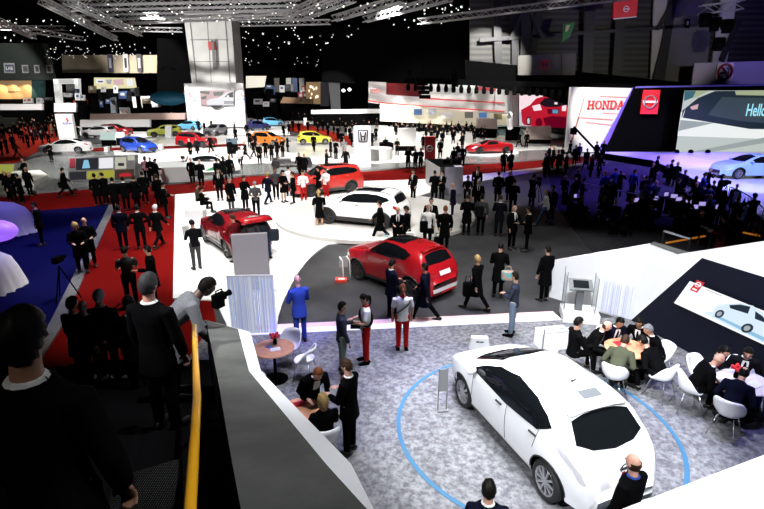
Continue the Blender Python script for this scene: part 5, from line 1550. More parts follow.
# far pale wall and hanging banners
struct(face_poly('wall_far_pale', [(62, 55), (158, 55), (157, 73), (62, 73)], 145.45, .4, mat('pale_far_wall', (.50, .42, .30), .7, noise=(.08, .4))))
for k, (x, l) in enumerate(((107, 'dark blue hanging banner on the far pale wall'), (122.5, 'white hanging banner in the middle of the far pale wall'), (136, 'black and white hanging banner right on the far pale wall'))):
    t = panel_thing('hanging_banner', l, 'banner', [(x, 54), (x + 5, 54), (x + 6, 72), (x + 1.5, 72)], 144.23, .1, mat('banner_%d' % k, ((.03, .03, .06), (.6, .6, .6), (.05, .05, .06))[k], .6), 'cloth')
    flat('banner_print', [(x + 1.5, 58), (x + 4, 58), (x + 4.6, 68), (x + 2.2, 68)], 144.15, mat('banner_print_%d' % k, ((.25, .25, .3), (.03, .03, .03), (.5, .5, .5))[k], .6), t)
# long lit panel: yellow and white picture board
t = panel_thing('picture_board', 'long lit yellow and white picture board on the far stand', 'sign', [(94, 77.5), (134, 77.8), (136, 88), (94, 89)], 130.43, .5, emis('cream', (.85, .78, .45), .9), 'board', base=True)
pic(t, 130.34, [([(96, 79), (105, 79.5), (104, 84), (96, 83)], EWH), ([(106, 80), (112, 79.5), (111, 84), (107, 84)], EGY), ([(113, 80), (123, 79), (124, 85), (114, 85)], EPK), ([(126, 79), (133, 79.5), (133, 86), (127, 86)], EWH), ([(98, 81), (103, 81), (103, 82.3), (98, 82.3)], EDK)])
for k, (q, c_, l) in enumerate(((((126, 93), (130, 92), (131, 101), (127, 101)), (.10, .12, .15), 'narrow grey advertising board left of the white far stand'), (((110, 98), (115, 97), (116, 113), (111, 113)), (.18, .22, .28), 'blue grey advertising column by the dark far stand'), (((134, 88), (138, 87), (139, 96), (135, 96)), (.2, .22, .22), 'pale narrow board beyond the white far stand'))):
    t = panel_thing('advertising_board', l, 'sign', q, 98.69 + k, .5, mat('board_%d' % k, c_, .5), 'board', base=True); flat('board_print', [(q[0][0] + 1, q[0][1] + 2), (q[1][0] - 1, q[1][1] + 2), (q[2][0] - 1.2, q[2][1] - 3), (q[3][0] + 1, q[3][1] - 3)], 98.57 + k, M_GREY, t)
# white stands in the far left background
def block(name, label, q, Y, th, m, part='body', cat='counter'): return panel_thing(name, label, cat, q, Y, th, m, part, name not in ('hanging_poster', 'light_strip'))
block('stand_wall', 'low white stand wall in the far left crowd', [(0, 104), (42, 104), (42, 110), (0, 110)], 92.82, .5, M_SIGNW, cat='wall')
block('stand_wall', 'white stand wall right of the blue far car', [(54, 103), (76, 103), (76, 112), (54, 112)], 91.62, .5, M_SIGNW, cat='wall')
block('stand_wall', 'long low white wall below the far red cars', [(80, 120), (150, 119.5), (150, 127), (80, 127)], 80.35, .5, M_SIGNW, cat='wall')
block('stand_wall', 'pinkish brown low wall above the long white wall', [(90, 114), (185, 113), (185, 119.4), (90, 119.8)], 83.56, .5, mat('pinkish_wall', (.35, .25, .22), .6), cat='wall')
block('stand_wall', 'white curved pavilion on the far stand', [(122, 101), (128, 97), (152, 96), (158, 100), (158, 107), (122, 108)], 105.43, 4, M_SIGNW, cat='wall')
block('stand_wall', 'white and dark stand box left of the show wall', [(170, 90), (184, 90), (184, 98), (170, 98)], 96.95, 2, mat('green_black', (.020, .030, .024), .6), cat='wall')
tag(MB().sphere((0, 0, 0), (3.5, 2, 1.3), 16, 8).build('canopy', mat('blue_canopy', (.02, .16, .28), .5), None, True, loc=tuple(D(169, 98, 96.37))), 'blue rounded canopy left of the white show wall', 'canopy')
block('stand_wall', 'dark green sign board at the left edge', [(-4, 118), (16, 118), (16, 128), (-4, 128)], 76.4, .5, mat('green_black', (.020, .030, .024), .6), cat='wall')
# stands in the middle distance right of the show wall
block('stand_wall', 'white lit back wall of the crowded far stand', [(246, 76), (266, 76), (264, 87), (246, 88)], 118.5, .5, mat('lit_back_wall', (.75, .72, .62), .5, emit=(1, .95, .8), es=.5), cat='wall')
block('stand_wall', 'dark stand behind the red sports car', [(246, 88), (300, 84), (300, 112), (246, 112)], 120.98, .5, M_DRAPE, cat='wall')
for k, (x, c_, l) in enumerate(((274, (.10, .09, .08), 'dark tall board left in the crowded far stand'), (286, (.5, .5, .48), 'pale tall board in the middle of the crowded far stand'), (292, (.05, .08, .18), 'blue tall board right in the crowded far stand'), (299, (.3, .3, .3), 'grey wall piece beside the tan stand'))):
    block('tall_board', l, [(x, 78), (x + 5, 78), (x + 5.5, 92), (x + .5, 92)], 115.99 + k, .4, mat('tall_board_%d' % k, c_, .5), 'board', 'sign')
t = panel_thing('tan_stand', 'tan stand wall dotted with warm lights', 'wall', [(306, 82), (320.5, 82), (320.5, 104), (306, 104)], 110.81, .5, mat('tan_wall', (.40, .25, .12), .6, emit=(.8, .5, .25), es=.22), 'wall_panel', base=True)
rnd = random.Random(4)
for k in range(12):
    x, y = rnd.uniform(308, 318), rnd.uniform(84, 98); flat('wall_light', [(x, y), (x + 1.1, y), (x + 1.1, y + 2.4), (x, y + 2.4)], 110.75, emis('warm_lamp', (1, .85, .6), 2.0), t)
block('brown_bench', 'brown sand coloured counter under the tan stand', [(283, 97), (312, 99), (312, 104), (280, 103)], 108.68, 2, mat('sand_brown', (.30, .18, .10), .7))
block('stand_wall', 'grey purple stand wall right of the tan stand', [(320.5, 82), (329, 82), (329, 106), (320.5, 106)], 110.81, .5, mat('grey_purple', (.12, .11, .15), .6), cat='wall')
t = thing('doorway_stand', 'pale framed stand with a black open doorway', 'stand', (D(350, 110, 105.43).x, 105.43, 0)); YD = 105.43
for n_, q, m_ in (('side_wall', ((328.5, 81), (339.5, 82.5), (341, 119.3), (332, 119.3)), mat('pale_side', (.50, .52, .55), .5)), ('lintel', ((328.5, 80.5), (368, 82), (368, 84), (329, 82.6)), mat('pale_side', (.50, .52, .55), .5)), ('doorway_shade_sheet', ((340, 84), (368, 84), (368, 119), (341, 119)), M_DRAPE)):  # shade inside the doorway is a solid black sheet
    flat(n_, q, YD, m_, t, .6)
for x, y in ((343.5, 90.5), (349.5, 89.5)):
    tag(MB().sphere((0, 0, 0), (.35, .3, .3), 10, 6).build('hanging_lamp', emis('cold_lamp', (1, 1, 1), 3), None, loc=tuple(D(x, y, YD - 2))), 'small white lamp in the black doorway, %s one' % ('left' if x < 345 else 'right'), 'lamp')
block('counter', 'long low white counter before the black doorway stand', [(311, 110), (400, 108.5), (400, 113), (311, 114)], 92.82, .6, M_SIGNW)
# curved white canopy wall of the big white stand
cv = thing('canopy_wall', 'long curved white canopy wall with thin red lines and an opening', 'wall', tuple(G(440, 126, 0)))
def path(px, py, Y): return D(px, py, Y)
secs = []
NP = 24
for i in range(NP + 1):
    u = i / NP; px = 368.5 + (510 - 368.5) * u; Yc = 84.2 - 25.8 * u + 4.7 * math.sin(math.pi * u)
    yt = 81.5 + 5.5 * u; yb = 102.5 + 11.5 * u ** .8 + 0; secs.append((px, yt, yb, Yc))
b = MB(); q0 = [(D(p[0], p[1], p[3]) - cv.location, D(p[0], p[2], p[3]) - cv.location) for p in secs]
hole = range(3, 9)
def pt(i, v): return q0[i][0].lerp(q0[i][1], v)
for i in range(NP):
    rows = ((0, .55), (.55, 1)) if i not in hole else ((.55, 1),)
    for v0, v1 in rows:
        quad_solid(b, [pt(i, v1), pt(i + 1, v1), pt(i + 1, v0), pt(i, v0)], (0, .5, 0))
b.build('canopy_skin', mat('canopy_white', (.80, .80, .80), .4), cv)
for v in (.60, .92):
    b = MB(); b.tube([pt(i, v) + Vector((0, -.12, 0)) for i in range(0 if v > .8 else 9, NP)], .09, 6); b.build('red_line', mat('line_red', (.65, .06, .06), .5), cv)
b = MB(); quad_solid(b, [pt(2, .02) + Vector((0, 3, 0)), pt(10, .02) + Vector((0, 3, 0)), pt(10, .6) + Vector((0, 3, 0)), pt(2, .6) + Vector((0, 3, 0))], (0, .3, 0)); b.build('opening_back', mat('deep_red_wall', (.16, .008, .012), .5), cv)
rnd = random.Random(9)
b = MB()
for k in range(16):
    p = pt(3, 0).lerp(pt(9, 0), rnd.random()) + Vector((0, 2.5, -rnd.uniform(2.5, 4.2))); b.sphere(p, .28, 6, 4)
o = b.build('crowd_behind', mat('dim_faces', (.30, .16, .08), .6), cv); o['kind'] = 'stuff'
slab_letters(cv, 'HONDA', 370.2, 88.8, 381, 93.2, 83.0, M_ORI)
b = MB(); b.tube([pt(NP, 0), pt(NP, 1), D(510, 128, 56.53) - cv.location], .3, 6); b.build('end_edge', mat('canopy_white', (.80, .80, .80), .4), cv)
block('stand_wall', 'cream back wall beneath the curved canopy', [(380, 104), (508, 110), (508, 128), (380, 121)], 79.04, .4, mat('cream_wall', (.72, .66, .50), .6), cat='wall')
for k, (x, y, c_, l) in enumerate(((414, 109, (.04, .10, .25), 'dark blue poster beneath the curved canopy'), (428, 109, (.35, .35, .38), 'grey box sign beneath the curved canopy'), (441, 112.5, (.75, .70, .70), 'white notice board beneath the curved canopy'), (465, 112, (.15, .13, .12), 'brown poster beneath the right of the canopy'), (479, 112.8, (.08, .22, .55), 'bright blue poster beneath the right of the canopy'), (494, 113.5, (.20, .16, .08), 'dark olive poster at the canopy end'))):
    block('hanging_poster', l, [(x, y), (x + (8 if k != 2 else 11), y), (x + (8 if k != 2 else 11), y + 6), (x, y + 6)], 77.72, .3, mat('poster_%d' % k, c_, .5), 'poster_sheet', 'poster')
block('stand_wall', 'pale pink counter block beside the teal saloon', [(477, 118), (497, 118.5), (498, 129), (477, 128)], 68.18, 1, mat('pale_pink', (.55, .42, .40), .5), cat='wall')
# screen with the big red car
YS = 63.91
block('stand_wall', 'white side wall left of the red car screen', [(509, 92), (521, 94), (521, 127), (509, 126)], YS + .3, .4, mat('canopy_white', (.80, .80, .80), .4), cat='wall')
scr = panel_thing('red_car_screen', 'large screen showing the rear of a red car', 'screen', [(519, 94.5), (569, 95.5), (568, 128), (519, 126)], YS, .3, M_BLACK, 'casing')
ER = emis('car_red', (.55, .01, .03), .9); ER2 = emis('deep_red', (.16, .0, .015), .8); EW = emis('haze_pink', (.95, .75, .80), 1.0); ELG = emis('screen_lilac', (.62, .62, .70), .9); EBK = emis('black_glass', (.015, .01, .02), .6)
pic(scr, YS, [([(519.2, 94.7), (568.8, 95.7), (567.8, 127.8), (519.2, 125.8)], ELG), ([(519.2, 94.7), (568.8, 95.7), (568, 105), (519.2, 112)], EW),
    ([(522, 122), (521, 110), (530, 105), (536, 98.5), (545, 96), (565, 97), (568, 103), (567.8, 127.8), (540, 127), (524, 125)], ER), ([(539, 104), (545, 98), (563, 98), (566, 105), (556, 107), (546, 107)], EBK), ([(547, 109), (559, 109), (559, 114), (548, 114)], ER2), ([(532, 106), (540, 104), (542, 110), (534, 111)], EW), ([(562, 106), (566.5, 105), (566, 111), (562, 111)], EW),
    ([(543, 118), (552, 116), (567.8, 117), (567.8, 127.8), (546, 127)], ER2), ([(552.5, 109.6), (558, 109.8), (558, 113.4), (552.5, 113.2)], emis('plate_blue', (.1, .35, .6), .9)), (ell(528.5, 121, 2.4, 4.6, 14), EBK), (ell(528.5, 121, 1.4, 3.0, 14), ELG), ([(554.5, 102.2), (557.5, 102.2), (557.5, 104.4), (554.5, 104.4)], EW), (ell(539, 122.5, 3.6, 4.4, 14), ER2)])
block('counter', 'long pale pink counter below the red car screen', [(528, 127), (551, 126), (552, 140), (528, 139)], 60.26, .8, mat('pale_pink', (.55, .42, .40), .5))
block('light_strip', 'thin red lit strip above the red car screen', [(476, 87), (568, 92.5), (568, 94), (476, 90)], 62.46, .3, emis('strip_red', (.8, .10, .12), .8), 'strip', 'light')
# slanted white HONDA wall with purple edge
YH = 51.55
t = panel_thing('name_wall', 'slanted white wall with large red capital letters and grooves', 'wall', [(571.5, 87), (636, 88.2), (601, 152), (566, 152)], YH, .6, mat('name_wall_white', (.70, .68, .67), .45))
slab_letters(t, 'HONDA', 587, 100.5, 625.5, 109.2, YH - .15, M_ORI)
for q in (((600, 96), (628, 97), (628, 97.9), (600, 97)), ((578, 117), (613, 119.5), (613, 120.4), (578, 118)), ((578, 117), (579.5, 117), (571, 146), (569.5, 146)), ((584, 97), (585, 97), (572, 143), (571, 143)), ((586, 122), (614, 125), (614, 125.8), (586, 122.8)), ((603, 112.6), (617, 113.6), (617, 114.3), (603, 113.4))):
    flat('groove_line', q, YH - .06, mat('line_pink', (.70, .20, .15), .5), t, .03)
t = panel_thing('light_edge', 'purple glowing slanted edge between the white wall and black wall', 'light', [(634, 87.5), (638, 87.5), (603, 152), (598.5, 152)], YH - .4, .3, emis('violet', (.22, .12, .85), 1.2), 'strip')
# black wall, banner, big screen and stage
struct(face_poly('wall_stage', [(636, 86), (800, 83), (800, 165), (600, 165)], 50.77, .4, M_BLACK))
struct(face_poly('trim_20', [(636, 86.4), (800, 83.4), (800, 85), (636, 88)], 50.62, .2, mat('violet_trim', (.10, .08, .35), .5, emit=(.1, .08, .6), es=.25)))
t = panel_thing('hanging_banner', 'red hanging banner with a round chrome emblem on the black wall', 'banner', [(644, 90), (660.5, 90), (657.5, 114), (640.5, 114)], 50.07, .15, mat('banner_red', (.60, .01, .02), .5, emit=(.8, .02, .03), es=.35), 'cloth')
roundel(t, 650, 101.8, 5.6, 49.91, mat('emblem_chrome', (.7, .7, .72), .25, .8), mat('emblem_white', (.8, .8, .8), .4))
YB = 48.81
scr = panel_thing('stage_screen', 'huge stage screen showing the top of a pale car', 'screen', [(684.5, 90.5), (800, 90), (800, 162), (674.5, 156.5)], YB, .35, M_BLACK, 'casing')
EG1 = emis('pale_sage', (.60, .66, .62), .85); EG2 = emis('sage', (.40, .46, .44), .8); EG3 = emis('white_sheen', (.85, .88, .85), 1.0); EG4 = emis('dark_glass', (.015, .03, .032), .8); EG5 = emis('slate_glass', (.05, .075, .085), .8); EG6 = emis('teal_glass', (.05, .17, .19), .8); EG7 = emis('leaf_glow', (.45, .52, .30), .8)
pic(scr, YB, [([(684.5, 90.7), (799, 90.2), (799, 161.5), (674.8, 156.3)], EG1), ([(681, 112), (799, 132), (799, 126), (684, 90.7), (799, 90.2), (799, 90.1)][0:2] + [(799, 140), (677.5, 136)], EG3), ([(680.5, 120), (714, 123), (678.5, 131)], EG2), ([(690, 152), (764, 137.5), (799, 133), (799, 161.5), (676, 156)], EG2), ([(700, 154), (764, 143), (799, 138), (799, 161.5), (692, 157)], EG1),
    ([(681.5, 117.5), (682.5, 110.5), (698, 98), (715, 91), (799, 90.3), (799, 129.5), (750, 129)], EG4), ([(684.6, 90.9), (696, 90.9), (693, 97.5), (684, 101)], EG6), ([(696, 90.9), (709, 90.8), (697, 97), (693, 98.5)], EG7), ([(735, 90.9), (764, 90.6), (799, 90.5), (799, 97), (764, 95.5), (736, 95)], EG7), ([(722, 97), (764, 98), (764, 123), (740, 121), (708, 115)], EG5), ([(690, 107), (698.5, 103.8), (697.5, 109), (692, 109.8)], EPK), ([(681.6, 119), (684, 112), (685.5, 109), (682.8, 117.5)], EG3)])
me_ = letters(scr, 'Hello', 745.5, 103.8, 768, 116.2, YB - .4, emis('cyan_text', (.35, .75, .9), 1.1), .012)
# stage
sp_ = [tuple(G(x, y, .6)[:2]) for x, y in ((652, 160), (664, 165), (680, 172), (700, 182), (728, 195), (747, 205), (764, 219), (860, 242))] + [(60, 48.33), (20.0, 48.33)]
st_ = thing('stage', 'low pale stage bathed in purple light before the huge screen', 'stage', (30, 45, 0))
b = MB(); b.prism(sp_, .56, .6, Matrix.Translation((-30, -45, 0))); b.build('stage_floor', mat('stage_white', (.60, .58, .72), .25, spec=.5), st_)
b = MB(); b.prism(sp_, 0, .555, Matrix.Translation((-30, -45, 0))); b.build('stage_skirt', M_BLACK, st_)
for i, x in enumerate((676, 690, 707)):
    p = D(x, 156, 47.54); tag(MB().lathe([(.22, 0), (.22, .18), (.10, .28), (0, .28)], 12).build('stage_lamp_housing', M_BLACK, None, loc=(p.x, p.y, .61)), ('left', 'middle', 'right')[i] + ' small black lamp on the stage edge under the huge screen', 'lamp')
# video kiosk
KY = G(102, 181, .14).y
t = panel_thing('video_kiosk', 'kiosk of video screens with car pictures beside the aisle', 'kiosk', [(68, 158), (135, 155), (135, 182), (68, 184)], KY, .5, mat('kiosk_grey', (.25, .25, .26), .4), 'cabinet')
tiles = [((69.5, 158.5), (75, 158.3), (75, 167.5), (69.5, 168), mat('tile_red', (.30, .03, .05), .5)), ((76, 158.6), (98, 157.8), (98, 169), (76, 170), EDK), ((99, 158.2), (113, 157.5), (113, 168), (99, 168.5), EWH), ((115, 157.5), (126, 157), (126, 168.5), (115, 169), emis('cream_tile', (.62, .62, .50), .8)), ((127.5, 155.5), (134.5, 155.5), (134.5, 160), (127.5, 160.5), emis('cream_tile', (.62, .62, .50), .8)), ((69.5, 172), (86, 171.5), (86, 179.5), (69.5, 180), EDK), ((87, 171.5), (98, 171), (98, 178.5), (87, 179), emis('olive_tile', (.5, .48, .06), .7)), ((99, 170.5), (114, 170), (114, 178), (99, 178.5), emis('olive_tile', (.5, .48, .06), .7)), ((115, 170), (134, 169), (134, 178.5), (115, 179.5), emis('umber', (.06, .035, .02), .8))]
for q in tiles:
    flat('video_tile', q[:4], KY - .04, q[4], t)
flat('tile_picture', [(84, 160), (88, 160), (90, 168), (82, 168.5)], KY - .07, emis('screen_cyan', (.3, .65, .85), .8), t)
flat('tile_picture', [(119, 174.5), (124, 173), (130, 173.2), (131, 176), (120, 177)], KY - .07, ER, t)
flat('tile_picture', [(118, 163), (124, 163), (124, 166), (118, 166)], KY - .07, EDK, t)
# white slanted plinth, low white slab and cubes
def low_block(name, label, top, ybase, m):
    pf = D(top[0][0], top[0][1], G(top[0][0], ybase, .14).y); z = pf.z
    q = [G(x, y, z) for x, y in top]; t_ = thing(name, label, 'plinth', (q[0].x, q[0].y, .14)); b_ = MB()
    b_.prism([(p.x - q[0].x, p.y - q[0].y) for p in q], 0, z - .14); b_.build('block', m, t_)
low_block('plinth', 'long white slanted block below the blue hatchback', [(152, 168), (190, 167), (187, 160), (137, 163)], 183, mat('plinth_grey', (.50, .52, .52), .5))
low_block('plinth', 'white slab with sand edge beside the silhouettes at the left', [(-10, 183), (33, 181), (48, 175), (40, 170), (-10, 172)], 188, mat('slab_white', (.62, .62, .56), .5))
block('display_case', 'lime yellow display board at the left edge of the platform', [(-6, 165), (11, 165), (10, 173), (-6, 174)], G(4, 185, .14).y - .2, .3, emis('lime_board', (.5, .52, .10), .6), 'board', 'sign')
block('counter', 'grey white counter block with dark top in the middle of the platform', [(379, 126), (394, 128), (394, 143), (379, 139)], 53.49, 1.2, mat('block_white', (.62, .61, .60), .5))
block('counter', 'second grey white block right of the dark gap on the platform', [(398, 129), (416, 128.5), (416, 146), (398, 146)], 52.71, 1.5, mat('block_white', (.62, .61, .60), .5))
c = G(378, 159, .16); b = MB(); b.lathe([(1.3, 0), (1.3, 1.0), (0, 1.0)], 32); tag(b.build('round_counter', mat('block_white', (.62, .61, .60), .5), None, loc=tuple(c)), 'round white counter beside the grey white pillar sign', 'counter')
for k, (x, y, w, h, l) in enumerate(((168, 138, 6, 12, 'slim white post before the lime off-roader'), (160, 152, 4, 7, 'small white block right of the blue hatchback'), (106, 153, 4, 6, 'small white block left of the blue hatchback'), (305, 126, 3, 8, 'white post on the middle red carpet'))):
    Y_ = G(x, y, .03).y; block('white_post', l, [(x - w / 2, y - h), (x + w / 2, y - h), (x + w / 2, y), (x - w / 2, y)], Y_, .4, M_SIGNW, 'post_body', 'post')
block('info_board', 'dark flat information screen near the red off-roader', [(226, 138.5), (237, 138.5), (237, 144), (226, 144)], 50.38, .1, mat('blue_grey_screen', (.06, .09, .12), .2), 'board', 'screen')
block('info_board', 'pale green information screen behind the blue hatchback', [(100, 132), (114, 132), (115, 140), (100, 140)], 58.03, .1, emis('mint', (.62, .78, .74), .8), 'board', 'screen')
block('info_board', 'white information panel beside the pale green screen', [(115, 132), (124, 132), (125, 138), (115, 138)], 58.41, .1, M_SIGNW, 'board', 'screen')
# reception desk
dY = G(440, 194, .03).y
t = panel_thing('reception_desk', 'white reception desk beside the red pillar sign', 'desk', [(440, 167.5), (463, 167), (463, 194), (440, 195)], dY, 1.2, mat('desk_lilac', (.42, .40, .50), .4), 'desk_front')
a1, a2, a3 = D(426, 160, dY + 4), D(440, 167.5, dY), None
b = MB(); quad_solid(b, [p - t.location for p in (Vector((a2.x, dY, 0)), Vector((a1.x, dY + 4, 0)), Vector((a1.x, dY + 4, a2.z)), a2)], (.3, 0, 0)); b.build('desk_side', M_SIGNW, t)
b = MB(); e_ = D(463, 167, dY); b.prism([(a2.x, dY + .05), (e_.x, dY + .05), (e_.x - .1, dY + 4), (a1.x, dY + 4)], a2.z - .03, a2.z + .02, Matrix.Translation(-t.location)); b.build('desk_top', M_BLACK, t)
for x, l in ((447, 'closed black laptop on the desk, left one'), (456, 'closed black laptop on the desk, right one')):
    p = D(x, 166, dY + 1); p.z = a2.z + .025; b = MB(); b.box((0, 0, .015), (.5, .36, .03)); b.box((0, .17, .14), (.5, .03, .25)); tag(b.build('laptop', M_BLACK, None, loc=tuple(p)), l, 'laptop')
# white bench where two people sit, by the dark red crossover
p = G(196, 217, .05); b = MB(); b.box((0, 0, .20), (.9, .5, .40)); tag(b.build('bench', M_WALLW, None, loc=tuple(p)), 'low white bench behind the dark red crossover', 'bench')
# information stand and red box by the red crossover's nose
p = G(347, 279, 0); t = thing('info_stand', 'leaning grey information stand at the nose of the red crossover', 'stand', tuple(p), R(20))
h_ = D(344, 256, p.y).z
for sx in (-.12, .12): b = MB(); b.tube([(sx, 0, 0), (sx - .02, .02, h_ * .8), (sx - .12, .0, h_)], .022, 6); b.build('upright', M_WALLW, t, True)
b = MB(); b.box((-.1, .02, h_ * .75), (.3, .03, h_ * .45)); b.build('info_panel', mat('info_grey', (.20, .20, .21), .4), t)
p = G(341, 281.5, 0); b = MB(); b.box((0, 0, .05), (.38, .30, .10)); b.cur = 1; b.box((.02, -.02, .105), (.2, .1, .01)); tag(b.build('red_box', [mat('box_red', (.65, .05, .03), .5), M_WALLW], None, loc=tuple(p)), 'flat red box on the floor by the leaning grey stand', 'box')
p = G(200, 258, .05); t = thing('info_stand', 'slim grey stand beside the dark red crossover on the white floor', 'stand', tuple(G(188.5, 252, .05)), R(15))
for sx in (-.1, .1): b = MB(); b.bar((sx, 0, 0), (sx, 0, 1.05), .025); b.build('upright', M_GREY, t)
b = MB(); b.box((0, 0, .85), (.26, .03, .4)); b.build('info_panel', mat('light_grey_metal', (.45, .46, .47), .4, .3), t)

# ------------------------------------------------------------------ left blue stand: draped car, draped table, purple shade
def draped(p, lx, ly, h, label, seed, name='draped_car'):
    rnd = random.Random(seed); n = 56; rows = [(0, h), (.35, h * .99), (.65, h * .93), (.84, h * .78), (.94, h * .5), (1.0, h * .25), (1.06, .015)]
    b = MB(); vs = []; fs = []
    for k, (r, z) in enumerate(rows):
        for j in range(n):
            a = 2 * math.pi * j / n; fold = (1 + .035 * math.sin(j * 2.4 + seed) * max(0, k - 3) * .5)
            ca, sa = math.cos(a), math.sin(a); q = 3.0; rr = (abs(ca) ** q + abs(sa) ** q) ** (-1 / q)
            vs.append((lx * r * rr * ca * fold, ly * r * rr * sa * fold, z + (.02 * math.sin(j * 1.7) if k == 6 else 0)))
    for k in range(len(rows) - 1):
        for j in range(n):
            j2 = (j + 1) % n; fs.append((k * n + j, k * n + j2, (k + 1) * n + j2, (k + 1) * n + j))
    b.add(vs, fs); o = b.build(name, mat('white_cloth', (.72, .70, .76), .8), None, True, loc=tuple(p)); tag(o, label, 'cover'); return o
draped(G(-14, 232, .03), 2.1, 1.0, 1.35, 'white cloth draped over a low car at the left edge, upper one', 2)
draped(G(-22, 289, .03), 1.25, .9, 1.2, 'white fringed cloth draped to the floor at the left edge, lower one', 5, 'draped_table')
p = G(-4, 262, .03) ; p = D(-6, 231, 16.25)
t = thing('purple_shade', 'glowing purple oval shade at the left edge before the draped car', 'lamp', (p.x, p.y, .03))
b = MB(); b.sphere((0, 0, p.z - .03), (.74, .5, .37), 28, 16); b.build('shade', mat('lit_purple_shade', (.3, .15, .6), .5, emit=(.34, .13, .95), es=.9), t, True)
b = MB(); b.tube([(0, 0, 0), (0, 0, p.z - .2)], .03, 8); b.lathe([(.25, 0), (.25, .02), (0, .03)], 20); b.build('stand', M_BLACK, t)

# ------------------------------------------------------------------ signs on the hall wall
t = panel_thing('hanging_sign', 'red hanging sign with a white round emblem high on the right', 'sign', [(615, -2), (638.5, -4), (636.5, 16), (613.5, 18.5)], 53.49, .3, mat('sign_red_lit', (.40, .01, .015), .5, emit=(.6, .02, .03), es=.18), 'board')
roundel(t, 626, 9, 2.3, 53.33, M_SIGNW, M_SIGNW)
flat('lower_edge', [(613.5, 18.3), (636.5, 16.2), (636.5, 17.2), (613.5, 19.6)], 53.41, M_SIGNW, t)
t = panel_thing('exit_sign', 'small green emergency exit sign at an angle on the hall wall', 'sign', [(564, 24), (575.5, 22), (570, 37), (562, 42)], 55.78, .2, mat('sign_green', (.02, .20, .03), .5), 'board')
flat('arrow', [(566, 25.5), (570, 24.6), (568, 31), (565, 32)], 55.7, mat('pale_yellow', (.6, .6, .3), .5), t)
t = panel_thing('hall_sign', 'pale board with a red number on the hall wall', 'sign', [(518, 55.5), (576, 53), (575, 75), (518, 75)], 55.78, .2, mat('pale_board', (.075, .072, .062), .6), 'board')
flat('number_field', [(540, 60), (549, 60), (549, 69), (540.5, 69)], 55.7, mat('sign_dull_red', (.35, .02, .03), .5), t); letters(t, '44', 541.5, 61.5, 547.8, 67.5, 55.62, INK, .02)
for x in (532, 561): flat('board_joint', [(x, 54.5), (x + .7, 54.5), (x + .7, 75), (x, 75)], 55.7, M_STEEL, t)
t = panel_thing('no_smoking_sign', 'white square no smoking sign with a red ring', 'sign', [(718, 63.5), (734, 62.5), (732.5, 80.5), (716.5, 81)], 53.1, .1, M_SIGNW, 'board')
c_ = D(725.3, 71.8, 52.98) - t.location; k_ = 6.6 * 52.71 / FPX
b = MB(); b.tube([c_ + Vector((k_ * math.cos(a), 0, k_ * math.sin(a))) for a in [2 * math.pi * j / 28 for j in range(29)]], .11, 6, False); b.bar(c_ + Vector((-.5, -.05, .5)), c_ + Vector((.5, -.05, -.5)), .16); b.cur = 1; b.bar(c_ + Vector((-.45, .02, -.1)), c_ + Vector((.35, .02, -.1)), .14); b.tube([c_ + Vector((.4, .02, -.02)), c_ + Vector((.35, .02, .25)), c_ + Vector((.1, .02, .4))], .05, 5); b.build('symbol', [mat('ring_red', (.35, .02, .02), .5), INK], t)
t = panel_thing('small_sign', 'small dark notice high on the grey bay of the hall wall', 'sign', [(686, 19), (690.5, 19), (689.5, 28), (685, 28)], 57.28, .1, M_BLACK, 'board')
flat('notice_mark', [(687, 21), (689, 21), (688.5, 25), (686.5, 25)], 57.21, M_GREY, t)
# jib crane with camera
p0, p1 = D(574, 127, 43.19), D(594, 148, 43.59)
base_ = G(597, 166, 0)
t = thing('camera_crane', 'long thin camera crane reaching up left before the white wall', 'camera crane', tuple(base_))
b = MB(); b.bar(p0 - t.location, D(599, 153.5, 43.68) - t.location, .14); b.build('arm', M_BLACK, t)
b = MB(); b.box(p0 - t.location + Vector((0, 0, -.35)), (.4, .5, .5)); b.build('camera_head', M_BLACK, t)
b = MB(); [b.bar((0, 0, 1.6), (.6 * math.cos(a), .6 * math.sin(a), 0), .08) for a in (0, 2.1, 4.2)]; b.bar((0, 0, 1.5), D(598, 152.5, 43.68) - t.location, .1); b.build('tripod', M_BLACK, t)

# ------------------------------------------------------------------ ceiling: trusses and lamps
ORD = ['first', 'second', 'third', 'fourth', 'fifth', 'sixth', 'seventh', 'eighth', 'ninth', 'tenth', 'eleventh', 'twelfth', 'thirteenth', 'fourteenth', 'fifteenth', 'sixteenth', 'seventeenth', 'eighteenth', 'nineteenth', 'twentieth', 'twenty-first', 'twenty-second', 'twenty-third', 'twenty-fourth', 'twenty-fifth', 'twenty-sixth', 'twenty-seventh', 'twenty-eighth', 'twenty-ninth', 'thirtieth']
def ordw(n):
    if n < 30: return ORD[n]
    k = n + 1; return '%d%s' % (k, 'th' if 10 <= k % 100 <= 20 else {1: 'st', 2: 'nd', 3: 'rd'}.get(k % 10, 'th'))
def truss(p0, p1, label, w=.55):
    p0, p1 = Vector(p0), Vector(p1); t_ = thing('lighting_truss', label, 'truss', tuple(p0)); d = p1 - p0; L = d.length; u = d.normalized()
    s = u.cross(Vector((0, 0, 1))).normalized(); b = MB()
    off = [s * w / 2 + Vector((0, 0, w / 2)), s * -w / 2 + Vector((0, 0, w / 2)), s * -w / 2 - Vector((0, 0, w / 2)), s * w / 2 - Vector((0, 0, w / 2))]
    for o in off: b.bar(o, d + o, .11)
    n_ = max(2, int(L / (w * 1.7)))
    for k in range(n_):
        a, c = u * (L * k / n_), u * (L * (k + 1) / n_)
        for i in range(4):
            o0, o1 = off[i], off[(i + 1) % 4]
            b.bar(a + (o0 if k % 2 else o1), c + (o1 if k % 2 else o0), .05)
    b.build('lattice', M_ALU, t_)
    return t_
TR = []
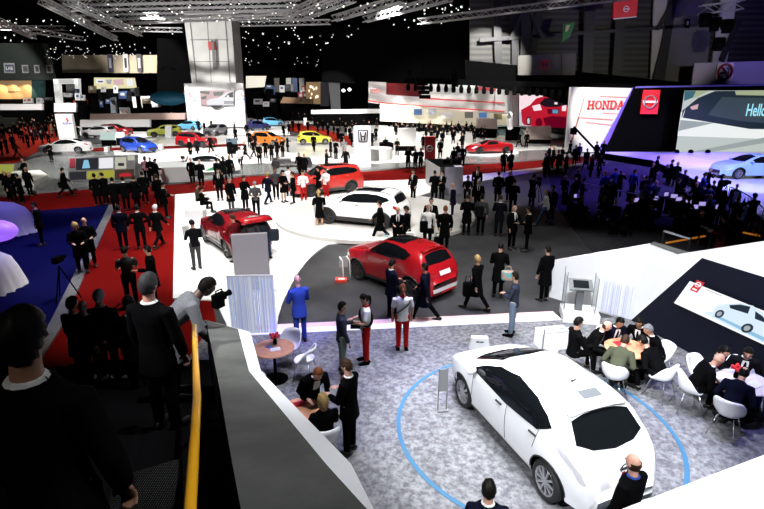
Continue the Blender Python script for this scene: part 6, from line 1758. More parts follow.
for q in (((0, 25), (82, 39)), ((-30, 8), (34, 37)), ((41, 0), (116, 39)), ((66, 0), (140, 34))): TR.append((G(*q[0], 13.5), G(*q[1], 13.5)))
for q in (((285, 16), (330, -4)), ((300, 18), (353, -2)), ((334, 18.5), (404, -2)), ((365, 19.5), (450, -3)), ((419, 21.5), (640, -6))): TR.append((G(*q[0], 13.5), G(*q[1], 13.5)))
for q in (((60, 8), (300, 3)), ((64, 13), (300, 8)), ((75, 18), (290, 12)), ((100, 23), (250, 17)), ((0, 28), (65, 28)), ((232, 13.5), (303, 17)), ((110, 29), (182, 30)), ((240, 24), (330, 22)), ((60, 3), (280, -2)), ((130, 20), (285, 15.5))): TR.append((G(*q[0], 14.6), G(*q[1], 14.6)))
for k, (a, c) in enumerate(TR):
    way = 'running towards the camera' if abs((c - a).y) > abs((c - a).x) * .8 else 'running crosswise'
    TR[k] = (a, c, way)
for way in ('running towards the camera', 'running crosswise'):
    grp = sorted([q for q in TR if q[2] == way], key=lambda q: (PX(q[0])[0] + PX(q[1])[0]))
    for k, q in enumerate(grp): truss(q[0], q[1], '%s grey lattice truss from the left among those %s' % (ordw(k), way))
# drape truss with moving heads on the right
for k, (x, y, w_, l) in enumerate(((717, 8, 40, 'short purple lit truss high at the upper right'),)):
    a, c = D(700, 10, 51.16), D(742, 5, 51.16); truss(a, c, l, .7)
def lamp_big(x, y, Y, label):
    p = D(x, y, Y); t_ = thing('hanging_stage_lamp', label, 'lamp', tuple(p))
    b = MB(); b.box((0, 0, .45), (.7, .5, .25)); b.build('yoke_base', M_BLACK, t_, bevel=.03)
    b = MB(); b.lathe([(.38, -.6), (.42, -.2), (.32, .3), (0, .34)], 16); b.build('head', M_BLACK, t_, True)
    b = MB(); [b.box((s_ * .48, 0, .1), (.10, .2, .8)) for s_ in (-1, 1)]; b.bar((-.5, 0, .5), (.5, 0, .5), .12); b.build('yoke', M_BLACK, t_)
for x, y, l in ((705, 20, 'black moving lamp left below the purple truss'), (715, 24, 'black moving lamp in the middle below the purple truss'), (727, 26, 'black moving lamp right below the purple truss'), (719, 44, 'lowest black moving lamp below the purple truss')): lamp_big(x, y, 50.77, l)
# hanging black loudspeaker clusters before the canopy
for x, y, l in ((423, 88, 'hanging black loudspeaker cluster before the canopy, left one'), (455, 85, 'hanging black loudspeaker cluster before the canopy, right one')):
    p = D(x, y, 53.87); b = MB(); [b.box((.1 * k, 0, -k * .42), (1.1 - (x > 430) * .5, .7, .36)) for k in range(-2, 3 if x < 430 else 1)]; b.bar((0, 0, .9), (0, 0, 2.4), .05); tag(b.build('hanging_loudspeaker', M_BLACK, None, loc=tuple(p)), l, 'loudspeaker')
b = MB(); rnd = random.Random(3)
blk = thing('lamp_bar', 'long black bar of hanging lamps above the white stand', 'lamp bar', tuple(D(480, 80, 55.78)))
b.bar(D(405, 80.5, 55.78) - blk.location, D(640, 87, 55.02) - blk.location, .5); b.build('bar', M_BLACK, blk)
for k in range(22):
    x = 408 + k * 7.6; p = D(x, 82 + (x - 408) * .042, 55.32) - blk.location; b = MB(); b.tube([p, p + Vector((0, -.15, -.45)), p + Vector((0, -.3, -.8))], [.08, .24, .2], 7); b.build('bar_lamp', M_BLACK, blk)
# spotlights
sm = MB(); sm.lathe([(.10, .32), (.20, .20), (.26, -.25), (.27, -.30)], 10); body_me = sm.mesh('housing', mat('lamp_grey', (.05, .05, .05), .5), True)
sm = MB(); sm.lathe([(.25, -.305), (.0, -.32)], 10); sm.v = [(x, y, z) for x, y, z in sm.v]; lens_me = sm.mesh('lens', emis('lamp_glow', (1, .98, .92), 1.8))
sm = MB(); sm.bar((-.3, 0, .0), (-.3, 0, .45), .04); sm.bar((.3, 0, 0), (.3, 0, .45), .04); sm.bar((-.3, 0, .45), (.3, 0, .45), .04); yoke_me = sm.mesh('yoke', M_STEEL)
def spotlight(p, rx, rz, sc, label, group, yoke=True):
    t_ = thing('spotlight', label, 'spotlight', tuple(p), 0, group); t_.rotation_euler = (rx, 0, rz); t_.scale = (sc,) * 3
    obj_from_mesh('housing', body_me, t_); obj_from_mesh('lens', lens_me, t_)
    if yoke: obj_from_mesh('yoke', yoke_me, t_)
rnd = random.Random(21)
REG = [((0, 88), (18, 42), 34, (12, 13.3), 'small lit spotlight hanging at the far left of the dark ceiling', 'spotlights at the far left'),
       ((45, 158), (44, 60), 74, (11.2, 12.4), 'small lit spotlight in the dense row above the far pale wall', 'spotlights above the far pale wall'),
       ((88, 184), (3, 36), 40, (12.6, 13.5), 'lit spotlight under the bright trusses left of the tall column', 'spotlights left of the tall column'),
       ((184, 330), (1, 22), 52, (12.6, 13.6), 'lit spotlight among the bright trusses above the tall column', 'spotlights above the tall column'),
       ((237, 330), (24, 66), 56, (11.5, 13), 'small lit spotlight in the dark ceiling right of the tall column', 'spotlights right of the tall column'),
       ((330, 470), (2, 38), 44, (12.4, 13.4), 'small spotlight under the slanting trusses at the upper middle', 'spotlights at the upper middle')]
for (xa, xb), (ya, yb), n, (za, zc), lab, grp in REG:
    for k in range(n):
        px = rnd.uniform(xa, xb); v = rnd.random(); py = ya + (yb - ya) * v
        if xa == 330 and py > 44 - (px - 330) * .18: py = rnd.uniform(2, max(6, 40 - (px - 330) * .22))
        z = rnd.uniform(za, zc) if py < 44 else EYE + (98 - py) / 43 * 6.5
        p = G(px, py, z)
        spotlight(p, rnd.uniform(-1.1, -.3), rnd.uniform(-.6, .6), rnd.uniform(.18, .38) * (1.0 if p.y < 70 else 1.15), lab, grp, yoke=p.y < 90)

# small exhibition panels crowding the far stands
rnd = random.Random(15)
PC = [(.6, .6, .6), (.7, .7, .68), (.05, .06, .08), (.25, .25, .27), (.30, .03, .03), (.06, .10, .25), (.4, .3, .18), (.02, .02, .02), (.5, .5, .5)]
for nm, xa, xb, ya, yb, n, ph in (('left', 46, 182, 92, 109, 34, 'in the far left stands'), ('mid', 248, 330, 88, 110, 22, 'in the far stands right of the show wall'), ('edge', -2, 50, 100, 116, 12, 'at the far left edge')):
    xs_ = sorted(rnd.uniform(xa, xb) for _ in range(n))
    for k, x in enumerate(xs_):
        y = rnd.uniform(ya, yb); w_ = rnd.uniform(3, 9); h_ = rnd.uniform(3, 8); c_ = rnd.choice(PC)
        t = panel_thing('exhibition_panel', '%s small exhibition panel from the left %s' % (ordw(k), ph), 'panel', [(x - w_ / 2, y - h_), (x + w_ / 2, y - h_ + rnd.uniform(-.4, .4)), (x + w_ / 2, y), (x - w_ / 2, y)], rnd.uniform(97.53, 115.99) if nm != 'mid' else rnd.uniform(111.86, 118.01), .3, mat('panel_%d' % PC.index(c_), c_, .5), 'board', True)
        t['group'] = 'exhibition panels ' + ph
        flat('board_print', [(x - w_ * .3, y - h_ * .8), (x + w_ * .2, y - h_ * .8), (x + w_ * .2, y - h_ * .45), (x - w_ * .3, y - h_ * .45)], t.location.y - .05, mat('panel_%d' % ((PC.index(c_) + 4) % 9), PC[(PC.index(c_) + 4) % 9], .5), t)
# ------------------------------------------------------------------ people
FACE = dict(a=0, t=180, l=90, r=-90, al=40, ar=-40, tl=140, tr=-140)
def P(px, py, f, pose, wear, top, legs, hair, hc, label, z=.0, lod=1, skin=0, sc=1.0, **k):
    g = G(px, py, z); g.z = z
    base = FACE[f] if isinstance(f, str) else f
    view = math.degrees(math.atan2(-g.x, g.y))       # facings are meant as seen from the camera
    return person(tuple(g), base + view, pose, wear, top, legs, hair, hc, skin, lod, label, scale=sc, **k)
ZL = .06
def PH(px, py, t_, f, pose, wear, top, legs, hair, hc, label, z=0, lod=0, skin=0, sc=1.0, **k):
    """placed by the sight line to the head, standing on the floor at z"""
    d = ray(px, py); t_ = (z + 1.63 * sc - EYE) / d.z; h = TT(px, py, t_)
    return person((h.x, h.y, z), f + math.degrees(math.atan2(-h.x, h.y)), pose, wear, top, legs, hair, hc, skin, lod, label, scale=sc, **k)
# --- lounge, near
P(350, 452, 60, 'hands_front', 'suit', 'black', None, 'short', 'brown', 'tall man in black suit with red lanyard looking at his hands beside the wood table', ZL, 0, 3, 1.04, tie='red')
P(312, 432, 200, 'lean', 'suit', 'black', None, 'short', 'ginger', 'man in black suit leaning on the pale wood table by the parapet', ZL, 0, 3, 1.0, tie=None)
P(326, 462, 15, 'sit', 'suit', 'black', None, 'bob', 'blond', 'blonde woman in black jacket seated with her back to us by the parapet', ZL, 0, 0, .98, shirt=None)
chair(G(326, 463, ZL), 15 + 6, 'white chair under the blonde woman in black by the parapet')
P(343, 373, -80, 'talk', 'shirt', 'slate', 'sage', 'short', 'black', 'young man in dark vest and green trousers talking to a woman in white', ZL, 0, 1, .99)
h1 = P(366, 362, 100, 'hands_front', 'tee', 'white', 'red', 'tail', 'black', 'hostess in white top and red trousers holding a tablet, facing the man in dark vest', ZL, 0, 0, .98, shoe='black')
h2 = P(402, 350, 5, 'stand', 'tee', 'white', 'red', 'tail', 'ginger', 'hostess in white top and red trousers seen from behind with long ponytail', ZL, 0, 0, .98, shoe='black')
P(301, 342, 20, 'hands_front', 'suit', 'blue', 'blue', 'none', 'black', 'bald man in blue lit suit standing with his back to us beside the string curtain', ZL, 0, 0, 1.02, shirt=None)  # blue spotlight's colour is also put into the suit cloth
P(511, 335, 80, 'folded', 'shirt', 'slate', 'palejeans', 'short', 'black', 'man in dark sweater and pale trousers with folded arms beyond the white hatchback', ZL, 0, 0, .99, shoe='black')
P(391, 318, -60, 'hands_front', 'suit', 'navy', None, 'short', 'black', 'man in navy suit with a badge at the side of the red crossover', 0, 0, 1, .99)
P(424, 321, 70, 'walk', 'coat', 'navy', 'black', 'short', 'black', 'man in long navy coat walking behind the tail of the red crossover', 0, 0, 1, 1.0)
P(475, 310, 55, 'walk', 'coat', 'black', 'black', 'short', 'blond', 'blond person in dark coat with pale scarf walking left across the dark floor', 0, 0, 0, .99)
P(497, 297, -5, 'hands_front', 'coat', 'black', 'black', 'short', 'black', 'man in black jacket with a pale strap and colourful bag seen from behind', 0, 0, 0, 1.0, shirt=None)
P(543, 301, 45, 'stand', 'coat', 'black', None, 'short', 'black', 'man in black standing at the left end of the white folded wall', 0, 0, 0, 1.0)
PH(489, 491, 5.75, 5, 'stand', 'suit', 'navy', None, 'short', 'black', 'dark haired man in navy suit cut off by the bottom edge left of the hatchback', ZL, 0, 0, 1.0, shirt='white', tie=None)
PH(635, 464, 6.05, 62, 'stand', 'suit', 'black', None, 'ring', 'brown', 'balding man in dark suit with blue collar behind the white ledge', ZL, 0, 3, 1.02, shirt='blue', tie='red')
def sash(t_, pose):
    p_ = POSES[pose]; b_ = MB()
    b_.tube([p_.up(Vector((.185 * math.cos(a), .135 * math.sin(a), p_.pz + .23 + .15 * math.cos(a)))) for a in [2 * math.pi * k / 24 for k in range(25)]], [(.012, .05)] * 25, 6, False)
    b_.build('sash', cloth('black', None), t_, True)
    b_ = MB(); b_.tube([p_.neck + Vector((.07 * math.cos(a), .068 * math.sin(a), .01 + .01 * math.sin(a))) for a in [2 * math.pi * k / 14 for k in range(15)]], .02, 6, False); b_.build('scarf', cloth('red', None), t_, True)
sash(h1, 'hands_front'); sash(h2, 'stand')
# --- left lounge table
def seated(c, ang, r, pose, wear, top, hair, hc, label, chair_label, skin=0, face_in=0, **k):
    """a sitter at angle ang round a table centre, turned towards it; 90 is the far side"""
    p = Vector((c.x + r * math.cos(R(ang)), c.y + r * math.sin(R(ang)), c.z))
    f = ang + 90 + face_in
    person(tuple(p), f, pose, wear, top, k.pop('legs', None), hair, hc, skin, 0, label, **k)
    if chair_label: chair(p + Vector((.06 * math.cos(R(ang)), .06 * math.sin(R(ang)), 0)), f, chair_label)
seated(TC_, 95, .72, 'sit_lean', 'suit', 'navy', 'short', 'black', 'bearded looking man in navy suit on the far side of the left lounge table', 'white chair on the far side of the left lounge table', 1)
seated(TC_, 152, .78, 'sit_lean', 'suit', 'black', 'ring', 'brown', 'balding man in black suit leaning over the left side of the left lounge table', 'white chair at the left of the left lounge table', 3)
seated(TC_, 232, .80, 'sit_low', 'suit', 'olive', 'short', 'brown', 'man in dark olive jacket bent over the left lounge table with his back to us', 'white chair under the man in olive at the left lounge table', 0, shirt=None)
seated(TC_, 300, .78, 'sit_low', 'suit', 'black', 'short', 'black', 'man in black with his back to us front right at the left lounge table', 'white chair front right of the left lounge table', 0, shirt=None)
seated(TC_, 5, .74, 'sit_lean', 'suit', 'black', 'short', 'grey', 'grey haired person in black at the right of the left lounge table', 'white chair at the right of the left lounge table', 0)
seated(TC_, 45, .86, 'sit_lean', 'suit', 'black', 'short', 'black', 'dark haired man in black suit at the far right of the left lounge table', None, 1)
P(571, 372, -60, 'sit', 'coat', 'black', None, 'short', 'black', 'person in black coat seated at the left end by the lectern plinth', ZL, 0, 0)
# --- right lounge table
seated(TD, 118, .80, 'sit_lean', 'suit', 'charcoal', 'short', 'black', 'man in charcoal suit with red tie facing us at the right lounge table', 'white chair on the far side of the right lounge table', 0, tie='red')
seated(TD, 168, .86, 'sit_lean', 'suit', 'black', 'none', 'black', 'bald man in black suit at the left of the right lounge table', 'white chair under the bald man at the right lounge table', 3)
seated(TD, 222, .80, 'sit_low', 'suit', 'navy', 'crown', 'black', 'man in navy suit with a bald crown, back to us at the right lounge table', 'white chair under the man in navy at the right lounge table', 0, shirt=None)
seated(TD, 60, .74, 'sit_lean', 'suit', 'charcoal', 'short', 'black', 'dark haired man in charcoal suit with glasses beyond the red flowers', 'white chair beyond the red flowers of the right lounge table', 0)
seated(TD, -10, .80, 'sit_lean', 'shirt', 'navy', 'short', 'black', 'person in navy with blue trousers cut off by the right edge', 'white chair at the right of the right lounge table', 0, legs='blue')
seated(TD, -62, .72, 'sit', 'shirt', 'navy', 'short', 'black', 'person in dark blue at the front of the right lounge table', None, 1, legs='blue') if False else None
chair(TD + Vector((.42, -.75, 0)), 20, 'empty white chair with open oval back at the right edge', True)
# --- gallery stairs, black backs in the foreground
def S_(t_, px, py, f, pose, hair, hc, label, skin=0, sc=1.0, top='black', lod=0, wear='suit', z=None, **k):
    """placed by the sight line to the head at a distance"""
    h = TT(px, py, t_); zz = h.z - 1.63 * sc; st = stair_z(h.y)
    person((h.x, h.y, st), f, pose, wear, top, None, hair, hc, skin, lod, label, scale=(h.z - st) / 1.63, **k)
S_(1.80, 19, 341, 0, 'stand', 'short', 'black', 'dark haired man with white collar, large at the left edge, seen from behind', 1, shirt='white', tie=None)
S_(4.5, 147, 286, -12, 'stand', 'short', 'darkgrey', 'greying man in black suit with white collar on the stairs beside the yellow rail', 3, shirt='white', tie=None)
S_(8.0, 98, 297, 5, 'stand', 'short', 'white', 'white haired person in black lower on the stairs, right of the balding one', 0)
S_(7.8, 82, 307, 0, 'stand', 'ring', 'grey', 'balding person with pinkish head lower on the stairs', 3)
S_(7.5, 71, 304, -20, 'stand', 'short', 'black', 'dark haired person half hidden left of the balding head on the stairs', 0)
S_(7.0, 128, 304, 10, 'stand', 'short', 'black', 'dark haired person half hidden left of the greying man on the stairs', 1)
ph = TT(192, 309, 6.3)
pf = TT(166, 341, 6.2); zz = pf.z - .95
person((pf.x, pf.y, max(stair_z(pf.y), zz)), -62, 'lean_out', 'coat', 'lightgrey', 'black', 'short', 'black', 2, 0, 'photographer in grey jacket bending over the end of the parapet', scale=1.02)
pc = TT(219, 297, 6.1)
t = thing('video_camera', 'black video camera resting on the far end of the parapet', 'camera', tuple(pc), R(-30)); t.scale = (.62,) * 3
b = MB(); b.box((0, 0, 0), (.13, .28, .15)); b.build('camera_body', M_BLACK, t, bevel=.01)
b = MB(); b.tube([(0, .14, 0), (0, .20, 0), (0, .28, 0)], [.055, .05, .065], 12); b.build('lens', M_BLACK, t, True)
b = MB(); b.tube([(0, -.08, .075), (0, -.06, .14), (0, .08, .14), (0, .10, .075)], .014, 6); b.build('handle', M_BLACK, t, True)
b = MB(); b.box((-.02, -.02, -.14), (.16, .2, .13)); b.build('support', M_BLACK, t)

# --- middle distance: white stand, podium and dark floor
ZW, ZP = .05, .25
MID = [
 (413, 201, 'tl', 'stand', 'suit', 'black', None, 'short', 'brown', 'man in dark suit walking on the white floor right of the bright red off-roader', ZW),
 (434, 202, 'a', 'hands_front', 'coat', 'black', None, 'short', 'black', 'person in black coat seen from behind left of the man in open white shirt', 0),
 (441.5, 202, 'tl', 'talk', 'suit', 'black', None, 'short', 'black', 'man with bright white shirt front before the reception desk', 0),
 (452, 219, 'l', 'stand', 'suit', 'navy', None, 'none', 'black', 'bald man in navy suit standing right of the podium edge', 0),
 (380, 241, 'l', 'walk', 'coat', 'black', None, 'short', 'black', 'man in black striding left past the podium behind the red crossover', 0),
 (397.5, 251, 't', 'hands_front', 'suit', 'black', None, 'none', 'black', 'bald man in black just behind the roof of the red crossover', 0),
 (406.5, 250, 'l', 'hands_front', 'coat', 'black', 'black', 'short', 'brown', 'person with a white bag just behind the roof of the red crossover', 0),
 (427, 248, 'a', 'stand', 'shirt', 'white', 'black', 'none', 'black', 'bald man in white shirt with black backpack at the podium edge', 0),
 (430, 239, 't', 'stand', 'suit', 'black', None, 'short', 'brown', 'man in black facing us hidden behind the white shirt and backpack', 0),
 (444, 250, 'a', 'stand', 'coat', 'black', None, 'short', 'ginger', 'reddish blond person in long black coat with bag at the podium edge', 0),
 (466, 235, 'a', 'hands_front', 'coat', 'black', None, 'short', 'brown', 'man in black jacket seen from behind left of the backpacker', 0),
 (480, 235, 'a', 'stand', 'shirt', 'grey', 'black', 'short', 'black', 'backpacker with grey shoulders seen from behind on the dark floor', 0),
 (498, 236, 'a', 'hands_front', 'suit', 'charcoal', None, 'short', 'brown', 'man in charcoal suit seen from behind right of the backpacker', 0),
 (477, 214, 't', 'stand', 'suit', 'black', None, 'short', 'white', 'white haired man in black suit with white shirt facing us behind the backpacker', 0),
 (512, 214, 'a', 'hands_front', 'suit', 'black', None, 'short', 'black', 'man in black with pale collar looking away beyond the two talking men', 0),
 (511, 249, 'tr', 'talk', 'suit', 'black', None, 'none', 'black', 'bald man in dark suit with white shirt talking to the man on his right', 0),
 (526, 251, 'l', 'talk', 'suit', 'black', None, 'short', 'black', 'dark haired man in dark suit talking to the bald man on the dark floor', 0),
 (543.5, 226, 'l', 'walk', 'shirt', 'white', 'denim', 'none', 'black', 'bald man in white shirt and jeans walking on the dark floor', 0),
 (550, 222, 'tl', 'stand', 'suit', 'black', None, 'short', 'black', 'man in black suit right behind the bald man in jeans', 0),
 (497, 203, 'a', 'stand', 'coat', 'black', None, 'short', 'black', 'person in black coat in the purple shadow near the platform edge', 0),
 (508, 202, 'al', 'stand', 'coat', 'black', None, 'none', 'black', 'bald person in black coat in the purple shadow near the platform edge', 0),
 (531, 207, 'ar', 'photo', 'coat', 'black', None, 'short', 'black', 'photographer in black beside a tripod at the edge of the purple area', 0),
 (467, 199, 't', 'sit', 'shirt', 'black', None, 'short', 'black', 'seated person at the right side of the reception desk', 0),
 (476, 196, 't', 'stand', 'suit', 'black', None, 'short', 'black', 'man in open black suit right of the reception desk', 0),
 (304, 202, 't', 'hands_front', 'shirt', 'white', 'red', 'short', 'brown', 'hostess in white and red facing us at the nose of the bright red off-roader', ZW),
 (326.5, 199, 'tl', 'hands_front', 'shirt', 'white', 'red', 'tail', 'black', 'hostess in white top and red trousers by the door of the bright red off-roader', ZW),
 (319, 196.5, 'l', 'hands_front', 'coat', 'black', None, 'short', 'black', 'man in black before the door of the bright red off-roader', ZW),
 (320, 229, 'a', 'hands_front', 'skirt', 'black', None, 'tail', 'blond', 'woman in short black dress standing on the podium by the front wheel', ZW),
 (294, 204, 'l', 'stand', 'suit', 'black', None, 'short', 'brown', 'man in black suit left of the hostess at the bright red off-roader', ZW),
 (284, 202, 'tr', 'hands_front', 'skirt', 'black', None, 'bob', 'black', 'woman in black dress with bare calves in the talking group', ZW),
 (289.5, 196, 'a', 'stand', 'shirt', 'white', 'black', 'short', 'brown', 'person in white shirt at the back of the talking group', ZW),
 (276.5, 199, 't', 'stand', 'shirt', 'grey', 'black', 'bob', 'brown', 'woman in grey patterned top in the talking group', ZW),
 (269, 203.5, 'ar', 'walk', 'suit', 'navy', None, 'short', 'blond', 'fair haired man in navy suit at the left of the talking group', ZW),
 (246, 209.5, 'tr', 'hands_front', 'coat', 'black', None, 'short', 'brown', 'man in black coat behind the dark red crossover', ZW),
 (232, 211.5, 'tr', 'stand', 'coat', 'black', 'grey', 'short', 'grey', 'grey haired person in long black coat behind the dark red crossover', ZW),
 (220.5, 200, 't', 'stand', 'suit', 'black', None, 'short', 'black', 'man in black standing on the edge of the red aisle behind the bench', ZW),
 (257, 217, 't', 'hands_front', 'shirt', 'grey', 'black', 'short', 'grey', 'grey haired person in grey top behind the raised tailgate', ZW),
 (197.5, 269, 20, 'hands_front', 'shirt', 'charcoal', 'grey', 'short', 'black', 'man in dark sweater and grey trousers by the dark red crossover', ZW),
 (237, 262, 'al', 'hands_front', 'shirt', 'darkred', 'black', 'short', 'brown', 'person in red and black between the dark red crossover and the white slab', ZW),
 (254, 262, 'a', 'lean', 'shirt', 'grey', 'jeans', 'short', 'grey', 'person in grey leaning into the open boot', ZW),
 (268.5, 259, 'al', 'lean', 'shirt', 'slate', 'jeans', 'short', 'black', 'person in jeans with dark backpack at the open boot', ZW),
 (124.5, 249, 'a', 'stand', 'suit', 'navy', None, 'short', 'black', 'man in navy suit on the red carpet, left of three seen from behind', .01),
 (142.5, 248.5, 'a', 'hips', 'suit', 'black', None, 'short', 'black', 'man in black on the red carpet, middle of three seen from behind', .01),
 (160, 246.5, 'ar', 'walk', 'suit', 'black', None, 'short', 'white', 'white haired man in black on the red carpet, right of three seen from behind', .01),
 (133, 305, 'a', 'hands_front', 'tee', 'grey', 'charcoal', 'short', 'black', 'man in grey tee shirt on the red carpet beside a man in black', .01),
 (156, 303, 'l', 'talk', 'coat', 'black', None, 'short', 'black', 'man in black jacket facing left on the red carpet by the white floor edge', .01),
 (43, 245, 'l', 'stand', 'suit', 'black', None, 'short', 'black', 'man in black suit standing alone on the blue carpet', .03),
 (83.5, 272, 't', 'hands_front', 'coat', 'black', None, 'bob', 'blond', 'person in black at the edge of the blue carpet, left of a pair', .03),
 (92, 266, 't', 'hands_front', 'coat', 'black', None, 'none', 'black', 'bald person in black at the edge of the blue carpet, right of a pair', .03),
 (67, 197, 'r', 'walk', 'coat', 'black', None, 'short', 'black', 'person with a shoulder bag walking along the red aisle below the white saloon', .01),
 (167, 218, 'r', 'hands_front', 'suit', 'black', None, 'short', 'black', 'man in black suit at the corner of the white floor on the red carpet', .01),
 (160, 207, 'al', 'stand', 'coat', 'black', None, 'short', 'brown', 'person in black behind the man at the white floor corner', .01),
 (99, 206, 'a', 'stand', 'coat', 'black', None, 'short', 'black', 'person in black at the corner of the blue carpet, left of two', .01),
 (107, 205, 'al', 'hands_front', 'coat', 'black', None, 'short', 'black', 'person in black at the corner of the blue carpet, right of two', .01),
 (117, 211.5, 'a', 'stand', 'coat', 'black', None, 'short', 'black', 'first of four dark backs watching the kiosk from the red carpet', .01),
 (127.5, 210.5, 'a', 'stand', 'suit', 'black', None, 'short', 'black', 'second of four dark backs watching the kiosk from the red carpet', .01),
 (138, 209, 'ar', 'stand', 'coat', 'black', None, 'short', 'brown', 'third of four dark backs watching the kiosk from the red carpet', .01),
 (146, 203.5, 'a', 'stand', 'coat', 'black', None, 'short', 'black', 'fourth of four dark backs watching the kiosk from the red carpet', .01),
 (716, 262, 'l', 'hands_front', 'coat', 'maroon', 'black', 'short', 'black', 'man in dark maroon jacket leaning behind the white folded wall', 0),
 (730, 258, 'al', 'stand', 'coat', 'maroon', 'black', 'short', 'black', 'person in dark clothes right behind the man in maroon', 0),
 (747, 233, 'al', 'photo', 'coat', 'black', None, 'short', 'black', 'cameraman in black standing at the right edge before the stage', 0),
 (716, 207, 'r', 'photo', 'coat', 'black', None, 'short', 'black', 'cameraman in black filming the concept car from below the stage', 0),
]
for m in MID:
    q_ = P(*m); q_.scale = (1.10, 1.10, 1.03)
for (x, y, f_, l) in ((199, 209, 'r', 'grey clad man seated on the white bench, left one'), (203.5, 213, 'r', 'man in dark clothes seated on the white bench, right one')):
    P(x, y, f_, 'sit', 'shirt', 'olive' if x < 200 else 'black', 'black', 'short', 'brown' if x < 200 else 'black', l, ZW)
# --- bags and cameras they carry
def bag(px, py, Y, s, m, label, name='bag'):
    p = D(px, py, Y); t_ = thing(name, label, 'bag', tuple(p))
    b = MB(); b.box((0, 0, -s[2] / 2), s); b.build('bag_body', m, t_, bevel=min(s) * .25)
    b = MB(); b.tube([(-s[0] * .3, 0, 0), (-s[0] * .2, 0, s[2] * .4), (s[0] * .2, 0, s[2] * .4), (s[0] * .3, 0, 0)], .012, 6); b.build('strap', m, t_)
def Yat(px, py): return G(px, py).y
bag(508, 270.5, Yat(497, 297) - .42, (.36, .2, .30), mat('bright_bag', (.55, .12, .03), .6, noise=(7, 1, (.02, .3, .3))), 'colourful red and teal bag under the arm of the man in black jacket')
bag(468, 282, Yat(475, 310) + .1, (.28, .2, .44), cloth('black', None), 'black backpack of the blond person in dark coat', 'backpack')
bag(424, 221, Yat(427, 248) - .25, (.32, .2, .46), cloth('black', None), 'black backpack on the bald man in white shirt', 'backpack')
bag(480, 206, Yat(480, 235) - .25, (.34, .2, .48), cloth('charcoal', None), 'dark backpack on the backpacker with grey shoulders', 'backpack')
bag(438, 237, Yat(444, 250) - .2, (.30, .12, .34), cloth('black', None), 'black shoulder bag of the reddish blond person', 'bag')
bag(386.5, 236, Yat(380, 241) - .2, (.2, .1, .3), mat('cyan_bag', (.05, .35, .5), .5), 'small cyan bag of the man striding past the podium')
bag(410, 232, Yat(406, 250) - .25, (.3, .14, .28), cloth('white', None), 'white bag behind the roof of the red crossover')
bag(389, 246, Yat(389, 262), (.2, .1, .2), cloth('white', None), 'x') if False else None
bag(60, 182, Yat(67, 197), (.2, .3, .34), cloth('black', None), 'black shoulder bag of the person walking along the red aisle')
bag(274, 229, Yat(268, 259) - .3, (.34, .22, .44), cloth('slate', None), 'dark backpack of the person in jeans at the open boot', 'backpack')
p = D(357, 325, Yat(366, 362) + .02); b = MB(); b.box((0, 0, 0), (.30, .2, .02), Matrix.Rotation(R(30), 4, 'X')); tag(b.build('tablet_computer', M_BLACK, None, loc=tuple(p)), 'black tablet held between the hostess and the man in dark vest', 'tablet')
# tripods with cameras by the press area
def tripod(px, py, label, h=1.5):
    p = G(px, py, 0); t_ = thing('camera_tripod', label, 'tripod', tuple(p))
    for k in range(3):
        a = 2.1 * k + .4; b = MB(); b.tube([(0, 0, h - .2), (.42 * math.cos(a), .42 * math.sin(a), 0)], .02, 6); b.build('leg', M_BLACK, t_)
    b = MB(); b.box((0, 0, h), (.16, .34, .18)); b.tube([(0, .17, h), (0, .34, h)], .06, 8); b.build('camera', M_BLACK, t_)
tripod(722, 210, 'camera on a tripod below the purple stage'); tripod(537, 206, 'camera tripod in the purple shadow beside a photographer'); tripod(508, 179, 'camera tripod on the red aisle under the low red sports car'); tripod(66, 300, 'thin dark tripod on the kerb beside the blue carpet', 1.3)

# --- far people: one mesh each; labels by their place in a named row
CROWD = []
def crowd(phrase, group, spots, z=0.0, looks=None, faces=None, poses=None):
    spots = sorted(spots); n = len(spots)
    rnd_ = random.Random(len(phrase) + n)
    for k, sp_ in enumerate(spots):
        px, py = sp_[0], sp_[1]
        zz = sp_[2] if len(sp_) > 2 and sp_[2] is not None else z
        lk = sp_[3] if len(sp_) > 3 else rnd_.choice(looks or [('coat', 'black', 'black'), ('suit', 'black', 'black'), ('coat', 'charcoal', 'black'), ('shirt', 'black', 'charcoal')])
        g = G(px, py, zz)
        word = {'black': 'dark clothed', 'charcoal': 'dark clothed', 'white': 'white shirted', 'navy': 'navy clothed', 'khaki': 'khaki clothed', 'grey': 'grey clothed', 'brown': 'brown clothed', 'lightgrey': 'pale clothed', 'red': 'red clothed', 'pink': 'pinkish clothed', 'blue': 'blue clothed', 'slate': 'dark clothed'}[lk[1]]
        CROWD.append((g.y, ((g.x, g.y, zz), rnd_.choice(faces or [0, 30, -40, 90, -90, 150, 180, -140]), rnd_.choice(poses or ['stand', 'stand_wide', 'hands_front', 'walk', 'talk']), lk[0], lk[1], lk[2], rnd_.choice(['short', 'short', 'short', 'none', 'bob']), rnd_.choice(['black', 'brown', 'brown', 'grey', 'blond']), rnd_.choice([0, 0, 1, 3]), 2,
               '%s person, %s from the left %s' % (word, ordw(k), phrase), group, rnd_.uniform(.94, 1.04))))
BK = ('coat', 'black', 'black')
crowd('on the far orange red carpet', 'visitors on the far red carpet', [(3, 156), (8, 154), (14, 150, None, BK), (18, 158, None, ('coat', 'khaki', 'black')), (24, 143), (34, 145), (37, 141), (43, 145), (47, 136), (53, 138, None, ('coat', 'khaki', 'black')), (57, 137), (30, 136), (20, 139), (12, 138), (5, 142), (40, 134), (26, 133), (1, 147), (58, 132), (10, 133), (16, 135), (22, 134), (33, 132), (47, 131), (54, 130), (4, 134), (29, 148, None, BK), (50, 147, None, BK), (60, 137, None, BK), (13, 144), (44, 139), (7, 129), (19, 129), (36, 130)], .03)
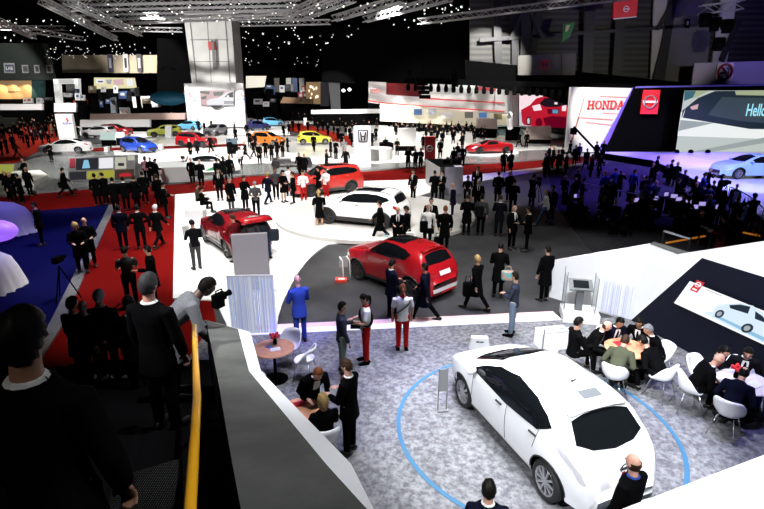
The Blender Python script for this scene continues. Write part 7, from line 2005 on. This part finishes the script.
crowd('at the left aisle end', 'silhouettes at the left end of the aisle', [(10, 199, .012, BK), (15, 203, .012, BK), (23, 203, .012, BK), (28, 186, .14, BK), (31, 196, .012, BK)], 0, poses=['stand', 'hands_front'])
crowd('by the white saloon', 'visitors on the left platform', [(52, 161.5, .16, BK), (79, 139, .16, BK), (148, 183, .16, ('shirt', 'pink', 'black')), (158, 186, .16, BK), (153, 184, .16, BK)], .16)
crowd('in front of the white and green racing car', 'backs before the racing car', [(193, 184, .14, BK), (202, 187, .14, BK), (219, 186, .14, BK), (225, 182, .14, BK), (231, 180, .14, BK)], .14, faces=[0, 20, -20], poses=['stand', 'walk', 'hands_front'])
crowd('on the platform middle', 'visitors on the platform middle', [(191, 158, .16, BK), (198, 156, .16), (211, 152, .16, BK), (231, 158, .16, BK), (241, 169.5, .14, ('shirt', 'white', 'black')), (254, 157, .16), (260, 164, .16, BK), (272, 161, .16, BK), (277.5, 158, .16, BK), (283, 157, .16, BK), (255, 150, .16), (199, 131, .03, BK), (236, 141, .03, BK), (235, 134, .03, BK), (252, 128, .03), (258, 125, .03), (288, 152, .16, BK), (250, 147, .16, BK), (246, 160, .16, BK), (266, 158, .16, BK), (205, 133, .03, BK), (212, 130, .03, BK), (239, 126, .03, BK), (247, 136, .03), (262, 122, .03)], .16)
crowd('around the yellow hatchback and bare chassis', 'visitors by the yellow hatchback', [(314, 151, .16, BK), (331, 157.5, .16, BK), (336, 159, .16, BK), (344.5, 157.5, .16, ('shirt', 'lightgrey', 'lightgrey')), (300, 176, .14, BK), (305, 177, .14, BK), (327, 172, .14, BK), (346, 170, .14, BK), (338, 140, .16, BK), (328, 137, .16, BK), (346, 136, .16, BK), (318, 134, .16), (289, 134, .16), (358, 125, .03), (342, 147, .16, BK), (350, 140, .16, BK), (334, 134, .16, BK), (323, 131, .16, BK), (299, 133, .16), (293, 131, .16, BK), (352, 147, .16, BK), (356, 135, .03, BK), (308, 131, .16), (284, 137, .16, BK)], .16)
crowd('near the grey pillar', 'visitors at the platform edge', [(385.5, 155.5, .16, BK), (397, 156, .16, BK), (408, 169.5, .14, BK), (415, 170, .14, ('suit', 'black', 'black')), (420.5, 170, .14, ('suit', 'navy', 'black')), (372, 147, .16, BK), (376, 141, .16, BK), (440, 158, .16, BK), (453, 144, .16, BK), (458, 178, .03, BK), (447, 182, .03, BK), (423, 150, .16, BK), (430, 133, .16, BK)], .16)
crowd('under the curved white canopy', 'visitors under the canopy', [(377, 128), (381, 126), (389, 131), (394, 130), (400, 131), (405, 129), (410, 132), (415, 130), (419, 133), (424, 131), (428, 135), (434, 137), (439, 135), (443, 139), (447, 136), (451, 133), (434, 130), (445, 131), (460, 131), (466, 133), (471, 134), (437, 142), (442, 146), (462, 142), (452, 139), (431, 126), (441, 126), (448, 127), (396, 136), (402, 135), (408, 137), (413, 136), (426, 139), (431, 140), (446, 133), (455, 137), (458, 134), (464, 138), (470, 128), (474, 129), (480, 129), (384, 124), (403, 125), (420, 126), (392, 126), (426, 127), (456, 127), (500, 127)], .03, looks=[BK])
crowd('around the low red sports car', 'visitors by the sports car', [(462, 150, .16, BK), (474, 143, .16, BK), (481, 139, .16, BK), (519, 147, .16, BK), (526, 148, .16, BK), (457, 162, .16, BK), (453, 168, .14, BK), (462, 167, .14, BK), (503, 173, .012, BK), (510, 174, .012, BK), (548, 166, .012, BK), (544, 178, .0, BK), (484, 140, .16, BK)], .16)
crowd('in the far crowd on the left', 'far crowd on the left', [(4, 113), (10, 115), (17, 114), (22, 117), (27, 115), (36, 117), (40, 113), (52, 116), (57, 113), (61, 118), (20, 122), (30, 123), (38, 125), (45, 122), (50, 126), (54, 124), (24, 127), (34, 129), (16, 130), (60, 111), (66, 108), (80, 117), (86, 115), (101, 112), (108, 116), (147, 124), (150, 125), (153, 123.5), (158, 124), (161, 125), (164, 123), (84, 122), (112, 121), (172, 120), (167, 121)], 0)
crowd('in the far crowd right of the show wall', 'far crowd right of the show wall', [(283, 114), (287, 116), (291, 114), (295, 117), (299, 115), (303, 118), (306, 116), (310, 119), (281, 118), (287, 120), (293, 121), (299, 121), (305, 122), (311, 122), (316, 119), (320, 121), (325, 119), (352, 121), (360, 120), (366, 122), (371, 124), (340, 129), (352, 131), (364, 130), (369, 133), (252, 111), (259, 112), (266, 110.5), (272, 112), (278, 111), (284, 110), (292, 111), (298, 110)], 0)
crowd('near the camera crane', 'crew near the camera crane', [(552, 168, 0, BK), (557, 172, 0, BK), (561, 166, 0, BK), (569, 158, .012, BK), (574, 166, 0, BK), (578, 162, 0, ('shirt', 'blue', 'black')), (585, 170, 0, BK), (595, 160, 0, BK), (602, 160, 0, BK), (547, 176, 0, BK), (565, 175, 0, BK), (590, 177, 0, BK), (598, 178, 0, BK), (571, 151, .16, BK)], 0)
rnd = random.Random(77)
press = [(668, 186), (674, 187), (664, 184), (693, 207), (699, 200), (705, 196), (710, 204), (654, 182), (649, 190)]
for k in range(52):
    u = rnd.random(); px = 560 + 175 * u; py = 190 + 46 * rnd.random() + 10 * u
    if px < 600 and py > 228: continue
    press.append((px, py, 0, rnd.choice([BK, BK, BK, ('shirt', 'slate', 'black'), ('coat', 'charcoal', 'black'), ('shirt', 'lightgrey', 'black'), ('shirt', 'blue', 'black')])))
crowd('in the dim press area', 'press before the purple stage', press, 0, looks=[BK], faces=[-30, -60, -80, 0, 20, -110], poses=['stand', 'sit', 'sit', 'photo', 'sit', 'hands_front'])
# the nearest of the crowd stand as people of their own, the tiny rest as one distant crowd
CROWD.sort(key=lambda q: q[0])
NEAR = 298 - sum(1 for o in bpy.data.objects if o.parent is None and o.get('category') == 'person')
for y_, a_ in CROWD[:NEAR]: person(*a_)
far_ms = [mat('distant_skin', (.40, .22, .15), .6), mat('distant_dark_cloth', (.003, .003, .0035), .95, spec=.03)]
b = MB()
for y_, a_ in CROWD[NEAR:]:
    me = person_meshes(a_[2], a_[3], a_[6], 2)['person']; M_ = Matrix.Translation(a_[0]) @ Matrix.Rotation(R(a_[1]), 4, 'Z') @ Matrix.Scale(a_[12], 4)
    o_ = len(b.v); b.v += [tuple(M_ @ v.co) for v in me.vertices]
    for p_ in me.polygons: b.f.append(tuple(o_ + q for q in p_.vertices)); b.mi.append(0 if p_.material_index == 0 else 1)
tag(b.build('distant_crowd', far_ms, None, True), 'tiny people crowding the distant stands at the back of the hall', 'crowd', kind='stuff')
# press tables and barrier rails
for k, (x0, y0, x1, y1, l) in enumerate(((582, 183, 660, 199, 'thin pale rail across the dim press area'), (664, 231, 690, 239, 'short pale rail at the lower left of the press area'), (701, 226, 712, 230, 'short pale rail beside the man in maroon'))):
    a, c = G(x0, y0, 1.0), G(x1, y1, 1.0); t = thing('barrier_rail', l, 'rail', (a.x, a.y, 0))
    b = MB(); b.bar((0, 0, 1.0), (c.x - a.x, c.y - a.y, 1.0), .06); b.build('rail', mat('pale_rail', (.45, .45, .5), .5), t)
    for u in (0, 1): b = MB(); b.bar(((c.x - a.x) * u, (c.y - a.y) * u, 0), ((c.x - a.x) * u, (c.y - a.y) * u, 1.0), .05); b.build('post', M_STEEL, t)
for k, (x0, y0, x1, y1, l) in enumerate(((666, 243, 705, 236, 'orange strip light on the floor behind the white folded wall, left one'), (741, 232, 760, 236, 'orange strip light on the floor behind the white folded wall, right one'))):
    a, c = G(x0, y0, .05), G(x1, y1, .05); b = MB(); b.bar((0, 0, 0), c - a, .06); tag(b.build('strip_light', mat('orange_strip', (.3, .12, .02), .5, emit=(.9, .3, .03), es=.35), None, loc=tuple(a)), l, 'light')
lap = [(575, 199), (638, 203), (655, 201), (668, 197), (674, 199), (680, 202), (688, 205), (695, 210), (703, 207), (720, 210), (684, 212)]
for k, (x, y) in enumerate(sorted(lap)):
    p = G(x, y, .78); t = thing('press_laptop', '%s open lit laptop from the left on the dim press tables' % ordw(k), 'laptop', tuple(p), R(rnd.uniform(-30, 30)), 'laptops on the press tables')
    b = MB(); b.box((0, 0, .01), (.34, .24, .02)); b.build('keyboard', M_BLACK, t); b = MB(); b.box((0, .13, .13), (.34, .015, .23)); b.cur = 1; b.box((0, .12, .13), (.30, .004, .19)); b.build('display', [M_BLACK, emis('laptop_glow', (.5, .4, .95), .8)], t)
    b = MB(); b.box((0, 0, -.03), (.7, .5, .04)); [b.box((sx * .3, 0, -.405), (.04, .4, .73)) for sx in (-1, 1)]; tag(b.build('press_table', M_BLACK, None, loc=tuple(p - Vector((0, 0, .0)))), '%s small black press table from the left, carrying a lit laptop' % ordw(k), 'table', 'press tables')
# curved glass balustrade before the stage
pts = [G(x, y, 1.4) for x, y in ((730, 187), (740, 191), (749, 196), (757, 202), (764, 209), (775, 216))]
t = thing('balustrade', 'curved dark balustrade in front of the purple stage at the right edge', 'balustrade', (pts[0].x, pts[0].y, 0))
b = MB(); b.tube([p - t.location for p in pts], .03, 6); b.build('handrail', M_STEEL, t)
for i in range(len(pts) - 1):
    a, c = pts[i] - t.location, pts[i + 1] - t.location; b = MB(); b.bar(a, (a.x, a.y, 0), .025); b.build('post', M_STEEL, t)
    b = MB(); quad_solid(b, [Vector((a.x, a.y, .05)), Vector((c.x, c.y, .05)), c - Vector((0, 0, .08)), a - Vector((0, 0, .08))], (0, .01, 0)); b.build('glass_pane', M_GLASS, t)
# ------------------------------------------------------------------ camera
cam = bpy.data.cameras.new('camera'); cam.lens = 24.0 * 764 / 764 ; cam.sensor_width = 36.0
cam.lens = FPX / 764 * 36
co = bpy.data.objects.new('camera', cam); COL.objects.link(co)
co.location = (0, 0, EYE); co.rotation_euler = (math.pi / 2 - PITCH, 0, 0)
cam.clip_end = 600; cam.clip_start = .05
SC.camera = co
SC.view_settings.view_transform = 'Standard'; SC.view_settings.look = 'None'
SC.view_settings.exposure = 0.0; SC.view_settings.gamma = 1.0
SC.view_settings.use_curve_mapping = False
w = bpy.data.worlds.new('World'); SC.world = w; w.use_nodes = True
w.node_tree.nodes['Background'].inputs[0].default_value = (.5, .55, .6, 1)
w.node_tree.nodes['Background'].inputs[1].default_value = 0.0
SC.cycles.use_denoising = True
SC.cycles.max_bounces = 6; SC.cycles.diffuse_bounces = 2; SC.cycles.glossy_bounces = 3; SC.cycles.transparent_max_bounces = 12
SC.cycles.sample_clamp_indirect = 4
_spot = spot
def spot(p, q, pw, dg, col=(1, 1, 1)):
    a, b_ = W(p[0], p[1]), W(q[0], q[1]); return _spot((a[0], a[1], p[2]), (b_[0], b_[1], q[2]), pw * min(1, (1.034 / (1 + max(0, q[1]) * .00266)) ** 2), dg, col)

def W(x, y):
    """stretch of the hall plan the lamp rows follow"""
    k = 1.034 / (1 + max(0, y) * .00266)
    return (x * k, y * k) if y > 12 else (x, y)
WH = (1, .97, .93); CW = (.93, .96, 1)
# lounge and white hatchback
for x, y, pw in ((0.2, 6, 4500), (5.5, 9.5, 4500), (3, 12.2, 3000), (1.0, 10.0, 3500)):
    spot((x, y, 13.2), (x * .8 + .5, y * .95, 0), pw, 50, CW)
spot((2.8, 8.2, 13.0), (2.8, 8.1, 0), 8000, 30, CW)
spot((2.5, -3, 14), (3, 7.5, .8), 9000, 22, CW)  # unseen front spot added to brighten the hatchback
spot((-1, -2, 14), (6.6, 12.5, 1.4), 26000, 22, CW)  # unseen front spot added to whiten the folded wall
spot((4, .5, 13), (-.25, 1.5, 4.5), 1700, 13, CW)  # narrow spots added to brighten the parapet top, with the next two
spot((4, 2.5, 13), (-1.0, 3.6, 3.9), 1500, 14, CW)
spot((3, 4, 13), (-2.0, 5.8, 3.1), 1300, 14, CW)
spot((-2.2, 3, 13), (-3.2, 12, 1.2), 9000, 13, CW)  # front spot added to brighten the string curtain
spot((5, 3, 13), (-.6, 3.2, 3.6), 1300, 26, CW)  # wider spot added for the parapet's white edge
spot((-4, -4, 11), (-1.3, 1.8, 5.0), 350, 12, WH)  # weak spot added to pick out the near man
spot((-9, 0, 13), (2.2, 7.6, .9), 12000, 18, CW)  # side spot added to brighten the hatchback's flank
spot((5, -1, 12), (3.6, 2.6, 2.4), 3500, 40, CW)  # spot added to brighten the near ledge
# white stand and podium
for x, y in ((-6, 17), (-4, 22), (-9.5, 21), (-9, 27), (-2, 27), (2, 31), (-7, 33), (5, 35), (-3, 38)):
    spot((x, y, 14), (x, y, 0), 7500, 52, WH)
spot((-3, -1, 15), (-5, 22, .5), 22000, 26, WH)  # unseen front spots, three added to brighten upright white faces
spot((2, -1, 15), (1.5, 20, .5), 15000, 22, WH)
spot((-2, 8, 15), (-1, 29, .5), 14000, 26, WH)
# charcoal floor
for x, y, pw in ((3, 16.5, 4000), (4.5, 19.5, 3200), (2, 14, 3800)):
    spot((x, y, 14), (x, y, 0), pw, 48, WH)
# red carpets, left
for x, y, pw in ((-10.5, 20, 2600), (-13, 30, 2200), (-22, 31, 1500), (2, 41, 1200)):
    spot((x, y, 14), (x, y, 0), pw, 50, WH)
# Honda stand
for x, y in ((-28, 47), (-20, 52), (-10, 48), (-4, 57), (4, 50), (10, 54), (-16, 64), (2, 68), (18, 57), (10, 70), (-30, 60), (-7, 42), (-16, 42)):
    spot((x, y, 15), (x, y, 0), 12500, 64, WH)
for p, q, pw, dg in (((-22, 22, 15), (-25, 50, 1), 60000, 34), ((-40, 50, 15), (-44, 74, 3), 40000, 30), ((-13, 13, 15), (-18, 36, .8), 20000, 34), ((-2, 20, 15), (-9, 42, .8), 30000, 30), ((-18, 24, 15), (-20, 52, 1), 70000, 32), ((-4, 24, 15), (-4, 50, 1), 70000, 30), ((8, 26, 15), (13, 52, 1.5), 60000, 24), ((16, 40, 12), (25, 57, 4), 30000, 30), ((0, 58, 15), (6, 86, 5), 110000, 46), ((14, 50, 15), (12, 72, 5), 50000, 40), ((-32, 72, 16), (-34, 107, 4), 100000, 36), ((-44, 84, 8), (-34, 114, 16), 42000, 34)):  # added spots from the front brighten faces turned to the camera
    spot(p, q, pw, dg, WH)
for x, y in ((-40, 70), (-30, 84), (-15, 82), (0, 86), (-22, 98), (-5, 105), (15, 90), (-45, 100), (-60, 85)):
    spot((x, y, 17), (x, y, 0), 20000, 76, WH)
# far stands
for p, q, pw, dg in (((-60, 84, 17), (-75, 118, 2), 70000, 50), ((-90, 110, 18), (-110, 150, 6), 30000, 60), ((-60, 120, 18), (-68, 170, 4), 90000, 60), ((-20, 120, 16), (-36, 165, 4), 40000, 40), ((-8, 100, 14), (-12, 124, 1), 50000, 44), ((-90, 170, 12), (-100, 225, 20), 50000, 60), ((-80, 150, 20), (-90, 220, 0), 160000, 60), ((-100, 236, 14), (-120, 300, 0), 300000, 70), ((-60, 236, 14), (-60, 300, 0), 200000, 70)):
    spot(p, q, pw, dg, WH)
# purple and blue washes
for x, y, pw, dg in ((18, 33, 11000, 56), (22, 40, 18000, 56), (32, 45, 34000, 60), (24, 47, 26000, 50), (27, 32, 7000, 50), (40, 42, 20000, 60), (12.5, 33, 5000, 50), (9.5, 38, 3500, 44), (15, 29, 2500, 44)):
    spot((x, y, 13), (x, y, 0), pw, dg, (.16, .08, 1))
_spot((17, 20, 14), tuple(G(744, 172, 1.2)), 22000, 26, (.6, .72, 1))
_spot((26, 24, 14), tuple(G(750, 185, 1.2)), 14000, 40, (.35, .35, 1))
spot((32, 30, 14), (31, 44, 1.2), 30000, 50, (.4, .4, 1))
for x, y in ((-16, 22), (-14, 16)):
    spot((x, y, 12), (x, y, 0), 2600, 60, (.25, .22, 1))
spot((0.5, 6.0, 12), (-1.95, 11.6, .9), 9000, 7.5, (.07, .04, 1))
for x, y, pw in ((-1.2, 10.2, 2200), (2, 11.9, 1600), (7.2, 7.6, 2600), (-1.2, 12, 1200)):
    spot((x, y, 12), (x, y, 0), pw, 32, (.22, .18, 1))
# added uplights that brighten the trusses, and an added wash on the hall wall
for x, y in ((-20, 46), (-32, 60), (-8, 50), (-20, 62)):
    spot((x, y - 6, 9), (x, y + 8, 14), 3600, 110, WH)
spot((30, 44, 9), (30, 66, 13), 2600, 70, (1, .97, .85))  # soft wash added to brighten the sheet wall
spot((40, 48, 9), (42, 62, 11), 1500, 60, (.4, .35, 1))
